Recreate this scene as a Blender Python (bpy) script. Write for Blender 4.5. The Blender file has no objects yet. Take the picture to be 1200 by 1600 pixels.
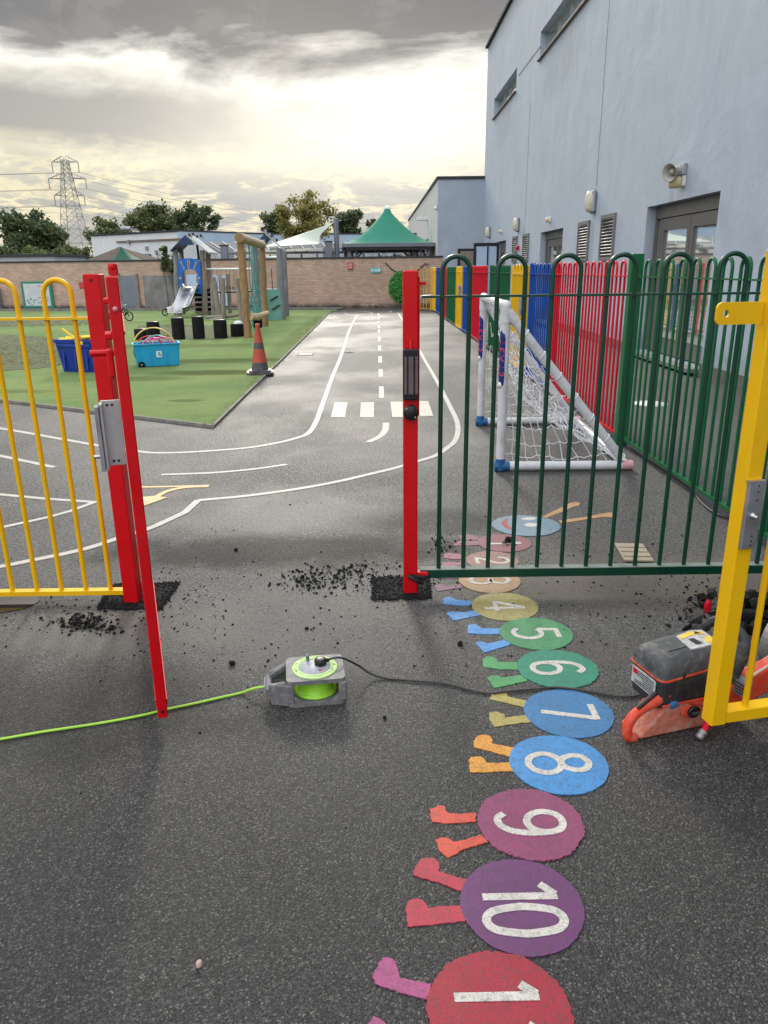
import bpy, math, random
from mathutils import Vector, Matrix
from math import sin, cos, pi, radians as R
random.seed(11)
sc = bpy.context.scene
col = sc.collection
# ------------------------------------------------------------------ camera geometry
F, CX, CY, H = 1168., 600., 800., 1.5
Yc = Vector((-15, 379, -F)).normalized()
Zc = Vector((-40, 3600, F)); Zc = (Zc - Zc.dot(Yc) * Yc).normalized()
Xc = Yc.cross(Zc)
def ray(px, py):
    r = Vector((px - CX, CY - py, -F)); return Vector((r.dot(Xc), r.dot(Yc), r.dot(Zc)))
def gp(px, py, z=0.):
    d = ray(px, py); t = (z - H) / d.z; return Vector((d.x * t, d.y * t, z))
def aY(px, py, Y):
    d = ray(px, py); t = Y / d.y; return Vector((d.x * t, Y, H + d.z * t))
def aX(px, py, X):
    d = ray(px, py); t = X / d.x; return Vector((X, d.y * t, H + d.z * t))
cam = bpy.data.cameras.new('camera'); co = bpy.data.objects.new('camera', cam); col.objects.link(co)
M3 = Matrix((Xc, Yc, Zc))           # rows: world axes in camera coords = camera->world
co.matrix_world = Matrix.Translation((0, 0, H)) @ M3.to_4x4()
cam.sensor_fit = 'VERTICAL'; cam.sensor_height = 36; cam.lens = 36 * F / 1600
cam.clip_start = .05; cam.clip_end = 6000
sc.camera = co
sc.render.resolution_x, sc.render.resolution_y = 768, 1024
# ------------------------------------------------------------------ node helpers
class NT:
    def __init__(s, t): s.t = t
    def n(s, typ, props=None, **ins):
        nd = s.t.nodes.new(typ)
        for k, v in (props or {}).items(): setattr(nd, k, v)
        for k, v in ins.items():
            key = int(k[1:]) if k[0] == '_' and k[1:].isdigit() else k.replace('_', ' ')
            s.put(nd.inputs[key], v)
        return nd
    def put(s, sock, v):
        if isinstance(v, bpy.types.NodeSocket): s.t.links.new(v, sock)
        else:
            if sock.type == 'RGBA' and len(v) == 3: v = (*v, 1)
            sock.default_value = v
    def math(s, op, a, b=0., c=None, clamp=False):
        nd = s.t.nodes.new('ShaderNodeMath'); nd.operation = op; nd.use_clamp = clamp
        s.put(nd.inputs[0], a); s.put(nd.inputs[1], b)
        if c is not None: s.put(nd.inputs[2], c)
        return nd.outputs[0]
    def mix(s, f, a, b, mode='MIX'):
        nd = s.t.nodes.new('ShaderNodeMix'); nd.data_type = 'RGBA'; nd.blend_type = mode
        s.put(nd.inputs[0], f); s.put(nd.inputs[6], a); s.put(nd.inputs[7], b); return nd.outputs[2]
    def ramp(s, f, stops, interp='LINEAR'):
        nd = s.t.nodes.new('ShaderNodeValToRGB'); cr = nd.color_ramp; cr.interpolation = interp
        while len(cr.elements) < len(stops): cr.elements.new(.5)
        for e, (p, c) in zip(cr.elements, stops):
            e.position = p; e.color = (*c, 1) if not isinstance(c, (int, float)) else (c, c, c, 1)
        s.put(nd.inputs[0], f); return nd.outputs[0]
    def noise(s, vec, scale, detail=3, rough=.55, dist=0.):
        nd = s.n('ShaderNodeTexNoise', Scale=float(scale), Detail=float(detail), Roughness=rough, Distortion=dist)
        if vec is not None: s.put(nd.inputs['Vector'], vec)
        return nd.outputs[0]
    def mrange(s, v, a, b, c=0., d=1., smooth=True):
        nd = s.t.nodes.new('ShaderNodeMapRange'); nd.interpolation_type = 'SMOOTHSTEP' if smooth else 'LINEAR'
        s.put(nd.inputs[0], v)
        for i, x in enumerate((a, b, c, d)): nd.inputs[i + 1].default_value = x
        return nd.outputs[0]
    def bump(s, h, strength, dist):
        return s.n('ShaderNodeBump', Strength=strength, Distance=dist, Height=h).outputs[0]
    def sep(s, v):
        nd = s.n('ShaderNodeSeparateXYZ', _0=v); return nd.outputs
    def comb(s, x, y, z=0.): return s.n('ShaderNodeCombineXYZ', _0=x, _1=y, _2=z).outputs[0]
    def blob(s, xyz, cx, cy, rx, ry, warp=0.):
        dx = s.math('DIVIDE', s.math('SUBTRACT', xyz[0], cx), rx); dy = s.math('DIVIDE', s.math('SUBTRACT', xyz[1], cy), ry)
        d = s.math('SQRT', s.math('ADD', s.math('MULTIPLY', dx, dx), s.math('MULTIPLY', dy, dy)))
        if not isinstance(warp, float): d = s.math('ADD', d, warp)
        return s.mrange(d, .45, 1.15, 1., 0.)
def newmat(name):
    m = bpy.data.materials.new(name); m.use_nodes = True; t = m.node_tree; t.nodes.clear()
    T = NT(t); out = t.nodes.new('ShaderNodeOutputMaterial')
    b = t.nodes.new('ShaderNodeBsdfPrincipled'); t.links.new(b.outputs[0], out.inputs[0])
    return m, T, b
def mat(name, c, rough=.5, metal=0., var=.12, vs=6., bump=0., bs=60., bd=.002, dirt=None, dirt_amt=0., spec=.35, coat=0., rvar=.1, fine=0.):
    m, T, b = newmat(name)
    o = T.n('ShaderNodeTexCoord').outputs['Object']
    n1 = T.noise(o, vs, 5, .6)
    cd = tuple(x * (1 - var) for x in c); cl = tuple(min(1, x * (1 + var)) for x in c)
    cc = T.ramp(n1, [(.3, cd), (.7, cl)])
    if fine:
        n3 = T.noise(o, vs * 25, 2, .6); cc = T.mix(T.mrange(n3, .4, .7, 0., fine), cc, tuple(x * .45 for x in c))
    if dirt:
        n2 = T.noise(o, vs * .6 + 1.3, 6, .7, .5); cc = T.mix(T.mrange(n2, .48, .72, 0., dirt_amt), cc, dirt)
    T.put(b.inputs['Base Color'], cc)
    T.put(b.inputs['Roughness'], T.mrange(n1, .25, .75, max(0, rough - rvar), min(1, rough + rvar)))
    b.inputs['Metallic'].default_value = metal; b.inputs['Specular IOR Level'].default_value = spec
    b.inputs['Coat Weight'].default_value = coat
    if bump: T.put(b.inputs['Normal'], T.bump(T.noise(o, bs, 4, .6), bump, bd))
    return m
M = {}
def srgb(r, g, b):
    f = lambda x: (x / 255 / 12.92) if x < 10.3 else ((x / 255 + .055) / 1.055) ** 2.4
    return (f(r), f(g), f(b))
# ------------------------------------------------------------------ mesh builder
class MB:
    def __init__(s): s.v = []; s.f = []; s.sm = []
    def add(s, vs, fs, smooth=False):
        o = len(s.v); s.v += [tuple(v) for v in vs]; s.f += [tuple(i + o for i in f) for f in fs]; s.sm += [smooth] * len(fs); return s
    def box(s, c, d, rz=0., rot=None, ch=0.):
        hx, hy, hz = d[0] / 2, d[1] / 2, d[2] / 2
        rm = rot if rot is not None else Matrix.Rotation(rz, 3, 'Z'); c = Vector(c)
        if ch <= 0:
            P = [(-hx, -hy, -hz), (hx, -hy, -hz), (hx, hy, -hz), (-hx, hy, -hz), (-hx, -hy, hz), (hx, -hy, hz), (hx, hy, hz), (-hx, hy, hz)]
            s.add([c + rm @ Vector(p) for p in P], [(0, 3, 2, 1), (4, 5, 6, 7), (0, 1, 5, 4), (1, 2, 6, 5), (2, 3, 7, 6), (3, 0, 4, 7)])
        else:
            k = min(ch, hx * .9, hy * .9, hz * .9); rings = []
            def ring(x, y, z, q):
                return [(-x + q, -y, z), (x - q, -y, z), (x, -y + q, z), (x, y - q, z), (x - q, y, z), (-x + q, y, z), (-x, y - q, z), (-x, -y + q, z)]
            rings = [ring(hx - k, hy - k, -hz, k * .6), ring(hx, hy, -hz + k, k), ring(hx, hy, hz - k, k), ring(hx - k, hy - k, hz, k * .6)]
            vs = [c + rm @ Vector(p) for r_ in rings for p in r_]; fs = [tuple(range(7, -1, -1)), tuple(range(24, 32))]
            for a in range(3):
                for i in range(8): fs.append((a * 8 + i, a * 8 + (i + 1) % 8, a * 8 + 8 + (i + 1) % 8, a * 8 + 8 + i))
            s.add(vs, fs)
        return s
    def beam(s, p0, p1, w, h, ch=0.):
        p0 = Vector(p0); p1 = Vector(p1); d = (p1 - p0); L = d.length; d.normalize()
        up = Vector((0, 0, 1)) if abs(d.z) < .95 else Vector((0, 1, 0))
        y = up.cross(d).normalized(); z = d.cross(y)
        return s.box((p0 + p1) / 2, (L, w, h), rot=Matrix((d, y, z)).transposed(), ch=ch)
    def tube(s, pts, r, n=8, closed=False, caps=True, rs=None):
        pts = [Vector(p) for p in pts]; N = len(pts); vs = []; prev = None
        for i, p in enumerate(pts):
            if closed: t = pts[(i + 1) % N] - pts[i - 1]
            else: t = pts[min(i + 1, N - 1)] - pts[max(i - 1, 0)]
            t.normalize()
            if prev is None:
                a = Vector((0, 0, 1)) if abs(t.z) < .9 else Vector((1, 0, 0)); u = t.cross(a).normalized()
            else:
                u = prev - t * prev.dot(t)
                if u.length < 1e-5: u = t.orthogonal()
                u.normalize()
            prev = u; w = t.cross(u); rr = rs[i] if rs else r
            vs += [p + (u * cos(2 * pi * k / n) + w * sin(2 * pi * k / n)) * rr for k in range(n)]
        fs = []
        for i in range(N if closed else N - 1):
            for k in range(n):
                a = i * n + k; b = i * n + (k + 1) % n; c = ((i + 1) % N) * n + (k + 1) % n; d = ((i + 1) % N) * n + k
                fs.append((a, b, c, d))
        s.add(vs, fs, n > 4)
        if caps and not closed: s.add(vs[:n], [tuple(range(n - 1, -1, -1))]); s.add(vs[-n:], [tuple(range(n))])
        return s
    def lathe(s, prof, c=(0, 0, 0), n=24, axis=None, smooth=True, sq=0.):
        c = Vector(c); q = (Vector((0, 0, 1)).rotation_difference(Vector(axis)).to_matrix() if axis else Matrix.Identity(3)); vs = []
        for r, z in prof:
            for k in range(n):
                a = 2 * pi * k / n; vs.append(c + q @ Vector((r * cos(a), r * sin(a), z)))
        fs = [(i * n + k, i * n + (k + 1) % n, (i + 1) * n + (k + 1) % n, (i + 1) * n + k) for i in range(len(prof) - 1) for k in range(n)]
        s.add(vs, fs, smooth)
        if prof[0][0] > 1e-4: s.add(vs[:n], [tuple(range(n - 1, -1, -1))])
        if prof[-1][0] > 1e-4: s.add(vs[-n:], [tuple(range(n))])
        return s
    def cyl(s, p0, p1, r, n=16): return s.tube([p0, p1], r, n)
    def prism(s, poly, z0, z1):
        n = len(poly); vs = [(p[0], p[1], z0) for p in poly] + [(p[0], p[1], z1) for p in poly]
        a = sum(poly[i][0] * poly[(i + 1) % n][1] - poly[(i + 1) % n][0] * poly[i][1] for i in range(n))
        top = tuple(range(n, 2 * n)) if a > 0 else tuple(range(2 * n - 1, n - 1, -1))
        fs = [top]
        for i in range(n):
            j = (i + 1) % n; fs.append((i, j, n + j, n + i) if a > 0 else (j, i, n + i, n + j))
        return s.add(vs, fs)
    def extr(s, poly, o, ux, uy, th):
        """2-D outline poly in plane (o,ux,uy), thickness th (both sides)"""
        o = Vector(o); ux = Vector(ux); uy = Vector(uy); nn = ux.cross(uy).normalized(); n = len(poly)
        A = [o + ux * p[0] + uy * p[1] + nn * th / 2 for p in poly]; B = [a - nn * th for a in A]
        s.add(A + B, [tuple(range(n)), tuple(range(2 * n - 1, n - 1, -1))] + [(i, n + i, n + (i + 1) % n, (i + 1) % n) for i in range(n)]); return s
    def blobm(s, c, r, seed=0, sub=1, sx=1, sy=1, sz=1, j=.25):
        rnd = random.Random(seed); bmv = ICO[sub]
        vs = [Vector(c) + Vector((v[0] * sx, v[1] * sy, v[2] * sz)) * r * (1 + rnd.uniform(-j, j)) for v in bmv[0]]
        return s.add(vs, bmv[1], False)
    def build(s, name, m, parent=None, loc=None, bevel=0., smooth=None):
        me = bpy.data.meshes.new(name)
        vs = s.v
        if loc is not None and parent is None: L = Vector(loc); vs = [tuple(Vector(v) - L) for v in vs]
        me.from_pydata(vs, [], s.f)
        me.polygons.foreach_set('use_smooth', [(x if smooth is None else smooth) for x in s.sm])
        me.materials.append(m if not isinstance(m, str) else M[m]); me.update()
        o = bpy.data.objects.new(name, me); col.objects.link(o)
        if parent is not None: o.parent = parent
        elif loc is not None: o.location = loc
        if bevel:
            b = o.modifiers.new('b', 'BEVEL'); b.width = bevel; b.segments = 2; b.limit_method = 'ANGLE'
        return o
import bmesh
ICO = {}
for k_ in (1, 2, 3):
    bm_ = bmesh.new(); bmesh.ops.create_icosphere(bm_, subdivisions=k_, radius=1)
    ICO[k_] = ([tuple(v.co) for v in bm_.verts], [tuple(v.index for v in f.verts) for f in bm_.faces]); bm_.free()
def tag(o, label=None, cat=None, group=None, kind=None):
    if label: o['label'] = label
    if cat: o['category'] = cat
    if group: o['group'] = group
    if kind: o['kind'] = kind
    return o
def thing(name, label, cat, loc=(0, 0, 0), rz=0., group=None):
    o = bpy.data.objects.new(name, None); col.objects.link(o); o.location = loc; o.rotation_euler = (0, 0, rz); o.empty_display_size = .1
    return tag(o, label, cat, group)
def struct(o): o['kind'] = 'structure'; return o
def copy_to(o, parent, loc=None):
    c = o.copy(); col.objects.link(c); c.parent = parent
    if loc is not None: c.location = loc
    return c
def cat_rom(pts, k=6, closed=False):
    P = [Vector(p) for p in pts]; out = []; N = len(P)
    for i in range(N if closed else N - 1):
        if closed: a, b, c, d = P[i - 1], P[i], P[(i + 1) % N], P[(i + 2) % N]
        else: a, b, c, d = P[max(i - 1, 0)], P[i], P[i + 1], P[min(i + 2, N - 1)]
        for j in range(k):
            t = j / k; out.append(.5 * ((2 * b) + (c - a) * t + (2 * a - 5 * b + 4 * c - d) * t * t + (3 * b - a - 3 * c + d) * t ** 3))
    if not closed: out.append(P[-1])
    return out
def ribbon(mb, pts, w, z0, z1, closed=False, ws=None):
    """mitred flat strip with thickness"""
    P = [Vector((p[0], p[1])) for p in pts]; N = len(P); Lf = []; Rt = []
    for i in range(N):
        a = P[i - 1] if (i or closed) else None; b = P[(i + 1) % N] if (i < N - 1 or closed) else None
        d1 = (P[i] - a).normalized() if a is not None else None; d2 = (b - P[i]).normalized() if b is not None else None
        if d1 is None: d1 = d2
        if d2 is None: d2 = d1
        t = (d1 + d2)
        t = t.normalized() if t.length > 1e-6 else d1
        n = Vector((-t.y, t.x)); k = 1 / max(.5, n.dot(Vector((-d1.y, d1.x)))); ww = (ws[i] if ws else w) / 2
        Lf.append(P[i] + n * ww * k); Rt.append(P[i] - n * ww * k)
    vs = [(p.x, p.y, z1) for p in Lf] + [(p.x, p.y, z1) for p in Rt] + [(p.x, p.y, z0) for p in Lf] + [(p.x, p.y, z0) for p in Rt]
    fs = []
    for i in range(N if closed else N - 1):
        j = (i + 1) % N; fs += [(i, N + i, N + j, j), (i, j, 2 * N + j, 2 * N + i), (N + i, 3 * N + i, 3 * N + j, N + j)]
    if not closed: fs += [(0, 2 * N, 3 * N, N), (N - 1, 2 * N - 1, 4 * N - 1, 3 * N - 1)]
    mb.add(vs, fs)
def text_mb(body, size, th, fn):
    """text as solid letters; fn maps local (x,y,z) -> world"""
    cu = bpy.data.curves.new('t', 'FONT'); cu.body = body; cu.size = size; cu.extrude = th / 2; cu.align_x = 'CENTER'; cu.align_y = 'CENTER'; cu.resolution_u = 3
    o = bpy.data.objects.new('t', cu); col.objects.link(o)
    bpy.context.view_layer.update()
    me = o.to_mesh(); mb = MB(); mb.add([fn(v.co) for v in me.vertices], [tuple(p.vertices) for p in me.polygons]); o.to_mesh_clear()
    bpy.data.objects.remove(o); bpy.data.curves.remove(cu); return mb
# ------------------------------------------------------------------ world and sun
SUN_EL, SUN_AZ = R(24), R(-6)          # azimuth measured from +Y towards +X
w = bpy.data.worlds.new("World"); sc.world = w; w.use_nodes = True; w.node_tree.nodes.clear(); T = NT(w.node_tree)
sky = T.n('ShaderNodeTexSky', dict(sky_type='NISHITA', sun_disc=False, sun_elevation=SUN_EL, sun_rotation=SUN_AZ, air_density=1.2, dust_density=2.))
d = T.n('ShaderNodeTexCoord').outputs['Generated']; x, y, z = T.sep(d)[:3]
az = T.math('ARCTAN2', x, y); el = T.math('ARCSINE', z)
A = T.comb(T.math('MULTIPLY', az, 1.), T.math('MULTIPLY', el, 3.6), 0.)
nb = T.noise(A, 2.6, 7, .58, .5)          # broad banks
nf = T.noise(A, 9., 9, .62, .35)          # fluff
ns = T.noise(T.comb(az, T.math('MULTIPLY', el, 1.6), 3.7), 14., 8, .6, .25)
warp = T.math('ADD', T.math('MULTIPLY', T.math('SUBTRACT', nb, .5), .20), T.math('MULTIPLY', T.math('SUBTRACT', nf, .5), .05))
h = T.math('ADD', el, warp)
base = T.ramp(h, [(0., (.56, .56, .54)), (.055, (.50, .51, .50)), (.095, (.64, .61, .49)), (.13, (1.06, .98, .72)), (.212, (1.12, 1.10, 1.0)), (.228, (.62, .61, .57)), (.246, (.23, .232, .238)), (.40, (.15, .155, .17))])
# grey bank low on the left and streaky greys
lf = T.mrange(T.math('ADD', az, T.math('MULTIPLY', warp, 2.)), .06, -.34); h3 = T.math('ADD', el, T.math('MULTIPLY', warp, .45)); band = T.math('MULTIPLY', T.mrange(h3, .118, .148), T.mrange(h3, .222, .178))
g1 = T.math('MULTIPLY', T.math('MULTIPLY', lf, band), 1.0, clamp=True)
c = T.mix(T.math('MULTIPLY', g1, .95), base, (.36, .355, .34))
low = T.mrange(el, .135, .07)
cum = T.math('MULTIPLY', T.mrange(nf, .46, .56), low)
c = T.mix(T.math('MULTIPLY', cum, .85), c, (.39, .41, .43))
edge = T.math('MULTIPLY', T.math('MULTIPLY', T.mrange(nf, .40, .455), T.mrange(nf, .50, .46)), T.mrange(el, .16, .1))
c = T.mix(T.math('MULTIPLY', edge, .75), c, (1.05, .94, .62))
c = T.mix(T.math('MULTIPLY', T.mrange(ns, .5, .62), .22), c, (.42, .41, .40))
# bright veil where the sun stands behind the cloud
gx = T.math('DIVIDE', T.math('SUBTRACT', az, .03), .30); gy = T.math('DIVIDE', T.math('SUBTRACT', el, .145), .065)
gl = T.math('POWER', 2.718, T.math('MULTIPLY', T.math('ADD', T.math('MULTIPLY', gx, gx), T.math('MULTIPLY', gy, gy)), -1.))
c = T.mix(T.math('MULTIPLY', gl, .48, clamp=True), c, (1.28, 1.25, 1.14))
# unseen overcast dome above and behind the camera, brightened to light the scene
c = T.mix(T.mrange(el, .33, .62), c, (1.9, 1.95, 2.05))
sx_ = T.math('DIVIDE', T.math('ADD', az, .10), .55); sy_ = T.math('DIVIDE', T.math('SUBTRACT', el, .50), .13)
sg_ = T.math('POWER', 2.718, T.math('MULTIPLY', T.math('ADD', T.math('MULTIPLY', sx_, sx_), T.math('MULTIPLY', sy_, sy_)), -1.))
c = T.mix(T.math('MULTIPLY', sg_, T.mrange(el, .32, .40)), c, (5.2, 4.8, 4.0))  # unseen warm glow added for light and sheen on the ground
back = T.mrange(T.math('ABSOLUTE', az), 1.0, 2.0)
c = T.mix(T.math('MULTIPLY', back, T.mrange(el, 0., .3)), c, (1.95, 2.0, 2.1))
c = T.mix(T.mrange(el, -.02, -.1), c, (.12, .12, .11))
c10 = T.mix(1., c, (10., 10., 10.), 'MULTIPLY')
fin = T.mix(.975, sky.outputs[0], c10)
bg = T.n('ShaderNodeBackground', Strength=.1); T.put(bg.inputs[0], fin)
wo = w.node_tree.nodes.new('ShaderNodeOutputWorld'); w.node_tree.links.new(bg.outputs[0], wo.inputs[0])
sl = bpy.data.lights.new('sun', 'SUN'); sl.energy = 1.5; sl.angle = R(9); sl.color = (1., .95, .84)
so = bpy.data.objects.new('sun', sl); col.objects.link(so)
sd = Vector((sin(SUN_AZ) * cos(SUN_EL), cos(SUN_AZ) * cos(SUN_EL), sin(SUN_EL)))
so.rotation_euler = (-sd).to_track_quat('-Z', 'Y').to_euler()
sc.view_settings.view_transform = 'Standard'; sc.view_settings.look = 'None'; sc.view_settings.exposure = .04; sc.view_settings.gamma = 1.
# ------------------------------------------------------------------ materials
def tarmac():
    m, T, b = newmat('tarmac'); o = T.n('ShaderNodeTexCoord').outputs['Object']; X = T.sep(o)
    big = T.noise(o, .55, 5, .6, .4); mid = T.noise(o, 3.2, 5, .65); fine = T.noise(o, 260., 4, .75)
    vo = T.n('ShaderNodeTexVoronoi', Scale=205., Vector=o); vd, vc = vo.outputs['Distance'], vo.outputs['Color']
    vcs = T.sep(vc)[0]
    stone = T.ramp(vcs, [(0., (.010, .010, .010)), (.45, (.026, .026, .0265)), (.75, (.058, .056, .054)), (.93, (.105, .10, .092)), (1., (.22, .21, .19))])
    stone2 = T.ramp(vcs, [(0., (.03, .03, .03)), (.4, (.105, .102, .098)), (.75, (.185, .180, .172)), (1., (.36, .35, .33))])
    wv = T.math('MULTIPLY', T.math('SUBTRACT', mid, .5), 1.6)
    # worn, greyer tarmac from the gateway outward
    worn = T.mrange(T.math('ADD', X[1], T.math('MULTIPLY', mid, 1.4)), 2.1, 4.0, .16, .95); worn = T.math('MULTIPLY', worn, T.mrange(X[1], 5.5, 11., 1., .5))
    c = T.mix(worn, stone, stone2); c = T.mix(T.mrange(vd, .35, .8, 0., .85), c, (.010, .010, .010))
    c = T.mix(T.mrange(fine, .35, .65, .0, .55), c, (.015, .015, .015))
    g2 = T.noise(o, 52., 5, .8); fd = T.mrange(X[1], 2.4, 5.5, .12, 1.); c = T.mix(T.math('MULTIPLY', fd, T.mrange(g2, .42, .60, .6, 0.)), c, (.015, .015, .015)); c = T.mix(T.math('MULTIPLY', fd, T.mrange(g2, .54, .70, 0., .5)), c, (.26, .25, .235))
    # stains and dust on the surface; pale grey ones partly paint sky sheen
    dk = 0.
    for cx, cy, rx, ry, colr, a in ((-.55, 3.95, 1.3, .33, (.022, .020, .018), .9), (-1.4, 2.35, 1.0, .45, (.02, .02, .02), .5), (.35, 4.4, .6, .3, (.025, .023, .022), .7),
                                    (1.35, 3.45, 1.0, .42, (.145, .118, .088), .75), (.95, 3.95, .7, .25, (.10, .085, .07), .45), (-1.15, 3.0, .6, .28, (.17, .16, .14), .6), (-.4, 3.0, .6, .5, (.15, .145, .135), .5), (-.7, 4.6, .9, .5, (.24, .23, .21), .55), (.9, 2.75, .7, .15, (.09, .08, .068), .4),
                                    (-.9, 4.9, 1.6, .5, (.17, .165, .15), .45), (.2, 6.3, .9, .9, (.16, .155, .145), .35), (-1.9, 2.1, .5, .2, (.10, .10, .095), .45)):
        bb = T.blob(X, cx, cy, rx, ry, wv)
        if colr[0] < .05: dk = T.math('MAXIMUM', dk, T.math('MULTIPLY', bb, a))
        c = T.mix(T.math('MULTIPLY', bb, a * .85), c, T.mix(T.mrange(fine, .35, .65), colr, tuple(q * .5 for q in colr)))
    T.put(b.inputs['Base Color'], T.mix(T.mrange(big, .3, .7, 0., .25), c, (.02, .02, .021)))
    gr = T.math('MULTIPLY', T.math('ADD', 1., T.math('MULTIPLY', fd, T.mrange(g2, .38, .62, -.7, .7))), T.mrange(fine, .35, .65, .55, 1.45))
    T.put(b.inputs['Specular IOR Level'], T.math('MULTIPLY', T.math('MULTIPLY', gr, .40), T.math('SUBTRACT', 1., T.math('MULTIPLY', dk, .75))))
    wet = T.mrange(T.noise(T.comb(T.math('MULTIPLY', X[0], .9), T.math('MULTIPLY', X[1], .7), 0.), .6, 4, .6, .3), .4, .62)
    rr = T.math('ADD', T.math('MULTIPLY', wet, -.13), .60); rr = T.math('ADD', rr, T.math('MULTIPLY', T.math('SUBTRACT', mid, .5), .15))
    T.put(b.inputs['Roughness'], rr)
    hgt = T.math('ADD', T.math('MULTIPLY', T.math('SUBTRACT', 1., vd), .7), T.math('MULTIPLY', fine, .6))
    T.put(b.inputs['Normal'], T.bump(hgt, .8, .006)); return m
M['tarmac'] = tarmac()
def patch():
    m, T, b = newmat('fresh_tarmac'); o = T.n('ShaderNodeTexCoord').outputs['Object']
    v = T.n('ShaderNodeTexVoronoi', Scale=110., Vector=o); n = T.noise(o, 60, 4, .7)
    T.put(b.inputs['Base Color'], T.ramp(T.sep(v.outputs['Color'])[0], [(0., (.003, .003, .0035)), (1., (.014, .014, .015))]))
    b.inputs['Roughness'].default_value = .85; b.inputs['Specular IOR Level'].default_value = .25
    T.put(b.inputs['Normal'], T.bump(T.math('ADD', n, T.math('SUBTRACT', 1., v.outputs['Distance'])), 1., .009)); return m
M['fresh'] = patch()
def turf():
    m, T, b = newmat('turf'); o = T.n('ShaderNodeTexCoord').outputs['Object']; X = T.sep(o)
    big = T.noise(o, .35, 5, .6, .6); mid = T.noise(o, 2.2, 5, .65); fine = T.noise(T.comb(X[0], T.math('MULTIPLY', X[1], .35), 0.), 60., 4, .75); fi2 = T.noise(o, 240., 2, .8)
    c = T.ramp(big, [(.3, (.12, .185, .065)), (.5, (.17, .245, .085)), (.68, (.24, .30, .11))])
    c = T.mix(T.mrange(mid, .35, .75, 0., .5), c, (.15, .20, .09))
    c = T.mix(T.mrange(fine, .4, .75, 0., .45), c, (.05, .085, .03))
    c = T.mix(T.mrange(fi2, .5, .8, 0., .4), c, (.20, .26, .13))
    wv = T.math('MULTIPLY', T.math('SUBTRACT', mid, .5), .8)
    # mossy, worn bands on the mat, also its folds painted dark
    for cx, cy, rx, ry, a in ((-3.5, 11.0, .9, .3, .5), (-2.5, 11.6, 1.1, .38, .85), (-2.6, 13.2, 1.5, .40, .7), (-5.2, 9.9, 1.2, .22, .5), (-2.3, 9.0, .25, .12, .6), (-4.2, 16., 2.4, .6, .45), (-1.9, 20, .25, 8, .3)):
        c = T.mix(T.math('MULTIPLY', T.blob(X, cx, cy, rx, ry, wv), a), c, (.055, .075, .016))
    T.put(b.inputs['Base Color'], c); b.inputs['Roughness'].default_value = .95
    b.inputs['Specular IOR Level'].default_value = .08
    cl_ = T.noise(o, 9., 4, .7); T.put(b.inputs['Normal'], T.bump(T.math('ADD', T.math('MULTIPLY', mid, 6.), T.math('ADD', fine, T.math('MULTIPLY', cl_, 2.))), .8, .025)); return m
M['turf'] = turf()
def grassm():
    m, T, b = newmat('worn_grass'); o = T.n('ShaderNodeTexCoord').outputs['Object']
    n = T.noise(o, 5., 6, .7, .4); f = T.noise(o, 70., 4, .75)
    c = T.ramp(n, [(.3, (.05, .085, .025)), (.5, (.10, .12, .045)), (.66, (.15, .12, .07)), (.8, (.22, .19, .12))])
    c = T.mix(T.mrange(f, .45, .75, 0., .6), c, (.03, .045, .015))
    T.put(b.inputs['Base Color'], c); b.inputs['Roughness'].default_value = .9; T.put(b.inputs['Normal'], T.bump(T.math('ADD', n, f), .9, .03)); return m
M['wgrass'] = grassm()
def marking(name, c, dirt=.5, dc=(.06, .055, .05), sp=.0):
    m, T, b = newmat(name); o = T.n('ShaderNodeTexCoord').outputs['Object']
    n = T.noise(o, 9., 6, .7, .5); f = T.noise(o, 120., 3, .75); g = T.noise(o, 38., 4, .7)
    cc = T.ramp(n, [(.3, tuple(x * .8 for x in c)), (.7, tuple(min(1, x * 1.15) for x in c))])
    cc = T.mix(T.mrange(g, .48, .72, 0., dirt), cc, dc)
    cc = T.mix(T.mrange(f, .50, .66, 0., min(1, dirt * 1.2)), cc, dc)
    sp_ = T.noise(o, 330., 2, .7); cc = T.mix(T.mrange(sp_, .60, .68, 0., min(1, dirt * 1.3)), cc, (.02, .02, .02))
    cc = T.mix(T.mrange(sp_, .40, .32, 0., .16), cc, tuple(min(1, x * 1.5 + .05) for x in c))
    cc = T.mix(T.mrange(n, .55, .8, 0., dirt * .6), cc, dc)
    T.put(b.inputs['Base Color'], cc); b.inputs['Roughness'].default_value = .62
    T.put(b.inputs['Normal'], T.bump(T.math('ADD', f, g), .5, .0022)); return m
M['line'] = marking('white_line', (.43, .415, .37), .45, (.25, .24, .22))
M['zebra'] = marking('cream_block', (.42, .40, .33), .3, (.3, .28, .24))
M['digit'] = marking('white_digit', (.50, .475, .43), .6, (.2, .185, .17))
M['orange_line'] = marking('orange_line', (.62, .42, .20), .4, (.3, .25, .2))
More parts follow.
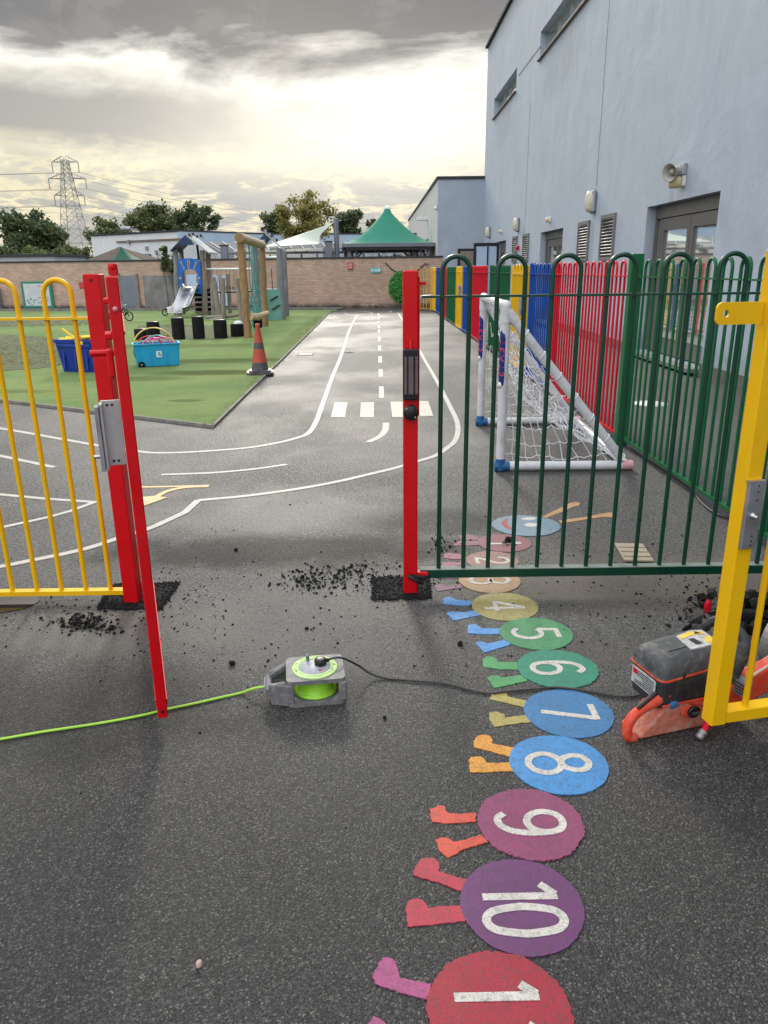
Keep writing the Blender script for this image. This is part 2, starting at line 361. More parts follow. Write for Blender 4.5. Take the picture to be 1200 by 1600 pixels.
def render_wall(name, c):
    m, T, b = newmat(name); o = T.n('ShaderNodeTexCoord').outputs['Object']; X = T.sep(o)
    st = T.noise(T.comb(X[0], T.math('MULTIPLY', X[1], 1.5), T.math('MULTIPLY', X[2], .75)), 1.3, 8, .68, .5)
    bl = T.noise(o, .5, 5, .6, .5); f = T.noise(o, 45., 4, .7)
    cc = T.ramp(st, [(.3, tuple(x * .90 for x in c)), (.5, c), (.7, tuple(min(1, x * 1.08) for x in c))])
    cc = T.mix(T.mrange(bl, .35, .7, 0., .35), cc, tuple(x * y for x, y in zip(c, (.86, .9, .95))))
    cc = T.mix(T.mrange(f, .55, .8, 0., .22), cc, tuple(x * .6 for x in c))
    cc = T.mix(T.math('MULTIPLY', T.mrange(X[2], .6, .1), T.mrange(st, .3, .6)), cc, tuple(x * .55 for x in c))
    if name == 'blue_render':
        YZ = (X[1], X[2]); wv = T.math('MULTIPLY', T.math('SUBTRACT', T.noise(T.comb(0., T.math('MULTIPLY', X[1], 9.), T.math('MULTIPLY', X[2], .6)), 1.2, 5, .7), .5), 1.6)
        for cy, cz, ry, rz, a in ((2.77, 2.1, .09, .6, .4), (-1.5, 2.45, .12, .45, .4), (6.8, 6.2, 2.4, .7, .28), (15.2, 6.2, 2.3, .7, .28), (2.5, 1.2, .6, .45, .25), (1.6, 1.2, .6, .45, .25), (11.4, 2.2, .1, .5, .35), (10, 9.6, 14, .5, .3)):
            cc = T.mix(T.math('MULTIPLY', T.blob(YZ, cy, cz, ry, rz, wv), a), cc, tuple(x * .55 for x in c))
    T.put(b.inputs['Base Color'], cc); b.inputs['Roughness'].default_value = .8
    T.put(b.inputs['Normal'], T.bump(T.math('ADD', T.math('MULTIPLY', bl, 8.), f), .45, .012)); return m
M['bluewall'] = render_wall('blue_render', (.365, .415, .485)); M['greywall'] = render_wall('grey_render', (.47, .48, .46)); M['whitewall'] = render_wall('white_render', (.58, .60, .60))
M['palewall'] = render_wall('pale_blue_cladding', (.36, .47, .58))
def brick():
    m, T, b = newmat('brick'); o = T.n('ShaderNodeTexCoord').outputs['Object']; X = T.sep(o)
    n = T.noise(o, .9, 6, .65, .5); n2 = T.noise(o, 12, 3)
    bt = T.n('ShaderNodeTexBrick', dict(offset=.5), Scale=1., Mortar_Size=.006, Bias=-.1, Brick_Width=.225, Row_Height=.075, Color1=(.56, .39, .29), Color2=(.42, .28, .205), Mortar=(.24, .20, .17))
    T.put(bt.inputs['Vector'], T.comb(X[0], X[2], 0.))
    c = T.mix(T.mrange(n, .35, .7, 0., .5), bt.outputs[0], (.31, .215, .165))
    c = T.mix(T.mrange(n2, .5, .75, 0., .3), c, (.42, .32, .24))
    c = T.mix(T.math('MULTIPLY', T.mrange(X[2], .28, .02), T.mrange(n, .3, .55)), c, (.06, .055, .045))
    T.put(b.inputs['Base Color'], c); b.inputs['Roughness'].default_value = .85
    T.put(b.inputs['Normal'], T.bump(T.math('SUBTRACT', 1., bt.outputs[1]), .5, .006)); return m
M['brick'] = brick()
def wood(name, a, bc, sc_=5., str_=14.):
    m, T, b = newmat(name); o = T.n('ShaderNodeTexCoord').outputs['Object']; X = T.sep(o)
    n = T.noise(T.comb(T.math('MULTIPLY', X[0], str_), T.math('MULTIPLY', X[1], str_), T.math('MULTIPLY', X[2], 1.2)), sc_ * .5, 7, .7, 1.2); n2 = T.noise(o, 3., 4)
    c = T.ramp(n, [(.3, bc), (.5, a), (.75, tuple(min(1, x * 1.3) for x in a))]); c = T.mix(T.mrange(n2, .5, .75, 0., .5), c, bc)
    T.put(b.inputs['Base Color'], c); b.inputs['Roughness'].default_value = .8; T.put(b.inputs['Normal'], T.bump(n, .7, .01)); return m
M['log'] = wood('brown_log', (.30, .185, .085), (.13, .075, .035)); M['greylog'] = wood('weathered_log', (.235, .20, .165), (.10, .085, .07)); M['bluelog'] = wood('grey_weathered_log', (.22, .22, .235), (.09, .09, .095))
M['paleLog'] = wood('bare_log', (.48, .38, .24), (.22, .16, .09))
P = lambda n, *a, **k: M.__setitem__(n, mat(n, *a, **k))
P('red', (.56, .001, .006), .38, var=.06, vs=5, spec=.3, bump=.12, bs=90, bd=.001, dirt=(.28, .012, .012), dirt_amt=.18)
P('redfence', (.55, .006, .022), .45, var=.1, vs=3, spec=.2, dirt=(.30, .03, .03), dirt_amt=.2)
P('yellow', (.76, .435, .002), .4, var=.05, vs=4, spec=.3, bump=.12, bs=90, bd=.001, dirt=(.55, .25, .02), dirt_amt=.2)
P('bluefence', (.004, .060, .32), .45, var=.1, vs=3, spec=.2, dirt=(.03, .08, .22), dirt_amt=.2)
P('greenfence', (.008, .105, .036), .45, var=.12, vs=3, spec=.2, dirt=(.04, .11, .05), dirt_amt=.25)
P('darkgreen', (.002, .040, .022), .34, var=.1, vs=4, spec=.4, dirt=(.01, .05, .03), dirt_amt=.15)
P('dustygreen', (.16, .19, .17), .7, var=.2, vs=9, dirt=(.02, .07, .045), dirt_amt=.6)
P('alu', (.55, .55, .56), .42, 1., var=.1, vs=9, bump=.1, bs=200, bd=.0005)
P('galv', (.33, .34, .36), .5, .8, var=.2, vs=12, dirt=(.2, .18, .16), dirt_amt=.4)
P('steel', (.46, .47, .49), .34, 1., var=.1, vs=3, rvar=.12)
P('black', (.012, .012, .014), .38, var=.25, vs=12, dirt=(.06, .055, .05), dirt_amt=.25)
P('blackrubber', (.006, .006, .007), .8, var=.3, vs=12, spec=.2, dirt=(.03, .03, .028), dirt_amt=.3, bump=.3)
P('magface', (.17, .14, .15), .35, .6, var=.1)
P('whitetube', (.60, .61, .63), .35, var=.06, vs=4, dirt=(.32, .30, .27), dirt_amt=.5, fine=.15)
P('net', (.72, .73, .76), .8, var=.05)
P('bluefit', (.02, .11, .28), .45, var=.12, dirt=(.1, .15, .22), dirt_amt=.4)
P('pinkfit', (.62, .32, .36), .5, var=.12, dirt=(.3, .2, .2), dirt_amt=.4)
P('stickerblue', (.012, .02, .16), .35, var=.1); P('stickerred', (.62, .05, .12), .4, var=.1)
P('lime', (.28, .62, .03), .32, var=.1, vs=36, coat=.2, dirt=(.3, .42, .18), dirt_amt=.35)
P('limedusty', (.40, .60, .20), .5, var=.15, vs=54, dirt=(.5, .52, .42), dirt_amt=.5)
P('limecable', (.33, .62, .06), .45, var=.1, dirt=(.3, .4, .2), dirt_amt=.3)
P('reelgrey', (.15, .15, .155), .6, var=.2, vs=48, dirt=(.36, .35, .32), dirt_amt=.55, fine=.3, bump=.2)
P('reeltop', (.38, .40, .44), .5, var=.2, vs=90, dirt=(.1, .1, .12), dirt_amt=.5)
P('sawgrey', (.055, .06, .066), .55, var=.25, vs=42, dirt=(.24, .225, .205), dirt_amt=.65, fine=.25, bump=.2)
P('sawdark', (.028, .03, .033), .6, var=.3, vs=42, dirt=(.14, .13, .115), dirt_amt=.55, fine=.25, bump=.25)
P('sawred', (.62, .060, .026), .5, var=.14, vs=42, dirt=(.42, .22, .16), dirt_amt=.7, fine=.2, bump=.15)
P('sawdusty', (.46, .14, .095), .7, var=.3, vs=42, dirt=(.42, .34, .28), dirt_amt=.9, fine=.2, bump=.2)
P('guard', (.20, .19, .185), .5, .5, var=.25, vs=24, dirt=(.13, .09, .07), dirt_amt=.6)
P('sawlabel', (.42, .43, .42), .4, var=.3, vs=60, dirt=(.1, .1, .1), dirt_amt=.6)
P('sticker_yellow', (.72, .46, .04), .4, var=.15, vs=20); P('white', (.72, .72, .70), .5, var=.08, dirt=(.4, .38, .35), dirt_amt=.4)
P('bluetub', (.008, .035, .26), .42, var=.12, vs=5, dirt=(.04, .07, .22), dirt_amt=.3, fine=.1)
P('turq', (.02, .34, .60), .4, var=.08, vs=4, dirt=(.05, .3, .42), dirt_amt=.35)
P('foam_yellow', (.75, .55, .05), .7, var=.1); P('hoop_yellow', (.72, .55, .12), .4, var=.1); P('hoop_pink', (.80, .10, .32), .4, var=.1); P('hoop_teal', (.06, .42, .33), .4); P('hoop_red', (.55, .04, .06), .4)
P('orange_ball', (.75, .22, .03), .5)
P('coneorange', (.46, .075, .045), .55, var=.15, vs=9, dirt=(.25, .06, .04), dirt_amt=.4, fine=.2)
P('conegrey', (.075, .072, .08), .5, var=.3, vs=9, dirt=(.15, .12, .11), dirt_amt=.4)
P('rope', (.03, .28, .24), .8, var=.2); P('tealpanel', (.13, .30, .26), .5, var=.12, vs=2, dirt=(.2, .3, .28), dirt_amt=.4)
P('playblue', (.01, .12, .48), .4, var=.08); P('navy', (.02, .045, .11), .5, var=.1); P('roofwhite', (.33, .35, .37), .75, var=.1)
P('windowframe', (.125, .12, .115), .4, .2, var=.12, vs=4); P('darkframe', (.018, .018, .02), .4, var=.1)
P('louvre', (.20, .20, .195), .5, .4, var=.15); P('darkvoid', (.006, .006, .007), .9)
P('coping', (.045, .048, .054), .8, spec=.15, var=.2, vs=3); P('fascia', (.17, .12, .10), .6, var=.15)
P('lampbody', (.30, .32, .34), .7, var=.1); P('lampglass', (.58, .55, .42), .35, var=.12, vs=14, dirt=(.35, .33, .22), dirt_amt=.4)
P('horn', (.38, .37, .33), .5, var=.1, dirt=(.25, .24, .2), dirt_amt=.4); P('creamplastic', (.60, .50, .30), .4, var=.1)
P('canopy', (.010, .17, .11), .75, var=.1, vs=1.2); P('darkcanopy', (.006, .065, .042), .8, var=.1); P('sail', (.33, .37, .31), .65, var=.1, vs=1)
P('postgrey', (.17, .19, .22), .5, .3, var=.1, vs=2); P('rooftile', (.10, .08, .066), .95, spec=.05, var=.2, vs=3, bump=.5, bs=10, bd=.05); P('corrug', (.15, .155, .155), .95, spec=.05, var=.1, vs=1)
P('pylonm', (.27, .265, .26), .6, .3, var=.1); P('wire', (.16, .16, .16), .6)
P('kerb', (.20, .185, .165), .85, var=.25, vs=7, bump=.4, bs=40, bd=.004, dirt=(.06, .06, .045), dirt_amt=.5)
P('path', (.085, .08, .078), .8, var=.2, vs=2, bump=.4, bs=80, bd=.004)
P('cardtan', (.33, .275, .20), .8, var=.12, vs=12, dirt=(.2, .17, .13), dirt_amt=.4)
P('clod', (.005, .005, .0055), .85, var=.4, vs=40, spec=.25, bump=.8, bs=160, bd=.004); P('clodgrey', (.045, .042, .04), .75, var=.4, vs=40, bump=.8, bs=160, bd=.004)
P('stone', (.42, .30, .24), .7, var=.3, vs=60); P('cable', (.035, .034, .034), .55, var=.3, vs=90, dirt=(.12, .11, .10), dirt_amt=.5)
P('puddle', (.022, .02, .018), .04, var=.2); P('boardgrey', (.16, .18, .21), .6, var=.12, vs=2); P('cement', (.20, .195, .185), .85, var=.4, vs=1.6, dirt=(.12, .14, .12), dirt_amt=.7, bump=.3)
P('noticegreen', (.02, .20, .14), .45, var=.1); P('poster', (.52, .57, .57), .6, var=.12, vs=2, dirt=(.40, .33, .36), dirt_amt=.4, fine=.25)
P('signcyan', (.10, .48, .52), .45); P('signred', (.42, .05, .06), .5, dirt=(.4, .25, .2), dirt_amt=.6); P('paleblue', (.42, .54, .70), .5, var=.08, vs=1)
P('bark', (.085, .068, .05), .9, var=.3, vs=8, bump=.6)
P('bricktan', (.20, .12, .085), .7); P('whitecap', (.62, .64, .60), .5); P('plinth', (.11, .10, .10), .8, var=.3, vs=3)
def leaf(name, a, bc, c3):
    m, T, b = newmat(name); o = T.n('ShaderNodeTexCoord').outputs['Object']
    r = T.n('ShaderNodeNewGeometry').outputs['Random Per Island']; n = T.noise(o, .55, 4, .6)
    c = T.ramp(r, [(0., bc), (.55, a), (1., c3)]); c = T.mix(T.mrange(n, .35, .7, 0., .5), c, bc)
    T.put(b.inputs['Base Color'], c); b.inputs['Roughness'].default_value = .7; b.inputs['Specular IOR Level'].default_value = .25
    tr = T.n('ShaderNodeBsdfTranslucent'); T.put(tr.inputs[0], c); mx = T.n('ShaderNodeMixShader', _0=.3)
    T.t.links.new(b.outputs[0], mx.inputs[1]); T.t.links.new(tr.outputs[0], mx.inputs[2])
    out = [n_ for n_ in T.t.nodes if n_.type == 'OUTPUT_MATERIAL'][0]; T.t.links.new(mx.outputs[0], out.inputs[0]); return m
M['leaf_dark'] = leaf('leaf_dark', (.075, .105, .045), (.045, .065, .03), (.13, .16, .07))
M['leaf_mid'] = leaf('leaf_mid', (.11, .135, .05), (.05, .075, .028), (.19, .19, .08))
M['leaf_yellow'] = leaf('leaf_yellow', (.25, .22, .06), (.11, .13, .04), (.40, .30, .08))
M['leaf_bright'] = leaf('leaf_bright', (.13, .19, .07), (.07, .11, .04), (.2, .26, .1))
M['leaf_plastic'] = leaf('leaf_plastic', (.09, .36, .08), (.04, .20, .03), (.18, .52, .15))
def glass():
    m, T, b = newmat('glass'); o = T.n('ShaderNodeTexCoord').outputs['Object']
    b.inputs['Base Color'].default_value = (.80, .82, .82, 1); b.inputs['Metallic'].default_value = .88; b.inputs['Roughness'].default_value = .03; b.inputs['Specular IOR Level'].default_value = 1.
    b.inputs['IOR'].default_value = 1.6; b.inputs['Coat Weight'].default_value = .6; b.inputs['Coat Roughness'].default_value = .02
    T.put(b.inputs['Normal'], T.bump(T.noise(o, 1.2, 2), .05, .02)); return m
M['glass'] = glass()
def corrugated():
    return M['corrug']
# ================================================================== SETTING
mb = MB(); mb.add([(-900, -300, 0), (900, -300, 0), (900, 1500, 0), (-900, 1500, 0)], [(0, 1, 2, 3)]); struct(mb.build('ground', 'tarmac'))
WL, WR = gp(0, 483), gp(690, 480)                      # foot of the brick wall
wd = (WR - WL).normalized(); wn = Vector((wd.y, -wd.x, 0))          # towards the camera
WL2 = WL - wd * 16
def wp(t, off=0., z=0.): return WL2 + wd * t + wn * off + Vector((0, 0, z))
def aW(px, py, off=0.):
    d = ray(px, py); q = WL2 + wn * off; o = Vector((0, 0, H)); t = (q - o).dot(wn) / d.dot(wn); return o + d * t
wrz = math.atan2(wd.y, wd.x)
# turf mat
tc, tl, tf = gp(330, 668), gp(0, 627), gp(515, 488); td = (tl - tc).normalized()
tfar = lambda t: wp(t, 2.2)
kx = tf - tc
TP = [tc, tc + kx * 1.0]
d1 = (WL2 - WR); te = WR - wd * 3.9 + wn * 2.3
TP += [te, WL2 + wn * 2.3, tc + td * 34]
mb = MB()
def grid_poly(poly, z, amp=0.):
    return [(p[0], p[1], z) for p in poly]
bmx = bmesh.new(); vs = [bmx.verts.new((p.x, p.y, .022)) for p in TP]; bmx.faces.new(vs)
mb.prism([(p.x, p.y) for p in TP], -.01, .022)
struct(mb.build('turf', 'turf')); bmx.free()
# edging board of the turf
mb = MB(); e1, e2 = tc + td * 34, te
ribbon(mb, [e1 - Vector((0, .0, 0)), tc + Vector((.025, -.02, 0)), tc + kx + Vector((.03, 0, 0))], .03, -.01, .032); struct(mb.build('turf_edging', 'kerb'))
# worn natural grass in the turf (irregular sheets)
def irregular(pts, z, seed, amp):
    rnd = random.Random(seed); q = cat_rom([Vector(p) for p in pts], 10, True); return [(v.x + rnd.uniform(-amp, amp), v.y + rnd.uniform(-amp, amp)) for v in q]
mb = MB()
for i, pp in enumerate([[(-30, 575), (30, 580), (96, 572), (130, 556), (110, 535), (60, 528), (0, 524), (-30, 524)],
                        [(-40, 511), (40, 511), (100, 509), (140, 505), (135, 500), (60, 498), (-40, 499)],
                        [(228, 520), (300, 532), (350, 530), (372, 520), (340, 511), (280, 509), (220, 510)]]):
    mb.prism(irregular([gp(*p) for p in pp], 0, i, .035), .02, .028 + i * .001)
wg = mb.build('worn_grass', 'wgrass'); struct(wg)
# far field behind the wall
mb = MB(); mb.add([(-600, 46, .004), (2.2, 46, .004), (2.2, 900, .004), (-600, 900, .004)], [(0, 1, 2, 3)]); struct(mb.build('field', 'wgrass'))
# path along the wall with its kerb
mb = MB(); a, b_, c_, d_ = wp(-2, 2.05), wp(42, 2.05), wp(42, .1), wp(-2, .1)
mb.add([(p.x, p.y, .03) for p in (a, WR - wd * 3.9 + wn * 2.05, WR - wd * 3.9 + wn * .05, d_)], [(0, 1, 2, 3)]); struct(mb.build('path', 'path'))
mb = MB(); q1, q2 = wp(-2, 2.12), WR - wd * 3.9 + wn * 2.12; mb.beam((q1.x, q1.y, .05), (q2.x, q2.y, .05), .12, .12); struct(mb.build('kerb', 'kerb'))
# fresh tarmac patches round the posts
for k, pp in enumerate([[(153, 953), (176, 914), (279, 911), (250, 953)], [(583, 938), (585, 903), (668, 900), (672, 936)]]):
    q = [gp(*p) for p in pp]; pts = []; rnd = random.Random(k)
    for i in range(4):
        a, b_ = q[i], q[(i + 1) % 4]
        for j in range(12): v = a.lerp(b_, j / 12); pts.append((v.x + rnd.uniform(-.014, .014), v.y + rnd.uniform(-.014, .014)))
    mb = MB(); mb.prism(pts, -.01, .004); struct(mb.build('tarmac_patch', 'fresh'))
mb = MB(); mb.prism([(p.x, p.y) for p in cat_rom([gp(*p) for p in ((-90, 934), (0, 930), (45, 931), (62, 938), (40, 951), (0, 958), (-90, 966))], 6, True)], -.01, .004); struct(mb.build('puddle', 'puddle'))
# ------------------------------------------------------------------ road markings
mb = MB(); Z = .0035
def line(px, wdt, k=6, z=Z, m=None): ribbon(m or mb, cat_rom([gp(*p) for p in px], k), wdt, -.002, z)
line([(558, 492), (546, 516), (534, 553), (517, 595), (503, 635), (493, 661), (482, 677), (466, 684), (433, 692.5), (387, 700), (340, 704), (293, 707), (247, 708), (219, 706), (157, 697), (100, 687), (0, 669.5), (-120, 652)], .055)
line([(622, 489), (634, 509), (660, 556), (685, 600), (704, 637), (713, 656), (715.6, 672), (711, 689), (699, 700), (681, 712), (653, 721), (620, 731), (583, 740), (527, 753), (461, 765), (387, 775), (335, 780), (310, 782)], .05)
ribbon(mb, [gp(310, 782), *cat_rom([gp(*p) for p in ((289, 801), (261, 814), (231, 827), (183, 842), (154, 852), (126, 860), (91, 868), (55, 875), (16, 883), (-30, 891), (-130, 910))], 4)], .05, -.002, Z + .0004)
line([(252, 742), (300, 740.5), (340, 738.6), (400, 733), (448, 726)], .045)
line([(603, 661), (602, 672), (594, 682), (576, 691)], .065)
line([(-80, 696), (0, 712.5), (50, 723), (85, 730.5)], .05)
ribbon(mb, [gp(*p) for p in ((-90, 766), (0, 773), (75, 780), (148, 785), (110, 799), (74, 809), (5, 824), (-60, 838))], .042, -.002, Z)
for a, b_ in ((508, 512.5), (515, 520.5), (526, 533), (540, 548), (556.6, 567), (577, 589), (604, 622), (496, 499), (502, 505), (490, 493)):
    xm = 591 + (a - 490) * .042; ribbon(mb, [gp(xm, a), gp(xm + .4, b_)], .062, -.002, Z)
line([(538, 489), (545, 491.5), (560, 492.5), (576, 491.5), (582, 489.5), (572, 487), (560, 486.3)], .05)
line([(604, 489), (612, 487.5), (608, 486)], .05)
struct(mb.build('road_marking', 'line'))
mb = MB()
for q in (((523, 629), (543, 629), (539, 652), (517, 652)), ((564, 629), (584.5, 629), (584, 652), (562.6, 652)), ((610, 628), (632, 628), (635, 652), (613, 652)), ((652, 627), (669, 627), (677, 650), (656, 651))):
    mb.prism([(gp(*p).x, gp(*p).y) for p in q], -.002, Z)
struct(mb.build('zebra_crossing', 'zebra'))
mb = MB(); line([(205, 761), (224, 761.5), (275, 760.5), (327, 759)], .035)
line([(326, 760.5), (290, 762), (262, 768), (243, 778)], .045, z=Z + .001)
mb.prism([(gp(*p).x, gp(*p).y) for p in ((226, 777), (240, 776), (262, 778), (226, 791), (214, 779))], -.002, Z + .002); struct(mb.build('arrow_marking', 'orange_line'))
mb = MB(); line([(590, 488.3), (600, 489), (610, 488)], .06); struct(mb.build('red_marking', marking('red_marking', (.30, .05, .05), .4)))
# ------------------------------------------------------------------ caterpillar number line painted on the tarmac
cat_t = thing('painted_caterpillar', 'painted number caterpillar with coloured discs and a smiling blue face on the tarmac', 'ground marking', gp(840, 1100))
base = Vector(cat_t.location)
def loc2(p): return (p[0] - base.x, p[1] - base.y)
STROKES = {'1': [[(.40, 0.), (.40, 1.)], [(.14, .80), (.37, .975)]],
 '2': [[(.04, .72), (.10, .92), (.30, 1.), (.50, .93), (.57, .74), (.48, .52), (.20, .24), (.04, .03)], [(.02, .03), (.60, .03)]],
 '3': [[(.06, .86), (.25, .99), (.46, .94), (.53, .76), (.44, .58), (.26, .52), (.46, .47), (.57, .28), (.48, .07), (.26, 0.), (.04, .12)]],
 '4': [[(.44, 0.), (.42, .98)], [(.40, .95), (.04, .31)], [(.0, .28), (.60, .28)]],
 '5': [[(.54, .97), (.12, .97), (.09, .55)], [(.09, .55), (.30, .62), (.52, .52), (.58, .28), (.46, .06), (.24, 0.), (.04, .10)]],
 '6': [[(.30, 0.), (.12, .07), (.05, .27), (.12, .47), (.30, .55), (.48, .47), (.56, .27), (.48, .07)], [(.052, .24), (.03, .48), (.08, .78), (.22, .96), (.40, .99), (.52, .88)]],
 '7': [[(.02, .96), (.585, .96)], [(.535, .94), (.26, 0.)]],
 '8': [[(.30, 1.), (.48, .92), (.52, .76), (.44, .60), (.30, .545), (.16, .60), (.08, .76), (.12, .92)], [(.30, .545), (.50, .47), (.59, .27), (.49, .07), (.30, 0.), (.11, .07), (.01, .27), (.10, .47)]],
 '9': [[(.30, 1.), (.48, .93), (.55, .73), (.48, .53), (.30, .45), (.12, .53), (.04, .73), (.12, .93)], [(.548, .76), (.57, .52), (.52, .22), (.38, .04), (.20, .01), (.08, .12)]],
 '0': [[(.30, 1.), (.48, .90), (.56, .60), (.56, .40), (.48, .10), (.30, 0.), (.12, .10), (.04, .40), (.04, .60), (.12, .90)]]}
CLOSED = {'8', '0'}; SHARP = {'1', '4', '7'}
def leg(seg, pts, colr, o, s):
    q = [gp(o[0] + x / s, o[1] + y / s) for x, y in pts]; rnd = random.Random(len(pts) + int(q[0].x * 100))
    dense = []
    for i in range(len(q)):
        a, b_ = q[i], q[(i + 1) % len(q)]; k = max(1, int((b_ - a).length / .007))
        for j in range(k): v = a.lerp(b_, j / k); dense.append((v.x - base.x + rnd.uniform(-.0019, .0019), v.y - base.y + rnd.uniform(-.0019, .0019)))
    m = MB(); m.prism(dense, -.001, .0026); m.build('leg', colr, seg)
Z3, S3, Z4, S4 = (660, 770), 3.158, (560, 1060), 2.727
segs = [('1', (747, 831, 835, 863), (125, 66, 76), .012), ('2', (729, 811, 862, 892), (140, 102, 90), .01), ('3', (718, 814, 889, 927.5), (165, 132, 92), .008), ('4', (737.6, 841.8, 926.7, 970.5), (150, 140, 82), .008),
 ('5', (782.5, 896.5, 966, 1016.5), (52, 132, 82), .012), ('6', (810, 936, 1016, 1077), (10, 125, 98), .03), ('7', (821, 959.7, 1078, 1154), (40, 110, 160), .004), ('8', (797.6, 951, 1150, 1243), (50, 128, 186), .006),
 ('9', (747, 912, 1233.5, 1346.8), (128, 48, 90), .03), ('10', (720, 912, 1343.5, 1496), (94, 38, 94), .012), ('11', (667, 893, 1487, 1690), (148, 12, 40), .03)]
LEGS = {'10': [('A', [(470, 862), (440, 907), (420, 905), (345, 870), (300, 862), (232, 842), (240, 805), (275, 770), (320, 765), (343, 785), (345, 805), (338, 822), (420, 850)]), ('B', [(438, 970), (455, 1037), (340, 1050), (210, 1062), (202, 980), (212, 950), (240, 940), (275, 948), (292, 965), (298, 982), (350, 975)])],
 '9': [('A', [(500, 575), (500, 613), (380, 622), (312, 612), (305, 560), (340, 543), (370, 548), (378, 575), (420, 580)]), ('B', [(520, 668), (552, 698), (450, 730), (378, 768), (345, 735), (328, 692), (350, 680), (385, 682), (405, 700), (450, 690)])],
 '8': [('A', [(662, 298), (652, 337), (560, 312), (495, 295), (490, 270), (505, 248), (535, 241), (562, 248), (573, 265), (570, 280)]), ('B', [(652, 362), (659, 398), (560, 400), (477, 404), (470, 350), (482, 337), (520, 335), (542, 348), (545, 362)])],
 '7': [('A', [(722, 98), (714, 127), (620, 103), (558, 90), (572, 65), (632, 60), (636, 80)]), ('B', [(725, 157), (739, 187), (650, 197), (580, 208), (555, 175), (560, 148), (590, 143), (620, 155), (625, 168)])],
 '11': [('A', [(308, 1305), (300, 1372), (210, 1350), (75, 1305), (62, 1275), (85, 1215), (120, 1188), (150, 1200), (172, 1245), (175, 1275)]), ('B', [(300, 1620), (298, 1550), (130, 1500), (100, 1455), (65, 1443), (40, 1473), (30, 1560), (180, 1640)])]}
LEG3 = {'6': [[(475, 838), (474, 873), (390, 873), (302, 862), (298, 822), (320, 810), (350, 812), (368, 828), (370, 838)], [(500, 900), (519, 930), (430, 950), (355, 966), (320, 915), (340, 903), (375, 905), (390, 915)]],
 '5': [[(386, 672), (390, 698), (300, 700), (223, 695), (225, 655), (262, 650), (290, 668)], [(408, 727), (440, 750), (370, 770), (305, 790), (258, 740), (290, 736), (325, 745)]],
 '4': [[(244, 535), (246, 558), (180, 558), (102, 550), (105, 520), (140, 514), (165, 530)], [(262, 583), (288, 605), (215, 620), (150, 632), (118, 595), (150, 587), (195, 592)]],
 '3': [[(195, 405), (198, 422), (130, 425), (70, 422), (66, 405), (100, 398)], [(187, 453), (203, 468), (140, 478), (75, 488), (58, 460), (85, 452), (130, 462)]],
 '2': [[(205, 308), (220, 325), (160, 330), (105, 322), (108, 302), (135, 298)], [(195, 345), (215, 358), (150, 364), (96, 372), (95, 350), (130, 342)]],
 '1': [[(275, 218), (285, 232), (230, 236), (185, 230), (180, 212), (215, 205)], [(275, 238), (290, 258), (220, 262), (152, 262), (165, 244), (195, 238)]]}
LEGC = {'11': (160, 66, 118), '10': (172, 36, 58), '9': (200, 72, 50), '8': (212, 146, 44), '7': (165, 152, 78), '6': (62, 150, 86), '5': (74, 142, 205), '4': (84, 142, 200), '3': (128, 78, 110), '2': (142, 78, 98), '1': (128, 76, 92)}
def disc(parent, name, px, rgbc, jag, z1, n=150, seed=0):
    xl, xr, yt, yb = px; rnd = random.Random(seed); T_, B_ = gp((xl + xr) / 2, yt), gp((xl + xr) / 2, yb); cy = (T_.y + B_.y) / 2
    # row at which the disc is widest
    yc = min(((abs(gp(600, q / 2.).y - cy), q / 2.) for q in range(1600, 3500)))[1]
    a, b_ = gp(xl, yc), gp(xr, yc); cx = (a.x + b_.x) / 2; rx, ry = (b_.x - a.x) / 2, (T_.y - B_.y) / 2
    cx -= .0 ; pts = []
    ph = rnd.uniform(0, 6); k1 = rnd.randint(5, 8)
    for i in range(n):
        t = 2 * pi * i / n; rr = 1 + rnd.uniform(-.006, .006) + jag * (.5 * sin(k1 * t + ph) * sin(2 * t + ph) + rnd.uniform(-.6, .6)) + .004 * sin(3 * t)
        pts.append((cx + rx * cos(t) * rr - base.x, cy + ry * sin(t) * rr - base.y))
    m = MB(); m.prism(pts, -.001, z1)
    o = m.build(name, marking('marking_' + name + str(seed), tuple(x * .92 for x in srgb(*rgbc)), .62, tuple(x * .35 + .02 for x in srgb(*rgbc))), parent); return o, (cx, cy, rx, ry)
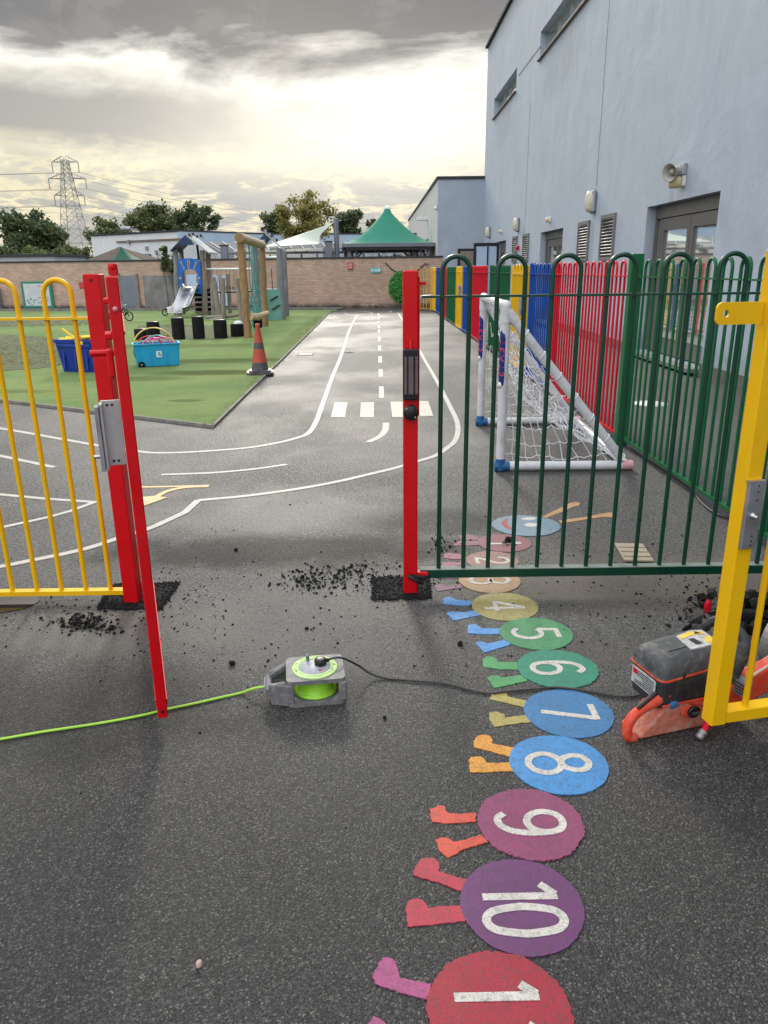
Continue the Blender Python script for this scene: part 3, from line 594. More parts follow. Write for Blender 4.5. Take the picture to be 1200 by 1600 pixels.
for i, (num, px, c, jag) in enumerate(segs):
    z1 = .0030 + .0005 * (i % 3)
    seg, (cx, cy, rx, ry) = disc(cat_t, 'body_segment', px, c, jag, z1, seed=i + 1)
    seg['label'] = 'round painted segment numbered ' + num
    mn = MB(); hh = rx * 2 * (.62 if num != '11' else .60); tw = .075 * hh if len(num) == 1 else .095 * hh; wdt = .115 * hh
    off0 = {'10': .0, '11': .0}.get(num, 0)
    for j, ch in enumerate(num):
        if len(num) == 1: ox = -.30 * hh * .9
        elif num == '10': ox = (-.62 + .0) * hh * .72 if j == 0 else .02 * hh
        else: ox = (-.42) * hh if j == 0 else .12 * hh
        sxw = .9 if len(num) == 1 else (.62 if num == '11' else .8)
        for si, st in enumerate(STROKES[ch]):
            loc = []
            stp = st if ch in SHARP or (ch == '5' and si == 0) or (ch == '2' and si == 1) else [tuple(v) [:2] for v in cat_rom([(p[0], p[1], 0) for p in st], 5, ch in CLOSED or (ch in '69' and si == 0))]
            for (tx, ty) in stp:
                lx = ox + tx * hh * sxw; ly = (ty - .5) * hh
                loc.append((cx + ly + .0 - base.x, cy - lx * (ry / rx) - base.y))      # text up = +X, text right = -Y
            ribbon(mn, loc, wdt, z1 - .002, z1 + .0014 + .0004 * si, closed=ch in CLOSED or (ch in '69' and si == 0))
    mn.build('numeral', 'digit', seg)
    lm = marking('leg_paint_' + num, tuple(x * .88 for x in srgb(*LEGC[num])), .7, tuple(x * .35 + .02 for x in srgb(*LEGC[num])))
    for _, pts in LEGS.get(num, []): leg(seg, pts, lm, Z4, S4)
    for pts in LEG3.get(num, []): leg(seg, pts, lm, Z3, S3)
head, (hx, hy, hrx, hry) = disc(cat_t, 'head', (769.6, 877, 806, 838.5), (104, 130, 146), .012, .0048, seed=40)
for (ex, ey, wx, wy) in ((524, 132, 38, 7), (538, 163, 36, 9)):
    q = [gp(660 + (ex + wx * cos(t * .3)) / S3, 770 + (ey + wy * sin(t * .3)) / S3) for t in range(21)]
    m = MB(); m.prism([loc2(p) for p in q], .004, .0062); m.build('eye', 'digit', head)
m = MB(); m.prism([loc2(gp(660 + x / S3, 770 + y / S3)) for x, y in ((422, 130), (405, 136), (393, 148), (394, 162), (408, 174), (428, 183), (455, 186), (438, 177), (424, 166), (417, 152), (419, 140))], .004, .0062); m.build('mouth', marking('mouth_paint', (.30, .02, .035), .3), head)
ac = marking('antenna_paint', srgb(172, 132, 86), .4)
for pts in ([(592, 118), (610, 126), (700, 92), (745, 70), (775, 64), (780, 54), (762, 47), (730, 50), (712, 62), (690, 72)], [(672, 138), (685, 152), (800, 134), (890, 120), (935, 122), (945, 108), (930, 98), (890, 103), (800, 122)]):
    m = MB(); m.prism([loc2(gp(660 + x / S3, 770 + y / S3)) for x, y in pts], -.001, .0026); m.build('antenna', ac, head)
# ================================================================== FENCES AND GATES
PROTO = {}
def hoop_mesh(m, z0, zt, s, r, n=8):
    k = (m, z0, zt, s, r)
    if k in PROTO: return PROTO[k]
    mb = MB(); c = zt - s / 2 - r * .5
    pts = [(0, 0, z0)] + [(0, 0, z0 + (c - z0) * t) for t in (.5, 1.)] + [(s / 2 - s / 2 * cos(a), 0, c + s / 2 * sin(a)) for a in [pi * j / 12 for j in range(1, 12)]] + [(s, 0, c), (s, 0, z0 + (c - z0) * .5), (s, 0, z0)]
    mb.tube(pts, r, n); o = mb.build('hoop', m); me = o.data; bpy.data.objects.remove(o); PROTO[k] = me; return me
def put_hoop(root, me, x):
    o = bpy.data.objects.new('hoop', me); col.objects.link(o); o.parent = root; o.location = (x, 0, 0); return o
def panel(name, label, m, loc, rz, L, pitch=.117, zr=1.42, zb=.07, zt=1.55, r=.0112, post=True, group='bow-top fence panels beside the path', first=None, cat='fence', stiles=False, postm=None):
    root = thing(name, label, cat, loc, rz, group)
    n = int((L - .10) / (2 * pitch)); st = (L - (2 * n - 1) * pitch) / 2 if first is None else first
    me = hoop_mesh(m, zb + .012, zt, pitch, r)
    for i in range(n): put_hoop(root, me, st + i * 2 * pitch)
    a = MB(); a.box((L / 2, 0, zr), (L - .004, .040 if not stiles else .03, .010 if not stiles else .03)); a.build('top_rail', m, root)
    a = MB(); a.box((L / 2, 0, zb), (L - .004, .040, .022 if not stiles else .035)); a.build('bottom_rail', m, root)
    if post: a = MB(); a.box((L - .03, -.035, .78), (.06, .07, 1.56), ch=.004); a.build('post', postm or m, root)
    if stiles:
        for x in (-.02, L + .02): a = MB(); a.box((x, 0, .80), (.045, .045, 1.46), ch=.004); a.build('stile', m, root)
    return root
FX = 2.17
FE = [('redfence', 'red', 6.57, 9.42), ('bluefence', 'blue', 9.46, 10.95), ('yellow', 'yellow', 11.08, 12.2), ('greenfence', 'green', 12.32, 14.75), ('redfence', 'red', 14.83, 17.72), ('bluefence', 'blue', 17.78, 19.2),
      ('yellow', 'yellow', 19.32, 20.6), ('greenfence', 'green', 20.7, 23.42), ('redfence', 'red', 23.5, 25.95), ('bluefence', 'blue', 26.0, 27.55), ('yellow', 'yellow', 27.65, 29.3)]
FL = ['red bow-top fence panel directly beyond the nearest green panel', 'blue bow-top fence panel just beyond the near red one, behind the goal net', 'yellow bow-top gate with a grey lock box behind the goal post', 'green bow-top fence panel just beyond the nearer yellow gate',
      'red bow-top fence panel just beyond the football goal top corner', 'narrow blue bow-top fence panel between a red panel and the far yellow gate', 'farther yellow bow-top gate between a blue and a green panel', 'green bow-top fence panel beyond the farther yellow gate',
      'narrow-looking red bow-top fence panel between far green and far blue panels', 'farthest blue bow-top fence panel near the brick wall', 'yellow bow-top panel at the far corner by the brick wall']
for (m, cn, y0, y1), lb in zip(FE, FL):
    gate = m == 'yellow' and y0 < 25
    root = panel('bow_top_gate' if gate else 'bow_top_fence', lb, m, (FX, y0, 0), pi / 2, y1 - y0, cat='gate' if gate else 'fence', stiles=gate, post=not gate)
    if gate:
        a = MB(); a.box((.08, .05, .98), (.13, .07, .26), ch=.006); a.build('lock_box', 'galv', root)
        a = MB(); a.box((.12, 0, 1.30), (.20, .05, .05)); a.build('latch', m, root)
root = panel('bow_top_fence', 'long green bow-top fence panel nearest on the right, running towards the camera', 'greenfence', (FX, 2.2, 0), pi / 2, 4.26, post=False)
a = MB(); a.box((4.30, 0, .80), (.085, .10, 1.60), ch=.004); a.build('post', 'greenfence', root)
# yellow cross panel in the far corner, facing the camera
root = panel('bow_top_fence', 'yellow bow-top panel facing the camera in front of the brick wall corner', 'yellow', (1.16, 29.4, 0), 0, 1.0, pitch=.12)
a = MB(); a.box((.5, -.04, .98), (.55, .03, .12)); a.build('sign_plate', 'redfence', root)
# front green panel, with its fixings to the red post
gz = 3.37
root = panel('bow_top_fence', 'dark green bow-top panel across the photograph, hooked to the right red post', 'darkgreen', (.20, gz, 0), 0, 1.98, pitch=.1195, zr=1.385, zb=.10, zt=1.555, r=.0105, post=False, first=.092, group=None)
a = MB(); a.box((.985, .0, .0935), (1.97, .050, .040)); a.build('bottom_bar', 'darkgreen', root); a = MB(); a.box((.985, .0, .1150), (1.968, .046, .003)); a.build('dusty_ledge', 'dustygreen', root)
# left yellow panel
root = panel('bow_top_fence', 'yellow bow-top panel at the left edge fixed to the left red post', 'yellow', (-1.20, 3.31, 0), pi, 1.9, pitch=.117, zr=1.315, zb=.045, zt=1.478, r=.0115, post=False, first=.085, group=None)
a = MB(); a.box((-.015, 0, 1.312), (.05, .05, .028)); a.build('rail_fixing', 'red', root)
# red posts
root = thing('gate_post', 'square red steel post in the middle carrying a black magnetic lock', 'post', gp(641, 924)); px_ = root.location.x
a = MB(); a.box((0, 0, .745), (.066, .06, 1.50), ch=.005); a.build('post_tube', 'red', root)
a = MB(); a.box((.037, .012, 1.17), (.007, .05, .60), ch=.002); a.build('side_flange', 'red', root)
zt_, zb_ = aY(641, 545, 3.32).z, aY(641, 624, 3.32).z
mg = MB(); mg.box((0, -.045, (zt_ + zb_) / 2), (.069, .034, zt_ - zb_), ch=.004); mgo = mg.build('magnetic_lock', 'black', root)
for x_, w_ in ((-.0235, .011), (0., .021), (.0245, .011)):
    a = MB(); a.box((x_, -.0635, (zt_ + zb_) / 2 - .002), (w_, .005, (zt_ - zb_) * .74)); a.build('pole_face', 'magface', mgo)
a = MB(); a.lathe([(.0, -.0), (.033, .0), (.034, .008), (.034, .03), (.030, .036), (0, .036)], (0, -.03, aY(641, 644, 3.32).z), axis=(0, -1, 0)); ko = a.build('release_button', 'black', root)
for sx_ in (-1, 1):
    a = MB(); a.lathe([(0, 0), (.004, 0), (.003, .003), (0, .003)], (sx_ * .019, -.066, aY(641, 644, 3.32).z - sx_ * -.0 + (-.019 * sx_)), axis=(0, -1, 0), n=8); a.build('screw', 'alu', ko)
a = MB(); a.tube([(0, -.032, 1.205), (0, -.044, 1.20), (0, -.047, 1.15), (0, -.044, 1.10), (0, -.032, 1.095)], .0055, 8); a.build('grab_handle', 'red', root)
a = MB(); a.tube(cat_rom([(.03, 0, .075), (.05, -.045, .068), (.02, -.055, .085), (-.005, -.045, .10), (.06, -.03, .085), (.10, -.0, .09)], 5), .010, 8); a.build('hinge_strap', 'black', root)
a = MB(); a.tube([(.033, 0, 1.36), (.045, -.0, 1.385), (.09, 0, 1.388)], .006, 8); a.build('rail_hook', 'whitetube', root)
a = MB(); a.box((.055, -.01, .095), (.06, .03, .03), ch=.004); a.build('lower_fixing', 'red', root)
# left red post
lp_ = gp(206, 942); LPX = lp_.x
root = thing('gate_post', 'square red steel post on the left standing in a patch of fresh tarmac', 'post', (lp_.x, lp_.y + .03, 0))
a = MB(); a.box((0, 0, .745), (.07, .07, 1.50), ch=.004); a.build('post_tube', 'red', root)
a = MB(); a.box((.0, -.037, 1.47), (.01, .004, .01)); a.build('rivet', 'black', root)
# red gate leaf swung open towards the camera, seen edge-on
n0 = aY(246, 1122, 2.25); n0.x = -.752; n0.z = 0; h0 = Vector((LPX + .085, lp_.y + .03, 0))
dv = (n0 - h0); LL = dv.length; rz = math.atan2(dv.y, dv.x)
root = panel('steel_gate', 'red steel gate leaf swung open towards the camera, seen edge-on', 'red', (h0.x, h0.y, 0), rz, LL, pitch=.115, zr=1.33, zb=.09, zt=1.45, r=.007, post=False, group=None, cat='gate')
for c in list(root.children):
    if c.name.startswith('hoop'): pass
a = MB(); a.box((-.0, .0, .80), (.04, .03, 1.42), ch=.003); hs = a.build('hinge_stile', 'red', root)
a = MB(); a.lathe([(0, 1.535), (.018, 1.535), (.02, 1.53), (.02, 1.49), (0, 1.49)], n=14); a.build('hinge_cap', 'red', hs)
a = MB(); a.box((LL, 0, .765), (.036, .034, 1.45), ch=.004); ns = a.build('lock_stile', 'red', root)
a = MB(); a.lathe([(0, 0), (.006, 0), (.006, .003), (0, .003)], (LL + .0225, 0, .07), axis=(1, 0, 0), n=12); a.build('bolt_hole', 'darkvoid', ns)
a = MB(); a.lathe([(0, 0), (.007, 0), (.0065, .003), (0, .004)], (LL + .0225, 0, 1.40), axis=(1, 0, 0), n=12); a.build('rivet', 'pinkfit', ns)
# local +y or -y that points to the left in the picture
sy = -1.   # leaf x axis points to camera (-Y), its -y side is towards -X
a = MB(); zt_, zb_ = aY(180, 622, 2.3).z, aY(190, 722, 2.3).z; zc_ = (zt_ + zb_) / 2; hh_ = zt_ - zb_
a.box((LL - .03, sy * .047, zc_), (.006, .056, hh_), ch=.001); a.box((LL - .01, sy * .074, zc_ - .005), (.044, .008, hh_), ch=.001)
ar = a.build('armature_bracket', 'alu', root)
a = MB(); a.box((LL - .002, sy * .086, zc_ - .008), (.045, .013, hh_ * .98), ch=.002); a.build('armature_plate', 'galv', ar)
for zz in (-1, 1):
    for yy in (.042, .056):
        a = MB(); a.lathe([(0, 0), (.0045, 0), (.003, .003), (0, .003)], (LL - .027, sy * yy, zc_ + zz * hh_ * .43), axis=(1, 0, 0), n=8); a.build('screw', 'black', ar)
a = MB(); a.tube([(LL - .03, sy * .09, zc_ - .07), (LL - .03, sy * .112, zc_ - .07)], .006, 10); a.build('armature_bolt', 'steel', ar)
a = MB(); z1_ = aY(160, 550, 2.6).z; a.tube([(LL - .35, sy * .02, z1_), (LL - .35, sy * .10, z1_)], .011, 10); a.build('slide_bolt_handle', 'red', root)
a = MB(); a.box((LL - .25, sy * .035, z1_ - .025), (.02, .022, .095), ch=.006); a.build('latch_plate', 'red', root)
a = MB(); a.box((LL - .45, sy * .03, z1_ + .05), (.12, .035, .02), ch=.003); a.box((LL - .6, sy * .028, z1_ + .16), (.06, .03, .02), ch=.004); a.build('bolt_guide', 'red', root)
# yellow gate leaf on the right
y0 = 2.0; g0 = aY(1118, 1131, y0); th = R(11)
root = thing('steel_gate', 'yellow steel gate leaf at the right edge, standing open over the cutting saw', 'gate', (1.035, y0, 0), th)
zb_ = .15; Lg = 1.2
a = MB(); a.box((0, 0, (zb_ + 1.54) / 2), (.052, .052, 1.54 - zb_), ch=.004); st_ = a.build('lock_stile', 'yellow', root)
a = MB(); a.box((.026 + Lg / 2, 0, zb_ + .024), (Lg, .046, .042), ch=.003); a.build('bottom_rail', 'yellow', root)
a = MB(); a.box((.026 + Lg / 2, 0, 1.36), (Lg, .012, .03)); a.build('top_rail', 'yellow', root)
me = hoop_mesh('yellow', zb_ + .04, 1.53, .117, .0095)
for i in range(4): put_hoop(root, me, .105 + .234 * i)
a = MB(); a.box((Lg + .05, 0, .84), (.052, .052, 1.40), ch=.004); a.build('hinge_stile', 'yellow', root)
pl = [(-.142, -.022), (-.135, -.028), (.0, -.028), (.0, .028), (-.132, .028), (-.142, .018)]
mb = MB(); cx_, cy_, r_ = -.117, 0., .0095
outer = [(-.142 + .012 * (1 - cos(t)), .028 - .012 * (1 - sin(t))) for t in (0, pi / 4, pi / 2)]
oo = [(-.012, .028), (-.132, .028), (-.1405, .0235), (-.144, .016), (-.144, -.016), (-.1405, -.0235), (-.132, -.028), (-.012, -.028)]
hole = [(cx_ + r_ * cos(2 * pi * k / 16), cy_ + r_ * sin(2 * pi * k / 16)) for k in range(16)]
bmx = bmesh.new(); ov = [bmx.verts.new((p[0], 0, p[1])) for p in oo]; hv = [bmx.verts.new((p[0], 0, p[1])) for p in hole]
es = [bmx.edges.new((ov[i], ov[(i + 1) % len(ov)])) for i in range(len(ov))] + [bmx.edges.new((hv[i], hv[(i + 1) % 16])) for i in range(16)]
bmesh.ops.triangle_fill(bmx, edges=es, use_beauty=True); bmx.verts.index_update()
fv = [tuple(v.co) for v in bmx.verts]; ff = [tuple(v.index for v in f.verts) for f in bmx.faces]; bmx.free()
n_ = len(fv); zl = aY(1130, 489, y0).z
mb.add([(x_ - .02, -.004, z_ + zl) for x_, _, z_ in fv] + [(x_ - .02, .004, z_ + zl) for x_, _, z_ in fv], ff + [tuple(i + n_ for i in f) for f in ff])
for k0, cnt in ((0, 8), (8, 16)):
    for i in range(cnt): a_, b_ = k0 + i, k0 + (i + 1) % cnt; mb.add([mb.v[a_], mb.v[b_], mb.v[n_ + b_], mb.v[n_ + a_]], [(0, 1, 2, 3)])
mb.build('bolt_lug', 'yellow', root)
zt_, zb2 = aY(1158, 752, 1.97).z, aY(1158, 856, 1.97).z
a = MB(); a.box((-.0, -.034, (zt_ + zb2) / 2), (.046, .014, zt_ - zb2), ch=.001); ap = a.build('armature_plate', 'alu', root)
a = MB(); a.box((-.0, -.0265, zt_ + .001), (.05, .03, .004)); a.build('bracket_lip', 'alu', ap)
for zz in (.086, .070, .045, -.06, -.075, -.088):
    a = MB(); a.lathe([(0, 0), (.0028, 0), (.0022, .0015), (0, .0015)], (.005, -.0405, (zt_ + zb2) / 2 + zz), axis=(0, -1, 0), n=8); a.build('screw_hole', 'darkvoid', ap)
a = MB(); a.lathe([(0, 0), (.010, 0), (.010, .003), (.006, .005), (.006, .014), (.0045, .018), (0, .018)], (.0, -.0405, (zt_ + zb2) / 2), axis=(0, -1, 0), n=14); a.build('armature_bolt', 'steel', ap)
# ================================================================== BRICK WALL
Wt = (WR - WL2).dot(wd); WH = 1.93
bwall = thing('brick_wall', 'low buff brick boundary wall with a grey coping at the back of the playground', 'wall', WL2, wrz)
a = MB(); a.box((Wt / 2 - 2, .12, WH / 2), (Wt + 4, .22, WH)); a.build('brickwork', 'brick', bwall)
a = MB(); a.box((Wt / 2 - 2, .12, WH + .035), (Wt + 4.06, .30, .07), ch=.01); a.build('coping', 'coping', bwall)
def wallbox(px0, py0, px1, py1, th, off=0.):
    a_, b_ = aW(px0, py0, off), aW(px1, py1, off); x0, x1 = (a_ - WL2).dot(wd), (b_ - WL2).dot(wd)
    return (x0 + x1) / 2, (a_.z + b_.z) / 2, abs(x1 - x0), abs(a_.z - b_.z)
def wall_thing(name, label, cat, px, m, th=.04, part=None, off=.03, group=None):
    x_, z_, w_, h_ = wallbox(*px, th, off); p = wp(x_, off + th / 2); p.z = z_ - h_ / 2
    t = thing(name, label, cat, p, wrz, group); a = MB(); a.box((0, 0, h_ / 2), (w_, th, h_), ch=.004); a.build(part or 'board', m, t); return t, w_, h_
t, w_, h_ = wall_thing('notice_board', 'green framed notice board with a pale poster on the brick wall', 'notice board', (33, 440, 86, 481), 'noticegreen', .07, 'frame')
a = MB(); a.box((0, -.041, h_ / 2), (w_ * .84, .012, h_ * .84)); po = a.build('poster', 'poster', t)
rnd = random.Random(5)
for i in range(26):
    a = MB()
for cn, k in (('hoop_pink', 9), ('hoop_teal', 12), ('navy', 10), ('leaf_bright', 16)):
    a = MB()
    for i in range(k): a.box((rnd.uniform(-.36, .36) * w_, -.049 - .0003 * i, h_ * (.12 + .28 * rnd.random() if cn in ('leaf_bright', 'hoop_teal', 'navy') else .8 + .06 * rnd.random())), (rnd.uniform(.03, .10), .003, rnd.uniform(.012, .045)), rot=Matrix.Rotation(rnd.uniform(-.4, .4), 3, 'Y'))
    a.build('drawing', cn, po)
t, w_, h_ = wall_thing('fire_sign', 'small red and white sign on the brick wall right of the climbing tower', 'sign', (543.5, 410, 551.5, 421), 'signred', .02, 'panel')
for k in range(3): a = MB(); a.box((0, -.012, h_ * (.25 + .25 * k)), (w_ * .7, .005, h_ * .07)); a.build('lettering', 'white', t)
t, w_, h_ = wall_thing('direction_sign', 'small turquoise sign with white arrow pictograms on the brick wall', 'sign', (579, 419, 595, 426), 'signcyan', .02, 'panel')
for pl_ in ([(-.44, .0), (-.30, .28), (-.30, .1), (-.14, .1), (-.14, -.1), (-.30, -.1), (-.30, -.28)], [(-.06, -.3), (-.02, -.05), (-.06, .1), (.02, .28), (.08, .28), (.08, .05), (.13, -.3), (.08, -.3), (.05, -.08), (0, -.3)], [(.2, -.3), (.2, .3), (.32, .2), (.44, .3), (.44, -.3), (.32, -.2)]):
    a = MB(); a.extr([(p[0] * w_, p[1] * h_) for p in pl_], (0, -.014, h_ / 2), (1, 0, 0), (0, 0, 1), .006); a.build('pictogram', 'white', t)
wall_thing('red_paint_stain', 'faded red paint patch on the brick wall left of the red posts', 'paint mark', (123, 441, 131, 451), 'signred', .008, 'paint', .0)
t, w_, h_ = wall_thing('blue_grey_board', 'blue grey door-like board fixed to the wall behind the red posts', 'board', (186, 431, 218, 481), 'boardgrey', .05)
for x_ in (-.51, .52): a = MB(); a.box((w_ * x_, 0, h_ * .52), (.09, .09, h_ * 1.1), ch=.01); a.build('frame_post', 'greylog', t)
wall_thing('cement_board', 'stained grey cement panel on the wall left of the slide', 'panel', (223, 431, 278, 481), 'cement', .03)
wall_thing('grey_cabinet', 'blue grey cabinet at the far left against the brick wall', 'cabinet', (-26, 448, 5, 484), 'boardgrey', .35, off=.05)
for i, (pxx, lb) in enumerate((((331, 430, 345, 478), 'pale blue panel behind the climbing frame, left of a wooden upright'), ((347, 431, 357, 478), 'narrow pale blue panel behind the climbing frame, right one'), ((291, 429, 309, 456), 'pale blue panel seen through the arch of the slide tower'))):
    wall_thing('pale_board', lb, 'board', pxx, 'paleblue', .04, group='pale blue panels behind the climbing frame')
# artificial leaf disc
p = aW(632, 449, .06); dsk = thing('leaf_disc', 'round bright green artificial leaf disc on the brick wall', 'wall decoration', p, wrz)
rad = .66; a = MB(); a.lathe([(0, 0), (rad * .93, 0), (rad * .93, .03), (0, .04)], axis=(0, -1, 0), n=32); a.build('backing', 'darkcanopy', dsk)
a = MB(); rnd = random.Random(8)
for i in range(1500):
    r_ = rad * math.sqrt(rnd.random()); t_ = rnd.uniform(0, 2 * pi); c = Vector((r_ * cos(t_), -.05 - rnd.uniform(0, .03), r_ * sin(t_))); u = Vector((rnd.gauss(0, 1), rnd.gauss(0, .5), rnd.gauss(0, 1))).normalized(); v = u.cross(Vector((rnd.gauss(0, .5), 1, rnd.gauss(0, .5)))).normalized(); l_ = rnd.uniform(.03, .055)
    a.add([c - u * l_, c + v * l_ * .5, c + u * l_, c - v * l_ * .5], [(0, 1, 2, 3)])
a.build('leaves', 'leaf_plastic', dsk)
p1, p2 = aW(602, 410, .03), aW(636, 425, .03)
a = MB(); a.tube([p1.lerp(p2, t_) - Vector((0, 0, .18 * 4 * t_ * (1 - t_))) for t_ in [k / 10 for k in range(11)]] + [aW(650, 424, .05), aW(657, 418, .05), aW(664, 412, .05), aW(669, 413, .05)], .022, 6); tag(a.build('hose', 'black', loc=p1), 'dark hose drooping over the top of the brick wall', 'hose')
# ================================================================== BLUE BUILDING
BX = 4.62; bld = thing('school_building', 'tall pale blue rendered school building with flat roof on the right', 'building', (BX, 14, 0))
def bl(x_, y_, z_): return (x_ - BX, y_ - 14, z_)
YE, ZT, Y0 = 33.75, 9.78, -8.
holes = [(18.2, 23.34, 6.93, 7.60, 'win'), (26.9, 31.65, 6.90, 7.56, 'win'), (12., 16.2, 6.93, 7.60, 'win'), (10.72, 13.52, .10, 2.45, 'door'), (19.43, 22.02, .10, 2.42, 'door'), (27.75, 29.9, .10, 2.43, 'door')]
ys = sorted({Y0, YE} | {h[0] for h in holes} | {h[1] for h in holes}); zs = sorted({0., ZT} | {h[2] for h in holes} | {h[3] for h in holes})
a = MB()
for i in range(len(ys) - 1):
    for j in range(len(zs) - 1):
        ym, zm = (ys[i] + ys[i + 1]) / 2, (zs[j] + zs[j + 1]) / 2
        if any(h[0] < ym < h[1] and h[2] < zm < h[3] for h in holes): continue
        a.add([bl(BX, ys[i], zs[j]), bl(BX, ys[i], zs[j + 1]), bl(BX, ys[i + 1], zs[j + 1]), bl(BX, ys[i + 1], zs[j])], [(0, 1, 2, 3)])
D = .32
for (ya, yb, za, zb_, k) in holes:
    a.add([bl(BX, ya, za), bl(BX + D, ya, za), bl(BX + D, ya, zb_), bl(BX, ya, zb_)], [(0, 1, 2, 3)]); a.add([bl(BX, yb, za), bl(BX, yb, zb_), bl(BX + D, yb, zb_), bl(BX + D, yb, za)], [(0, 1, 2, 3)])
    a.add([bl(BX, ya, zb_), bl(BX + D, ya, zb_), bl(BX + D, yb, zb_), bl(BX, yb, zb_)], [(0, 1, 2, 3)]); a.add([bl(BX, ya, za), bl(BX, yb, za), bl(BX + D, yb, za), bl(BX + D, ya, za)], [(0, 1, 2, 3)])
    a.add([bl(BX + D, ya, za), bl(BX + D, yb, za), bl(BX + D, yb, zb_), bl(BX + D, ya, zb_)], [(0, 1, 2, 3)])
a.add([bl(BX, YE, 0), bl(BX, YE, ZT), bl(24, YE, ZT), bl(24, YE, 0)], [(0, 1, 2, 3)]); a.add([bl(BX, Y0, 0), bl(24, Y0, 0), bl(24, Y0, ZT), bl(BX, Y0, ZT)], [(0, 1, 2, 3)]); a.add([bl(24, Y0, 0), bl(24, YE, 0), bl(24, YE, ZT), bl(24, Y0, ZT)], [(0, 1, 2, 3)])
a.build('wall', 'bluewall', bld)
a = MB(); a.box(bl((BX + 24) / 2, (Y0 + YE) / 2, ZT + .05), (24.2 - BX, YE - Y0 + .16, .10)); a.build('roof_coping', 'coping', bld)
# expansion joints and a step line in the render
for yy, z0_, z1_ in ((24.4, .2, 6.1), (16.75, 3.1, 8.2), (16.2, .2, 2.5)):
    a = MB(); a.box(bl(BX - .002, yy, (z0_ + z1_) / 2), (.006, .012, z1_ - z0_)); a.build('joint', 'louvre', bld)
a = MB(); a.box(bl(BX - .004, 24.9, 7.25), (.012, 3.2, .03)); a.build('joint', 'louvre', bld)
for a_, b_ in ((Y0, 10.7), (13.54, 19.41), (22.04, 27.73), (29.92, 33.7)):
    a = MB(); a.box(bl(BX - .012, (a_ + b_) / 2, .09), (.024, b_ - a_, .18)); a.build('plinth', 'plinth', bld)
for (ya, yb, za, zb_, k) in holes:
    if k == 'win':
        wf = MB(); x_ = BX + .22; hgt = zb_ - za; n = max(2, round((yb - ya) / 1.18))
        for zc in (za + .03, zb_ - .03): wf.box(bl(x_, (ya + yb) / 2, zc), (.06, yb - ya - .01, .06))
        for i in range(n + 1): wf.box(bl(x_, ya + .03 + (yb - ya - .06) * i / n, (za + zb_) / 2), (.055, .045, hgt - .12))
        wo_ = wf.build('window', 'roofwhite', bld)
        g = MB(); g.box(bl(x_ + .02, (ya + yb) / 2, (za + zb_) / 2), (.01, yb - ya - .05, hgt - .08)); g.build('pane', 'glass', wo_)
        s = MB(); s.box(bl(BX - .01, (ya + yb) / 2, za - .02), (.12, yb - ya + .1, .035)); s.build('sill', 'fascia', wo_)
    else:
        x_ = BX + .20; f = MB(); hgt = zb_ - za; W = yb - ya; side = .28
        f.box(bl(x_, (ya + yb) / 2, zb_ - .10), (.09, W - .01, .19)); f.box(bl(x_, ya + .04, (za + zb_) / 2 - .1), (.09, .07, hgt - .21)); f.box(bl(x_, yb - .04, (za + zb_) / 2 - .1), (.09, .07, hgt - .21))
        f.box(bl(x_, yb - side, (za + zb_) / 2 - .1), (.088, .06, hgt - .21)); dr = f.build('door', 'windowframe', bld)
        l0, l1 = ya + .085, yb - side - .035; mid_ = (l0 + l1) / 2
        for q0, q1 in ((l0, mid_ - .008), (mid_ + .008, l1)):
            lf_ = MB(); zlo, zhi = za + .02, zb_ - .21; st = .11
            lf_.box(bl(x_ - .01, q0 + st / 2, (zlo + zhi) / 2), (.06, st, zhi - zlo)); lf_.box(bl(x_ - .01, q1 - st / 2, (zlo + zhi) / 2), (.06, st, zhi - zlo))
            lf_.box(bl(x_ - .01, (q0 + q1) / 2, zhi - .09), (.058, q1 - q0 - 2 * st, .18)); lf_.box(bl(x_ - .01, (q0 + q1) / 2, zlo + .13), (.058, q1 - q0 - 2 * st, .26)); lo_ = lf_.build('door_leaf', 'windowframe', dr)
            g = MB(); g.box(bl(x_ + .0, (q0 + q1) / 2, (zlo + .26 + zhi - .18) / 2), (.01, q1 - q0 - 2 * st, zhi - zlo - .44)); g.build('pane', 'glass', dr)
            g = MB(); g.tube([bl(x_ - .07, (q1 if q0 < mid_ - .3 else q0) + (-.06 if q0 < mid_ - .3 else .06), 1.0), bl(x_ - .07, (q1 if q0 < mid_ - .3 else q0) + (-.06 if q0 < mid_ - .3 else .06), 1.25)], .012, 8); g.build('handle', 'steel', dr)
        g = MB(); g.box(bl(x_ + .005, yb - side / 2 - .03, (za + zb_) / 2 - .1), (.01, side - .1, hgt - .22)); g.build('side_light', 'glass', dr)
        s = MB(); s.box(bl(BX + .08, (ya + yb) / 2, za - .03), (.5, W - .02, .055)); s.build('threshold', 'louvre', dr)
for (ya, yb, za, zb_) in ((17.0, 17.9, 1.62, 2.45), (15.2, 16.12, 1.62, 2.48), (23.6, 24.5, 1.66, 2.48), (25.5, 26.3, 1.66, 2.48)):
    fr = MB(); f_ = .07
    for yy in (ya + f_ / 2, yb - f_ / 2): fr.box(bl(BX - .015, yy, (za + zb_) / 2), (.05, f_, zb_ - za))
    for zz in (za + f_ / 2, zb_ - f_ / 2): fr.box(bl(BX - .015, (ya + yb) / 2, zz), (.048, yb - ya - 2 * f_, f_))
    n = 12
    for i in range(n): fr.box(bl(BX - .014, (ya + yb) / 2, za + f_ + (zb_ - za - 2 * f_) * (i + .5) / n), (.05, yb - ya - 2 * f_, .012), rot=Matrix.Rotation(.75, 3, 'Y'))
    v = fr.build('louvre_vent', 'louvre', bld); bk = MB(); bk.box(bl(BX - .003, (ya + yb) / 2, (za + zb_) / 2), (.004, yb - ya - .1, zb_ - za - .1)); bk.build('vent_back', 'darkvoid', v)
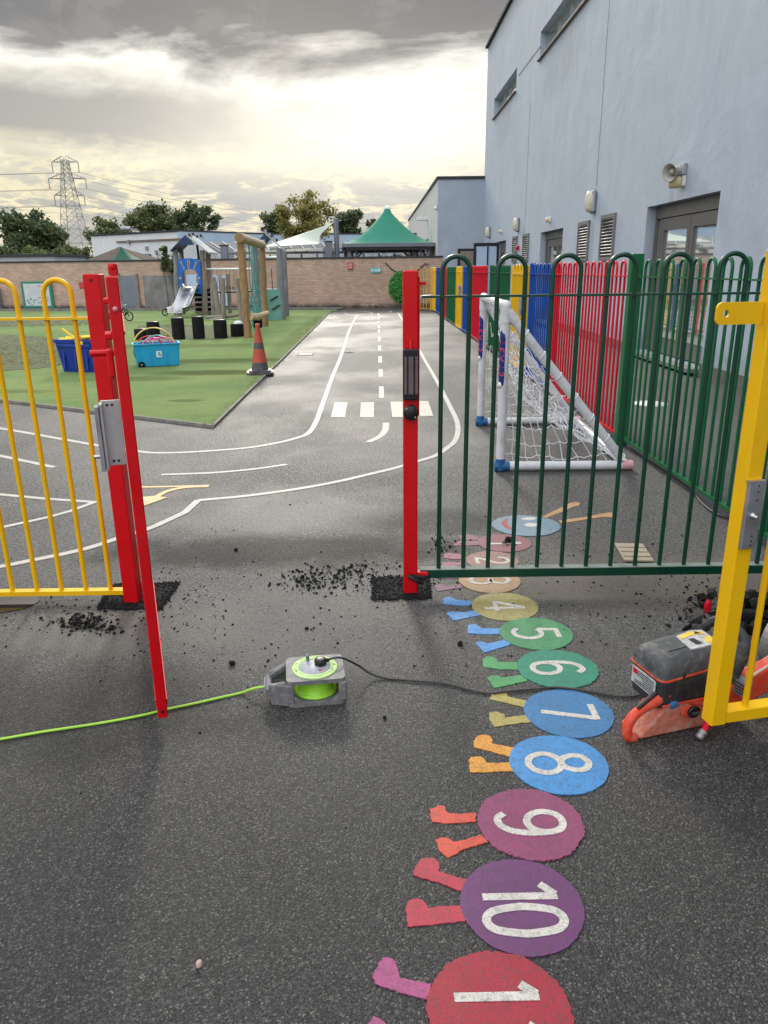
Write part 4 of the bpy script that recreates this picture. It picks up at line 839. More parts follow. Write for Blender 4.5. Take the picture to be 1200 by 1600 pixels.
# open entrance door leaf at the far end, red alarm box
t = thing('open_door', 'dark framed glass door standing open at the far end of the blue building', 'door', (4.1, 28.9, 0))
a = MB()
for x_ in (-.42, .42): a.box((x_, 0, 1.22), (.09, .05, 2.3))
for z_, h_ in ((2.32, .12), (.2, .26)): a.box((0, 0, z_), (.75, .048, h_))
a.build('frame', 'darkframe', t); a = MB(); a.box((.02, .0, 1.25), (.74, .012, 2.0)); a.build('pane', 'paleblue', t)
a = MB(); a.box((.05, -.03, 1.4), (.05, .02, 1.7)); a.build('push_bar', 'darkframe', t)
def lamp(label, y_, z_, s=1., kind='bulk'):
    t = thing('wall_lamp', label, 'wall lamp', (BX, y_, z_), 0, 'wall lamps along the blue building')
    if kind == 'bulk':
        a = MB(); a.box((-.05 * s, 0, 0), (.10 * s, .26 * s, .44 * s), ch=.04 * s); a.build('housing', 'lampbody', t)
        a = MB(); a.lathe([(0, -.20 * s), (.07 * s, -.19 * s), (.11 * s, -.12 * s), (.115 * s, 0), (.11 * s, .12 * s), (.07 * s, .19 * s), (0, .20 * s)], (-.085 * s, 0, 0), n=18); a.build('lens', 'lampglass', t)
    else:
        a = MB(); a.box((-.02, 0, 0), (.04, .16, .13), ch=.01); a.build('housing', 'white', t)
        a = MB(); a.lathe([(0, 0), (.06, 0), (.065, .03), (.055, .09), (0, .10)], (-.03, 0, 0), axis=(-1, 0, -.2), n=14); a.build('lens', 'creamplastic', t)
lamp('large oval bulkhead lamp above the two near louvre vents', aX(930, 315, BX).y, aX(930, 315, BX).z, 1.05)
lamp('oval bulkhead lamp above the farther pair of vents', aX(811, 351, BX).y, aX(811, 351, BX).z)
lamp('farthest oval bulkhead lamp near the corner of the blue building', 31.6, 2.85)
lamp('small round cream lamp above the middle glass door', aX(860, 343, BX).y, aX(860, 343, BX).z, 1, 'pir')
lamp('small cream lamp above the far entrance door', 28.7, 2.76, 1, 'pir')
t = thing('alarm_box', 'small red alarm box beside the farther vents', 'alarm', (BX, 25.2, 2.1)); a = MB(); a.box((-.04, 0, 0), (.08, .14, .14), ch=.01); a.build('case', 'redfence', t); a = MB(); a.lathe([(0, 0), (.04, 0), (.03, .03), (0, .035)], (-.08, 0, 0), axis=(-1, 0, 0), n=12); a.build('button', 'darkframe', t)
hp = aX(1068, 272, BX); t = thing('horn_speaker', 'grey horn loudspeaker with cream floodlight above the near glass doors', 'loudspeaker', hp)
a = MB(); a.box((-.03, -.02, .06), (.06, .22, .16), ch=.01); a.build('bracket', 'lampbody', t)
ax = Vector((-.86, -.48, -.16)).normalized(); cc_ = Vector((-.05, .02, .05))
a = MB(); a.lathe([(0, -.02), (.07, -.02), (.075, .06), (.06, .07), (.065, .11), (.09, .17), (.125, .23), (.13, .235), (.12, .232), (.075, .16), (.045, .09), (0, .09)], cc_, axis=ax, n=28); a.build('horn', 'horn', t)
a = MB(); a.lathe([(0, .10), (.04, .11), (.045, .17), (.03, .20), (0, .21)], cc_, axis=ax, n=16); a.build('driver', 'horn', t)
a = MB(); a.lathe([(0, -.0), (.075, 0), (.085, .05), (.075, .16), (.05, .18), (0, .185)], (-.03, -.03, -.105), axis=(-.9, .35, -.1), n=18); a.build('floodlight', 'creamplastic', t); a = MB(); a.box((-.02, -.04, -.10), (.05, .16, .15), ch=.01); a.build('lamp_base', 'white', t)
# annexe
an = thing('annexe', 'low flat roofed pale blue annexe at the end of the path', 'building', (3.6, 33.6, 0)); AX0, AY, AZ = 2.68, 33.55, 5.02
a = MB(); a.add([(AX0 - 3.6, 0, 0), (BX + .0 - 3.6, 0, 0), (BX - 3.6, 0, AZ), (AX0 - 3.6, 0, AZ)], [(0, 1, 2, 3)]); a.add([(BX - 3.6, .2, 0), (9 - 3.6, .2, 0), (9 - 3.6, .2, AZ), (BX - 3.6, .2, AZ)], [(0, 1, 2, 3)])
a.build('front_wall', 'bluewall', an)
a = MB(); a.box((AX0 + .2 - 3.6, 14, AZ / 2 - .002), (.4, 27.98, AZ - .004)); a.build('side_wall', 'greywall', an)
a = MB(); a.box(((AX0 + 9) / 2 - 3.6, 14, AZ + .05), (9 - AX0 + .1, 28.1, .11)); a.build('roof_coping', 'coping', an)
a = MB(); a.box((3.94 - 3.6, -.03, 1.15), (.78, .06, 2.3)); do = a.build('door', 'darkframe', an); a = MB(); a.box((3.94 - 3.6, -.065, 1.3), (.55, .02, 1.8)); a.build('pane', 'greylog', do)
a = MB(); a.box((AX0 - .02 - 3.6, 6., 2.1), (.05, .9, 1.6)); a.build('window', 'darkframe', an)
t = thing('floodlight', 'white floodlight on the grey side wall of the annexe', 'floodlight', aX(668, 342, AX0)); a = MB(); a.box((-.25, 0, 0), (.5, .3, .16), rz=.1, ch=.02); a.build('housing', 'white', t); a = MB(); a.beam((-.0, 0, 0), (-.2, 0, -.02), .06, .06); a.build('arm', 'galv', t)
t = thing('security_camera', 'small white security camera on the corner of the annexe', 'camera', aX(683.5, 325, AX0)); a = MB(); a.lathe([(0, 0), (.08, 0), (.08, .08), (.05, .12), (0, .14)], axis=(-1, 0, -.3), n=12); a.build('dome', 'whitetube', t); a = MB(); a.box((0, 0, .06), (.1, .12, .06)); a.build('bracket', 'lampbody', t)
# ================================================================== BACKGROUND BUILDINGS
RH = 3.55
def atz(px, py, z):
    d_ = ray(px, py); t_ = (z - H) / d_.z; return Vector((d_.x * t_, d_.y * t_, 0))
A_, B_, C_, D_ = atz(142, 369.5, RH), atz(281, 362, RH), atz(421, 366.8, RH), atz(655, 366.5, RH)
hall = thing('white_hall', 'long white flat roofed building behind the brick wall', 'building', B_)
def wallseg(p, q, z0, z1, m, nm, th=.25, parent=hall, base_=B_):
    p = p - base_; q = q - base_; dd = (q - p).normalized(); nn = Vector((-dd.y, dd.x, 0)); a = MB(); vs = [p, q, q + nn * th, p + nn * th]
    a.add([(v.x, v.y, z0) for v in vs] + [(v.x, v.y, z1) for v in vs], [(0, 1, 5, 4), (1, 2, 6, 5), (2, 3, 7, 6), (3, 0, 4, 7), (4, 5, 6, 7)]); return a.build(nm, m, parent)
wallseg(A_, B_, 0, RH - .0, 'whitewall', 'left_wall'); wallseg(B_, C_, 0, RH - .5, 'whitewall', 'right_wall'); wallseg(C_, D_, 0, RH - .5, 'whitewall', 'far_wall')
nB = Vector((.0, -.06, 0)); wallseg(B_ + nB, C_ + nB, RH - .52, RH + .02, 'palewall', 'parapet'); wallseg(C_ + nB, D_ + nB, RH - .52, RH + .02, 'palewall', 'parapet')
wallseg(A_.lerp(B_, .3) + nB * 1.5, B_ + nB * 1.5, RH - .42, RH - .33, 'fascia', 'fascia_trim', .1)
for p, q in ((A_, B_), (B_, C_), (C_, D_)): wallseg(p - Vector((0, .1, 0)), q - Vector((0, .1, 0)), RH + .02, RH + .09, 'coping', 'roof_edge', .4)
a = MB(); bb = [(v - B_) for v in (A_, B_, C_, D_, D_ + Vector((0, 14, 0)), A_ + Vector((0, 14, 0)))]; a.prism([(v.x, v.y + .05) for v in bb], RH - .2, RH - .05); a.build('roof', 'coping', hall)
def hw(px0, py0, px1, py1, seg, m='darkframe', nm='window', th=.06):
    p, q = seg; n = (q - p).normalized(); nn = Vector((n.y, -n.x, 0)); res = []
    for X_, Y_ in ((px0, py0), (px1, py1)):
        d_ = ray(X_, Y_); t_ = (p + nn * .05 - Vector((0, 0, H))).dot(nn) / d_.dot(nn); res.append(Vector((0, 0, H)) + d_ * t_)
    c_ = (res[0] + res[1]) / 2; w_ = abs((res[1] - res[0]).dot(n)); h_ = abs(res[1].z - res[0].z); a = MB(); a.box(c_ - B_, (w_, th, h_), rz=math.atan2(n.y, n.x)); o = a.build(nm, m, hall)
    if nm == 'window':
        a = MB(); a.box(c_ - B_ + nn * .04, (w_ * .86, th * .6, h_ * .8), rz=math.atan2(n.y, n.x)); a.build('pane', 'glass', o)
    return o
hw(226, 397, 236, 408, (A_, B_)); hw(268, 396, 274, 408, (A_, B_)); hw(324, 396, 337, 408, (B_, C_))
for b_ in ((200, 375), (228, 385), (243, 391)): hw(b_[0], b_[1], b_[0] + 3, b_[1] + 6, (A_, B_), 'galv', 'wall_fitting', .15)
# lean-to with a sloping white roof in front of the hall
c1, c2 = atz(322, 389, 2.6), atz(660, 389, 2.6)
ln = thing('lean_to', 'lean-to with sloping white sheet roof over dark windows beyond the wall', 'building', (c1.x, 35.3, 0))
e_l, e_r = aY(345, 395, 35.3), aY(665, 392, 36.2); r_l, r_r = aY(318, 378.5, 38.), aY(660, 379, 39.)
a = MB(); o_ = Vector(ln.location); vs = [e_l - o_, e_r - o_, r_r - o_, r_l - o_]; a.add([tuple(v) for v in vs] + [tuple(v - Vector((0, 0, .06))) for v in vs], [(0, 1, 2, 3), (7, 6, 5, 4), (0, 4, 5, 1), (1, 5, 6, 2), (2, 6, 7, 3), (3, 7, 4, 0)]); rf = a.build('roof', 'corrug', ln)
for i in range(18):
    t_ = (i + .5) / 18; p = e_l.lerp(e_r, t_) - o_ + Vector((0, 0, .02)); q = r_l.lerp(r_r, t_) - o_ + Vector((0, 0, .02)); a = MB(); a.beam(p, q, .05, .03); a.build('roof_rib', 'lampbody', rf)
w1, w2 = aY(347, 397, 35.5) - o_, aY(664, 394, 36.4) - o_
a = MB(); a.beam((w1.x, w1.y + .1, 1.0), (w2.x, w2.y + .1, 1.0), .1, 2.0 + w1.z * .4); a.build('window_band', 'glass', ln)
for i in range(14):
    p = w1.lerp(w2, i / 13.); a = MB(); a.box((p.x, p.y + .02, 1.1), (.07, .08, 2.2)); a.build('mullion', 'white' if i % 3 == 0 else 'postgrey', ln)
# columns, chimney pots
for i, (x_, y_, Y_, lb) in enumerate(((350, 384, 34., 'grey square column beyond the wall left of the log frame'), (513.5, 378, 34.6, 'short grey column beyond the wall left of the sail mast'))):
    p = aY(x_, y_, Y_); a = MB(); a.box((0, 0, p.z / 2), (.30, .30, p.z), ch=.01); t = thing('column', lb, 'column', (p.x, p.y, 0), 0, 'grey columns beyond the wall'); a.build('shaft', 'postgrey', t); a = MB(); a.box((0, 0, p.z + .02), (.36, .36, .04)); a.build('cap', 'coping', t)
for x_ in (192.5, 199): p = aY(x_, 354, 41.); a = MB(); a.lathe([(0, RH - p.z), (.13, RH - p.z), (.13, -.2), (.18, -.18), (.16, 0), (0, .02)], (0, 0, 0), n=12); a.build('x', 'galv', None, None).location = p; o = col.objects[-1]; o.name = 'roof_flue'; tag(o, 'shiny metal flue on the white building roof, ' + ('left' if x_ < 195 else 'right') + ' of the pair', 'flue', 'metal flues on the white building roof')
# left low building, brown hip roof, little green tent
p0, p1 = aY(-160, 396, 42.), aY(87, 398, 42.)
t = thing('low_building', 'low building with a flat pale blue edged roof beyond the wall at far left', 'building', ((p0.x + p1.x) / 2, 44, 0)); L_ = p1.x - p0.x
a = MB(); a.box((0, 0, 1.1), (L_ - .6, 4, 2.2)); a.build('wall', 'palewall', t); a = MB(); a.box((0, 0, p1.z - .22), (L_, 4.6, .28), ch=.01); a.build('fascia', 'roofwhite', t); a = MB(); a.box((0, 0, p1.z - .02), (L_ + .2, 4.8, .12)); a.build('roof', 'coping', t)
def hip(name, label, px, apex, ylow, Y_, m, depth, cat, curve=0., postm='postgrey', posts=True, rim=None, group=None):
    x0, x1 = aY(px[0], ylow, Y_), aY(px[1], ylow, Y_); ap = aY(apex[0], apex[1], Y_ + depth / 2); W = x1.x - x0.x; zc = (x0.z + x1.z) / 2
    t = thing(name, label, cat, ((x0.x + x1.x) / 2, Y_ + depth / 2, 0), 0, group); a = MB(); n = 10; N = 24; vs = []; axx = ap.x - (x0.x + x1.x) / 2
    for i in range(n + 1):
        s = i / n; hh = (s ** (1 + curve))
        for k in range(4):
            for j in range(N // 4):
                c0, c1_ = [((-1, -1), (1, -1)), ((1, -1), (1, 1)), ((1, 1), (-1, 1)), ((-1, 1), (-1, -1))][k]; u = j / (N / 4)
                x_, y_ = c0[0] + (c1_[0] - c0[0]) * u, c0[1] + (c1_[1] - c0[1]) * u; sag = 1 - (.05 * curve * sin(pi * u))
                rr = max(1 - s, .03) if curve == 0 else max(.06, (1 - s))
                if curve: # rounder towards the top
                    L2 = math.hypot(x_, y_); q_ = s ** 1.2; x_, y_ = x_ * (1 - q_) + x_ / L2 * q_, y_ * (1 - q_) + y_ / L2 * q_
                vs.append((x_ * W / 2 * rr * sag + axx * s, y_ * depth / 2 * rr * sag, zc + (ap.z - zc) * hh))
    fs = [(i * N + j, i * N + (j + 1) % N, (i + 1) * N + (j + 1) % N, (i + 1) * N + j) for i in range(n) for j in range(N)] + [tuple(n * N + j for j in range(N))]
    a.add(vs, fs, curve > 0); a.build('canopy' if curve else 'roof', m, t)
    if rim:
        a = MB(); w2_, d2_ = W / 2, depth / 2
        for p, q in (((-w2_, -d2_), (w2_, -d2_)), ((w2_, -d2_), (w2_, d2_)), ((w2_, d2_), (-w2_, d2_)), ((-w2_, d2_), (-w2_, -d2_))): a.beam((*p, zc - .07), (*q, zc - .07), .12, .15)
        a.build('rim_beam', 'postgrey', t); a = MB(); a.lathe([(.15, ap.z - zc - .10), (.155, ap.z - zc - .02), (.12, ap.z - zc + .05), (.05, ap.z - zc + .09), (0, ap.z - zc + .095)], (axx, 0, zc), n=16); a.build('finial', 'whitecap', t)
        a = MB(); a.box((0, -d2_ + .05, zc - .21), (W - .2, .1, .14)); a.box((0, d2_ - .05, zc - .21), (W - .2, .1, .14)); a.build('gutter', 'darkframe', t)
    if posts:
        for sx in (-1, 1):
            for sy_ in (-1, 1):
                p = (sx * (W / 2 - .25), sy_ * (depth / 2 - .25)); a = MB(); a.box((*p, (zc - .15) / 2), (.16, .16, zc - .15)); a.build('post', postm, t)
                if rim: a = MB(); a.beam((*p, zc - .9), (p[0] - sx * .75, p[1], zc - .2), .08, .08); a.build('brace', 'darkframe', t)
        if curve and rim:
            for x_ in (W / 2 - .55, -W / 2 + .55): a = MB(); a.box((x_, -depth / 2 + .35, (zc - .15) / 2), (.10, .10, zc - .15)); a.build('post', postm, t)
    return t
hip('peaked_canopy', 'large bright green peaked fabric canopy on posts beyond the wall', (536, 678), (605, 325), 380, 34.6, 'canopy', 4.6, 'canopy', .32, 'postgrey', True, True)
hip('brown_pavilion', 'low pavilion with a brown tiled hip roof beyond the wall', (120, 236), (187, 386), 411, 37., 'rooftile', 4.5, 'pavilion', 0., 'greylog')
hip('small_canopy', 'small dark green pointed tent top peeking over the wall', (163, 216), (189, 386), 410, 35., 'darkcanopy', 2.4, 'canopy', .45, 'postgrey')
# shade sail and mast
p = aY(525, 343, 34.8); t = thing('sail_mast', 'tall blue grey mast holding the shade sail beyond the wall', 'mast', (p.x, p.y, 0)); a = MB(); a.tube([(0, 0, 0), (-.0, 0, p.z)], .11, 16); a.build('pole', 'postgrey', t); a = MB(); a.lathe([(0, 0), (.12, 0), (.12, .03), (0, .05)], (0, 0, p.z), n=14); a.build('cap', 'lampbody', t)
s0, s1, s2, s3 = aY(521, 347, 34.8), aY(497, 380, 36.5), aY(412, 385, 33.), aY(440, 374, 36.)
t = thing('shade_sail', 'pale grey triangular shade sail stretched from the mast', 'shade sail', s0)
a = MB(); g = []
Tp = cat_rom([aY(415, 384, 33.4), aY(445, 374, 35.6), aY(472, 365, 36.0), aY(498, 356, 35.6), aY(512, 350.5, 35.2), aY(521, 347, 34.8)], 5)
Bp = cat_rom([aY(415, 385.5, 33.3), aY(450, 383.5, 33.5), aY(480, 382, 33.8), aY(499, 380.5, 34.1), aY(500, 367, 34.5), aY(521, 347.6, 34.8)], 5); n = len(Tp) - 1
for i in range(n + 1):
    for j in range(n + 1): q = Tp[i].lerp(Bp[i], j / n); q.z -= .10 * sin(pi * j / n) * sin(pi * i / n); g.append(q - s0)
a.add(g, [(i * (n + 1) + j, i * (n + 1) + j + 1, (i + 1) * (n + 1) + j + 1, (i + 1) * (n + 1) + j) for i in range(n) for j in range(n)], True); so_ = a.build('fabric', 'sail', t)
sm = so_.modifiers.new('s', 'SOLIDIFY'); sm.thickness = .02
a = MB(); a.tube([s0 - s0, s0 - s0 + Vector((.35, 0, .06))], .02, 6); a.build('rope', 'galv', t)
# ------------------------------------------------------------------ pylon and wires
PY = 280.; pb = aY(123, 420, PY)
t = thing('pylon', 'tall steel lattice electricity pylon far behind the trees', 'pylon', (pb.x, PY, 0))
scl = PY / 1168 / .951
top = aY(105, 245, PY).z; zz = lambda py: aY(105, py, PY).z
def wz(z): return 1.0 + (1 - z / zz(253)) * 3.9 if z < zz(279) else .9 + .5 * (1 - (z - zz(279)) / (top - zz(279)))
a = MB(); lv = [0]; z_ = 0.
while z_ < zz(250): z_ += max(1.4, wz(z_) * 1.25); lv.append(min(z_, zz(250)))
for z0_, z1_ in zip(lv, lv[1:]):
    for sx, sy_ in ((-1, -1), (1, -1), (1, 1), (-1, 1)):
        nx, ny = (-sy_, sx) if False else ({(-1, -1): (1, -1), (1, -1): (1, 1), (1, 1): (-1, 1), (-1, 1): (-1, -1)}[(sx, sy_)])
        w0, w1_ = wz(z0_), wz(z1_); a.tube([(sx * w0, sy_ * w0, z0_), (sx * w1_, sy_ * w1_, z1_)], .13, 4); a.tube([(sx * w0, sy_ * w0, z0_), (nx * w1_, ny * w1_, z1_)], .07, 4); a.tube([(nx * w0, ny * w0, z0_), (sx * w1_, sy_ * w1_, z1_)], .07, 4); a.tube([(sx * w1_, sy_ * w1_, z1_), (nx * w1_, ny * w1_, z1_)], .06, 4)
a.tube([(-.9, 0, zz(253)), (0, 0, top), (.9, 0, zz(253))], .12, 4); a.build('tower', 'pylonm', t)
tips = []
for (l, r_, y_, dn) in ((86, 127, 253, 15), (81, 139, 279, 15), (90, 136.5, 305, 15)):
    a = MB(); z0_ = zz(y_); xl, xr = aY(l, y_, PY).x - pb.x, aY(r_, y_, PY).x - pb.x; c_ = (xl + xr) / 2; b_ = wz(z0_)
    half = (xr - xl) / 2
    for s_ in (-1, 1):
        tip = Vector((s_ * half, 0, z0_)); up = Vector((s_ * b_ * .7, 0, z0_ + 1.7))
        for y2 in (-1, 1): a.tube([(s_ * b_, y2 * b_ * .8, z0_), tip], .11, 4); a.tube([(s_ * b_ * .7, y2 * b_ * .6, z0_ + 1.9), tip], .09, 4)
        for k in (1, 2, 3): f = k / 4.; a.tube([Vector((s_ * b_, 0, z0_)).lerp(tip, f), up.lerp(tip, f - .08)], .06, 4)
    arm = a.build('cross_arm', 'pylonm', t)
    for s_ in (-1, 1): a = MB(); a.tube([(s_ * half, 0, z0_), (s_ * half, 0, z0_ - 3.3)], .17, 5); a.build('insulator', 'pylonm', arm); tips.append(Vector((pb.x + s_ * half, PY, z0_ - 3.3)))
k = 0
for i, tp in enumerate(tips):
    for sgn in (-1, 1):
        far = tp + (Vector((-330, -30, 10)) if sgn < 0 else Vector((150, 330, 3))); a = MB(); pts = []
        for j in range(25): u = j / 24.; q = tp.lerp(far, u); q.z -= 9 * 4 * u * (1 - u) * (.6 if sgn < 0 else .9); pts.append(q)
        a.tube(pts, .055, 4); o = a.build('power_line', 'wire', loc=tp); side = 'left' if i % 2 == 0 else 'right'; arm_ = ('top', 'middle', 'bottom')[i // 2]
        tag(o, 'thin power line running %s from the %s end of the pylon\'s %s arm' % ('left' if sgn < 0 else 'right', side, arm_), 'power line', 'power lines on the pylon')
# ================================================================== TREES
def tree(name, label, base_, h, rx, rz_, m, nleaf, seed, ls=.22, cz=None, gaps=.5, ncl=34, cat='tree', group='trees beyond the school buildings', trunk_r=None, bushy=False, crs=.34):
    rnd = random.Random(seed); t = thing(name, label, cat, base_, 0, group); cz = cz if cz is not None else h - rz_; tr = trunk_r or h * .022
    a = MB(); top = Vector((rnd.uniform(-.3, .3), rnd.uniform(-.3, .3), h * .86)); mid_ = Vector((rnd.uniform(-.2, .2), 0, h * .45))
    tp = cat_rom([Vector((0, 0, 0)), mid_, top], 5); a.tube(tp, tr, 7, rs=[tr * (1 - .85 * i / (len(tp) - 1)) for i in range(len(tp))])
    cl = []
    for i in range(ncl):
        for _ in range(30):
            d_ = Vector((rnd.gauss(0, 1), rnd.gauss(0, 1), rnd.gauss(0, 1))).normalized(); rr = rnd.uniform(.35, .95) if not bushy else rnd.uniform(.2, .95)
            c = Vector((d_.x * rx * rr, d_.y * rx * rr, cz + d_.z * rz_ * rr))
            if c.z > h * (.12 if bushy else .25): break
        cl.append((c, rx * crs * rnd.uniform(.55, 1.15)))
        if i < 16:
            s0_ = tp[min(len(tp) - 1, int(len(tp) * rnd.uniform(.35, .9)))]; md = s0_.lerp(c, .5) + Vector((0, 0, rx * .08)); r0 = tr * rnd.uniform(.25, .45)
            pp = cat_rom([s0_, md, c], 3); a.tube(pp, r0, 5, rs=[r0 * (1 - .8 * q / (len(pp) - 1)) for q in range(len(pp))])
    a.build('trunk', 'bark', t)
    vs, fs = [], []; tot = sum(c[1] ** 2 for c in cl)
    for c, r_ in cl:
        n = int(nleaf * r_ * r_ / tot)
        for _ in range(n):
            d_ = Vector((rnd.gauss(0, 1), rnd.gauss(0, 1), rnd.gauss(0, .75)))
            if d_.length > 2.4: continue
            p = c + d_ * r_ * .52; u = Vector((rnd.gauss(0, 1), rnd.gauss(0, 1), rnd.gauss(0, .7))).normalized(); w_ = u.orthogonal().normalized(); w_ = (w_ + u.cross(w_) * rnd.uniform(-1, 1)).normalized(); l_ = ls * rnd.uniform(.6, 1.3)
            k = len(vs); vs += [p - u * l_ * .5, p + w_ * l_ * .32, p + u * l_ * .5, p - w_ * l_ * .32]; fs.append((k, k + 1, k + 2, k + 3))
    b_ = MB(); b_.v = [tuple(v) for v in vs]; b_.f = fs; b_.sm = [False] * len(fs); b_.build('crown', m, t); return t
def ptree(name, label, pxc, top_, half_px, bot_px, Y_, m, nl, seed, **k):
    nl = int(nl * .66)
    g = aY(pxc, 421, Y_); tp = aY(pxc, top_, Y_); rx = half_px * Y_ / 1168 / .97; zb_ = aY(pxc, bot_px, Y_).z
    return tree(name, label, (g.x, Y_, 0), tp.z, rx, (tp.z - zb_) / 2, m, nl, seed, **k)
ptree('broad_tree', 'big round dark green tree left of the pylon', 61, 324, 44, 415, 78, 'leaf_dark', 15000, 1, ls=.42, ncl=48, cz=None)
ptree('bush', 'lighter green bush below the pylon beside the white building', 122, 384, 24, 425, 52, 'leaf_mid', 6000, 2, ls=.24, bushy=True, cat='bush')
ptree('bush', 'pale green bush between the dark round tree and the wall', 50, 389, 24, 425, 55, 'leaf_bright', 5000, 3, ls=.24, bushy=True, cat='bush')
ptree('tree', 'green tree cut by the left edge of the picture', -12, 378, 22, 425, 60, 'leaf_mid', 6000, 4, ls=.28)
ptree('tree', 'low leafy tree behind the left end of the white building', 178, 338, 32, 400, 62, 'leaf_mid', 5500, 5, ls=.26, ncl=30)
ptree('tree', 'tall airy tree behind the middle of the white building', 250, 308, 40, 385, 66, 'leaf_mid', 7500, 6, ls=.28, ncl=40, crs=.27)
ptree('tree', 'dark leafy tree behind the white building left of the gap', 312, 316, 32, 385, 64, 'leaf_dark', 6500, 7, ls=.26, ncl=36, crs=.28)
ptree('tree', 'dark narrow tree left of the yellowing birch', 437, 318, 22, 395, 60, 'leaf_dark', 5500, 8, ls=.26)
ptree('birch_tree', 'tall yellowing birch rising beyond the shade sail', 478, 297, 46, 410, 43, 'leaf_yellow', 12500, 9, ls=.155, ncl=60, crs=.24)
ptree('tree', 'dark feathery tree between the mast and the green canopy', 548, 322, 28, 395, 60, 'leaf_dark', 7000, 10, ls=.26, crs=.28)
ptree('tree', 'small dark tree top just left of the green canopy peak', 580, 335, 12, 390, 66, 'leaf_dark', 2500, 12, ls=.26)
ptree('bush', 'dark hedge-like bush at far left beyond the low building', 8, 392, 34, 425, 62, 'leaf_dark', 5000, 21, ls=.26, bushy=True, cat='bush')
ptree('bush', 'bushy growth joining the dark tree and the white building', 98, 388, 26, 425, 66, 'leaf_mid', 5000, 22, ls=.26, bushy=True, cat='bush')
pc = aW(259, 432, .15)
tree('climbing_ivy', 'ivy plant hanging over the wall left of the slide tower', (pc.x, pc.y, 0), 2.75, .26, .62, 'leaf_dark', 1500, 31, ls=.09, cz=2.05, ncl=16, cat='plant', group='plants on the wall', bushy=True, trunk_r=.02, crs=.5)
pc = aW(270, 425, .15)
tree('climbing_ivy', 'low spreading ivy beside the taller plant on the wall', (pc.x, pc.y, 0), 1.95, .34, .24, 'leaf_mid', 900, 32, ls=.09, cz=1.65, ncl=10, cat='plant', group='plants on the wall', bushy=True, trunk_r=.02, crs=.5)
# ================================================================== PLAYGROUND
def logpost(parent, p0, p1, r, m='greylog', name='log_post', seed=0):
    rnd = random.Random(seed); p0, p1 = Vector(p0), Vector(p1); n = 9; pts = []; rs = []
    for i in range(n): q = p0.lerp(p1, i / (n - 1)); pts.append(q + Vector((rnd.uniform(-.1, .1) * r, rnd.uniform(-.1, .1) * r, 0))); rs.append(r * (1 + rnd.uniform(-.06, .06)) * (1.06 - .12 * i / n))
    a = MB(); a.tube(pts, r, 12, rs=rs); return a.build(name, m, parent)
def tower(name, label, cx_, cy_, hw_, dp, zt_, ridge, rs=(('greylog', 'greylog'))):
    t = thing(name, label, 'climbing tower', (cx_, cy_, 0)); return t
TY = 27.5
tp = aY(295, 480, TY); tw = thing('slide_tower', 'wooden play tower with a blue arched panel, pitched roof and steel slide', 'play tower', (-6.42, TY, 0)); tb = Vector(tw.location)
L_ = lambda px, py, Y_: aY(px, py, Y_) - tb
for i, (px0, py0, Yq, pxb, mm) in enumerate(((274, 390, 27.5, 279, 'bluelog'), (283, 391, 28.4, 286, 'greylog'), (316, 391, 27.5, 321, 'greylog'), (325, 393, 28.4, 330, 'greylog'))):
    p = aY(px0, py0, Yq); b_ = aY(pxb, 492, Yq); logpost(tw, Vector((b_.x, Yq, 0)) - tb, p - tb, .095, mm, seed=i)
a = MB(); a.box((.0, .45, .93), (.98, .9, .07)); a.build('platform', 'greylog', tw)
# pitched roof: ridge along Y
pk = L_(291, 366.5, 27.3); el = L_(267, 391, 27.3); er = L_(327, 394, 27.3)
def slope(p, q, m, y0, y1, th=.05, nm='roof_panel', root=tw):
    a = MB(); vs = [(p.x, y0, p.z), (q.x, y0, q.z), (q.x, y1, q.z), (p.x, y1, p.z)]; a.add(vs + [(x_, y_, z_ - th) for x_, y_, z_ in vs], [(0, 1, 2, 3), (7, 6, 5, 4), (0, 4, 5, 1), (1, 5, 6, 2), (2, 6, 7, 3), (3, 7, 4, 0)]); return a.build(nm, m, root)
slope(pk, el, 'navy', -.3, 1.15); rr_ = slope(pk + Vector((0, 0, .0)), er, 'roofwhite', -.3, 1.15)
a = MB(); a.extr([(pk.x, pk.z - .03), (pk.x - .28, pk.z - .34), (pk.x + .28, pk.z - .34)], (0, -.30, 0), (1, 0, 0), (0, 0, 1), .04); a.build('gable', 'navy', tw)
for i in range(9): a = MB(); a.box((pk.x + .02 + .04 * i, -.15 + .12 * i, pk.z + .03 - .035 * (i % 3)), (.07, .05, .09)); a.build('roof_spike', 'darkframe' if i % 2 else 'roofwhite', rr_)
a = MB(); a.beam((.13, .8, pk.z - .3), (.17, .8, 1.2), .07, .07); a.build('ridge_strut', 'navy', tw)
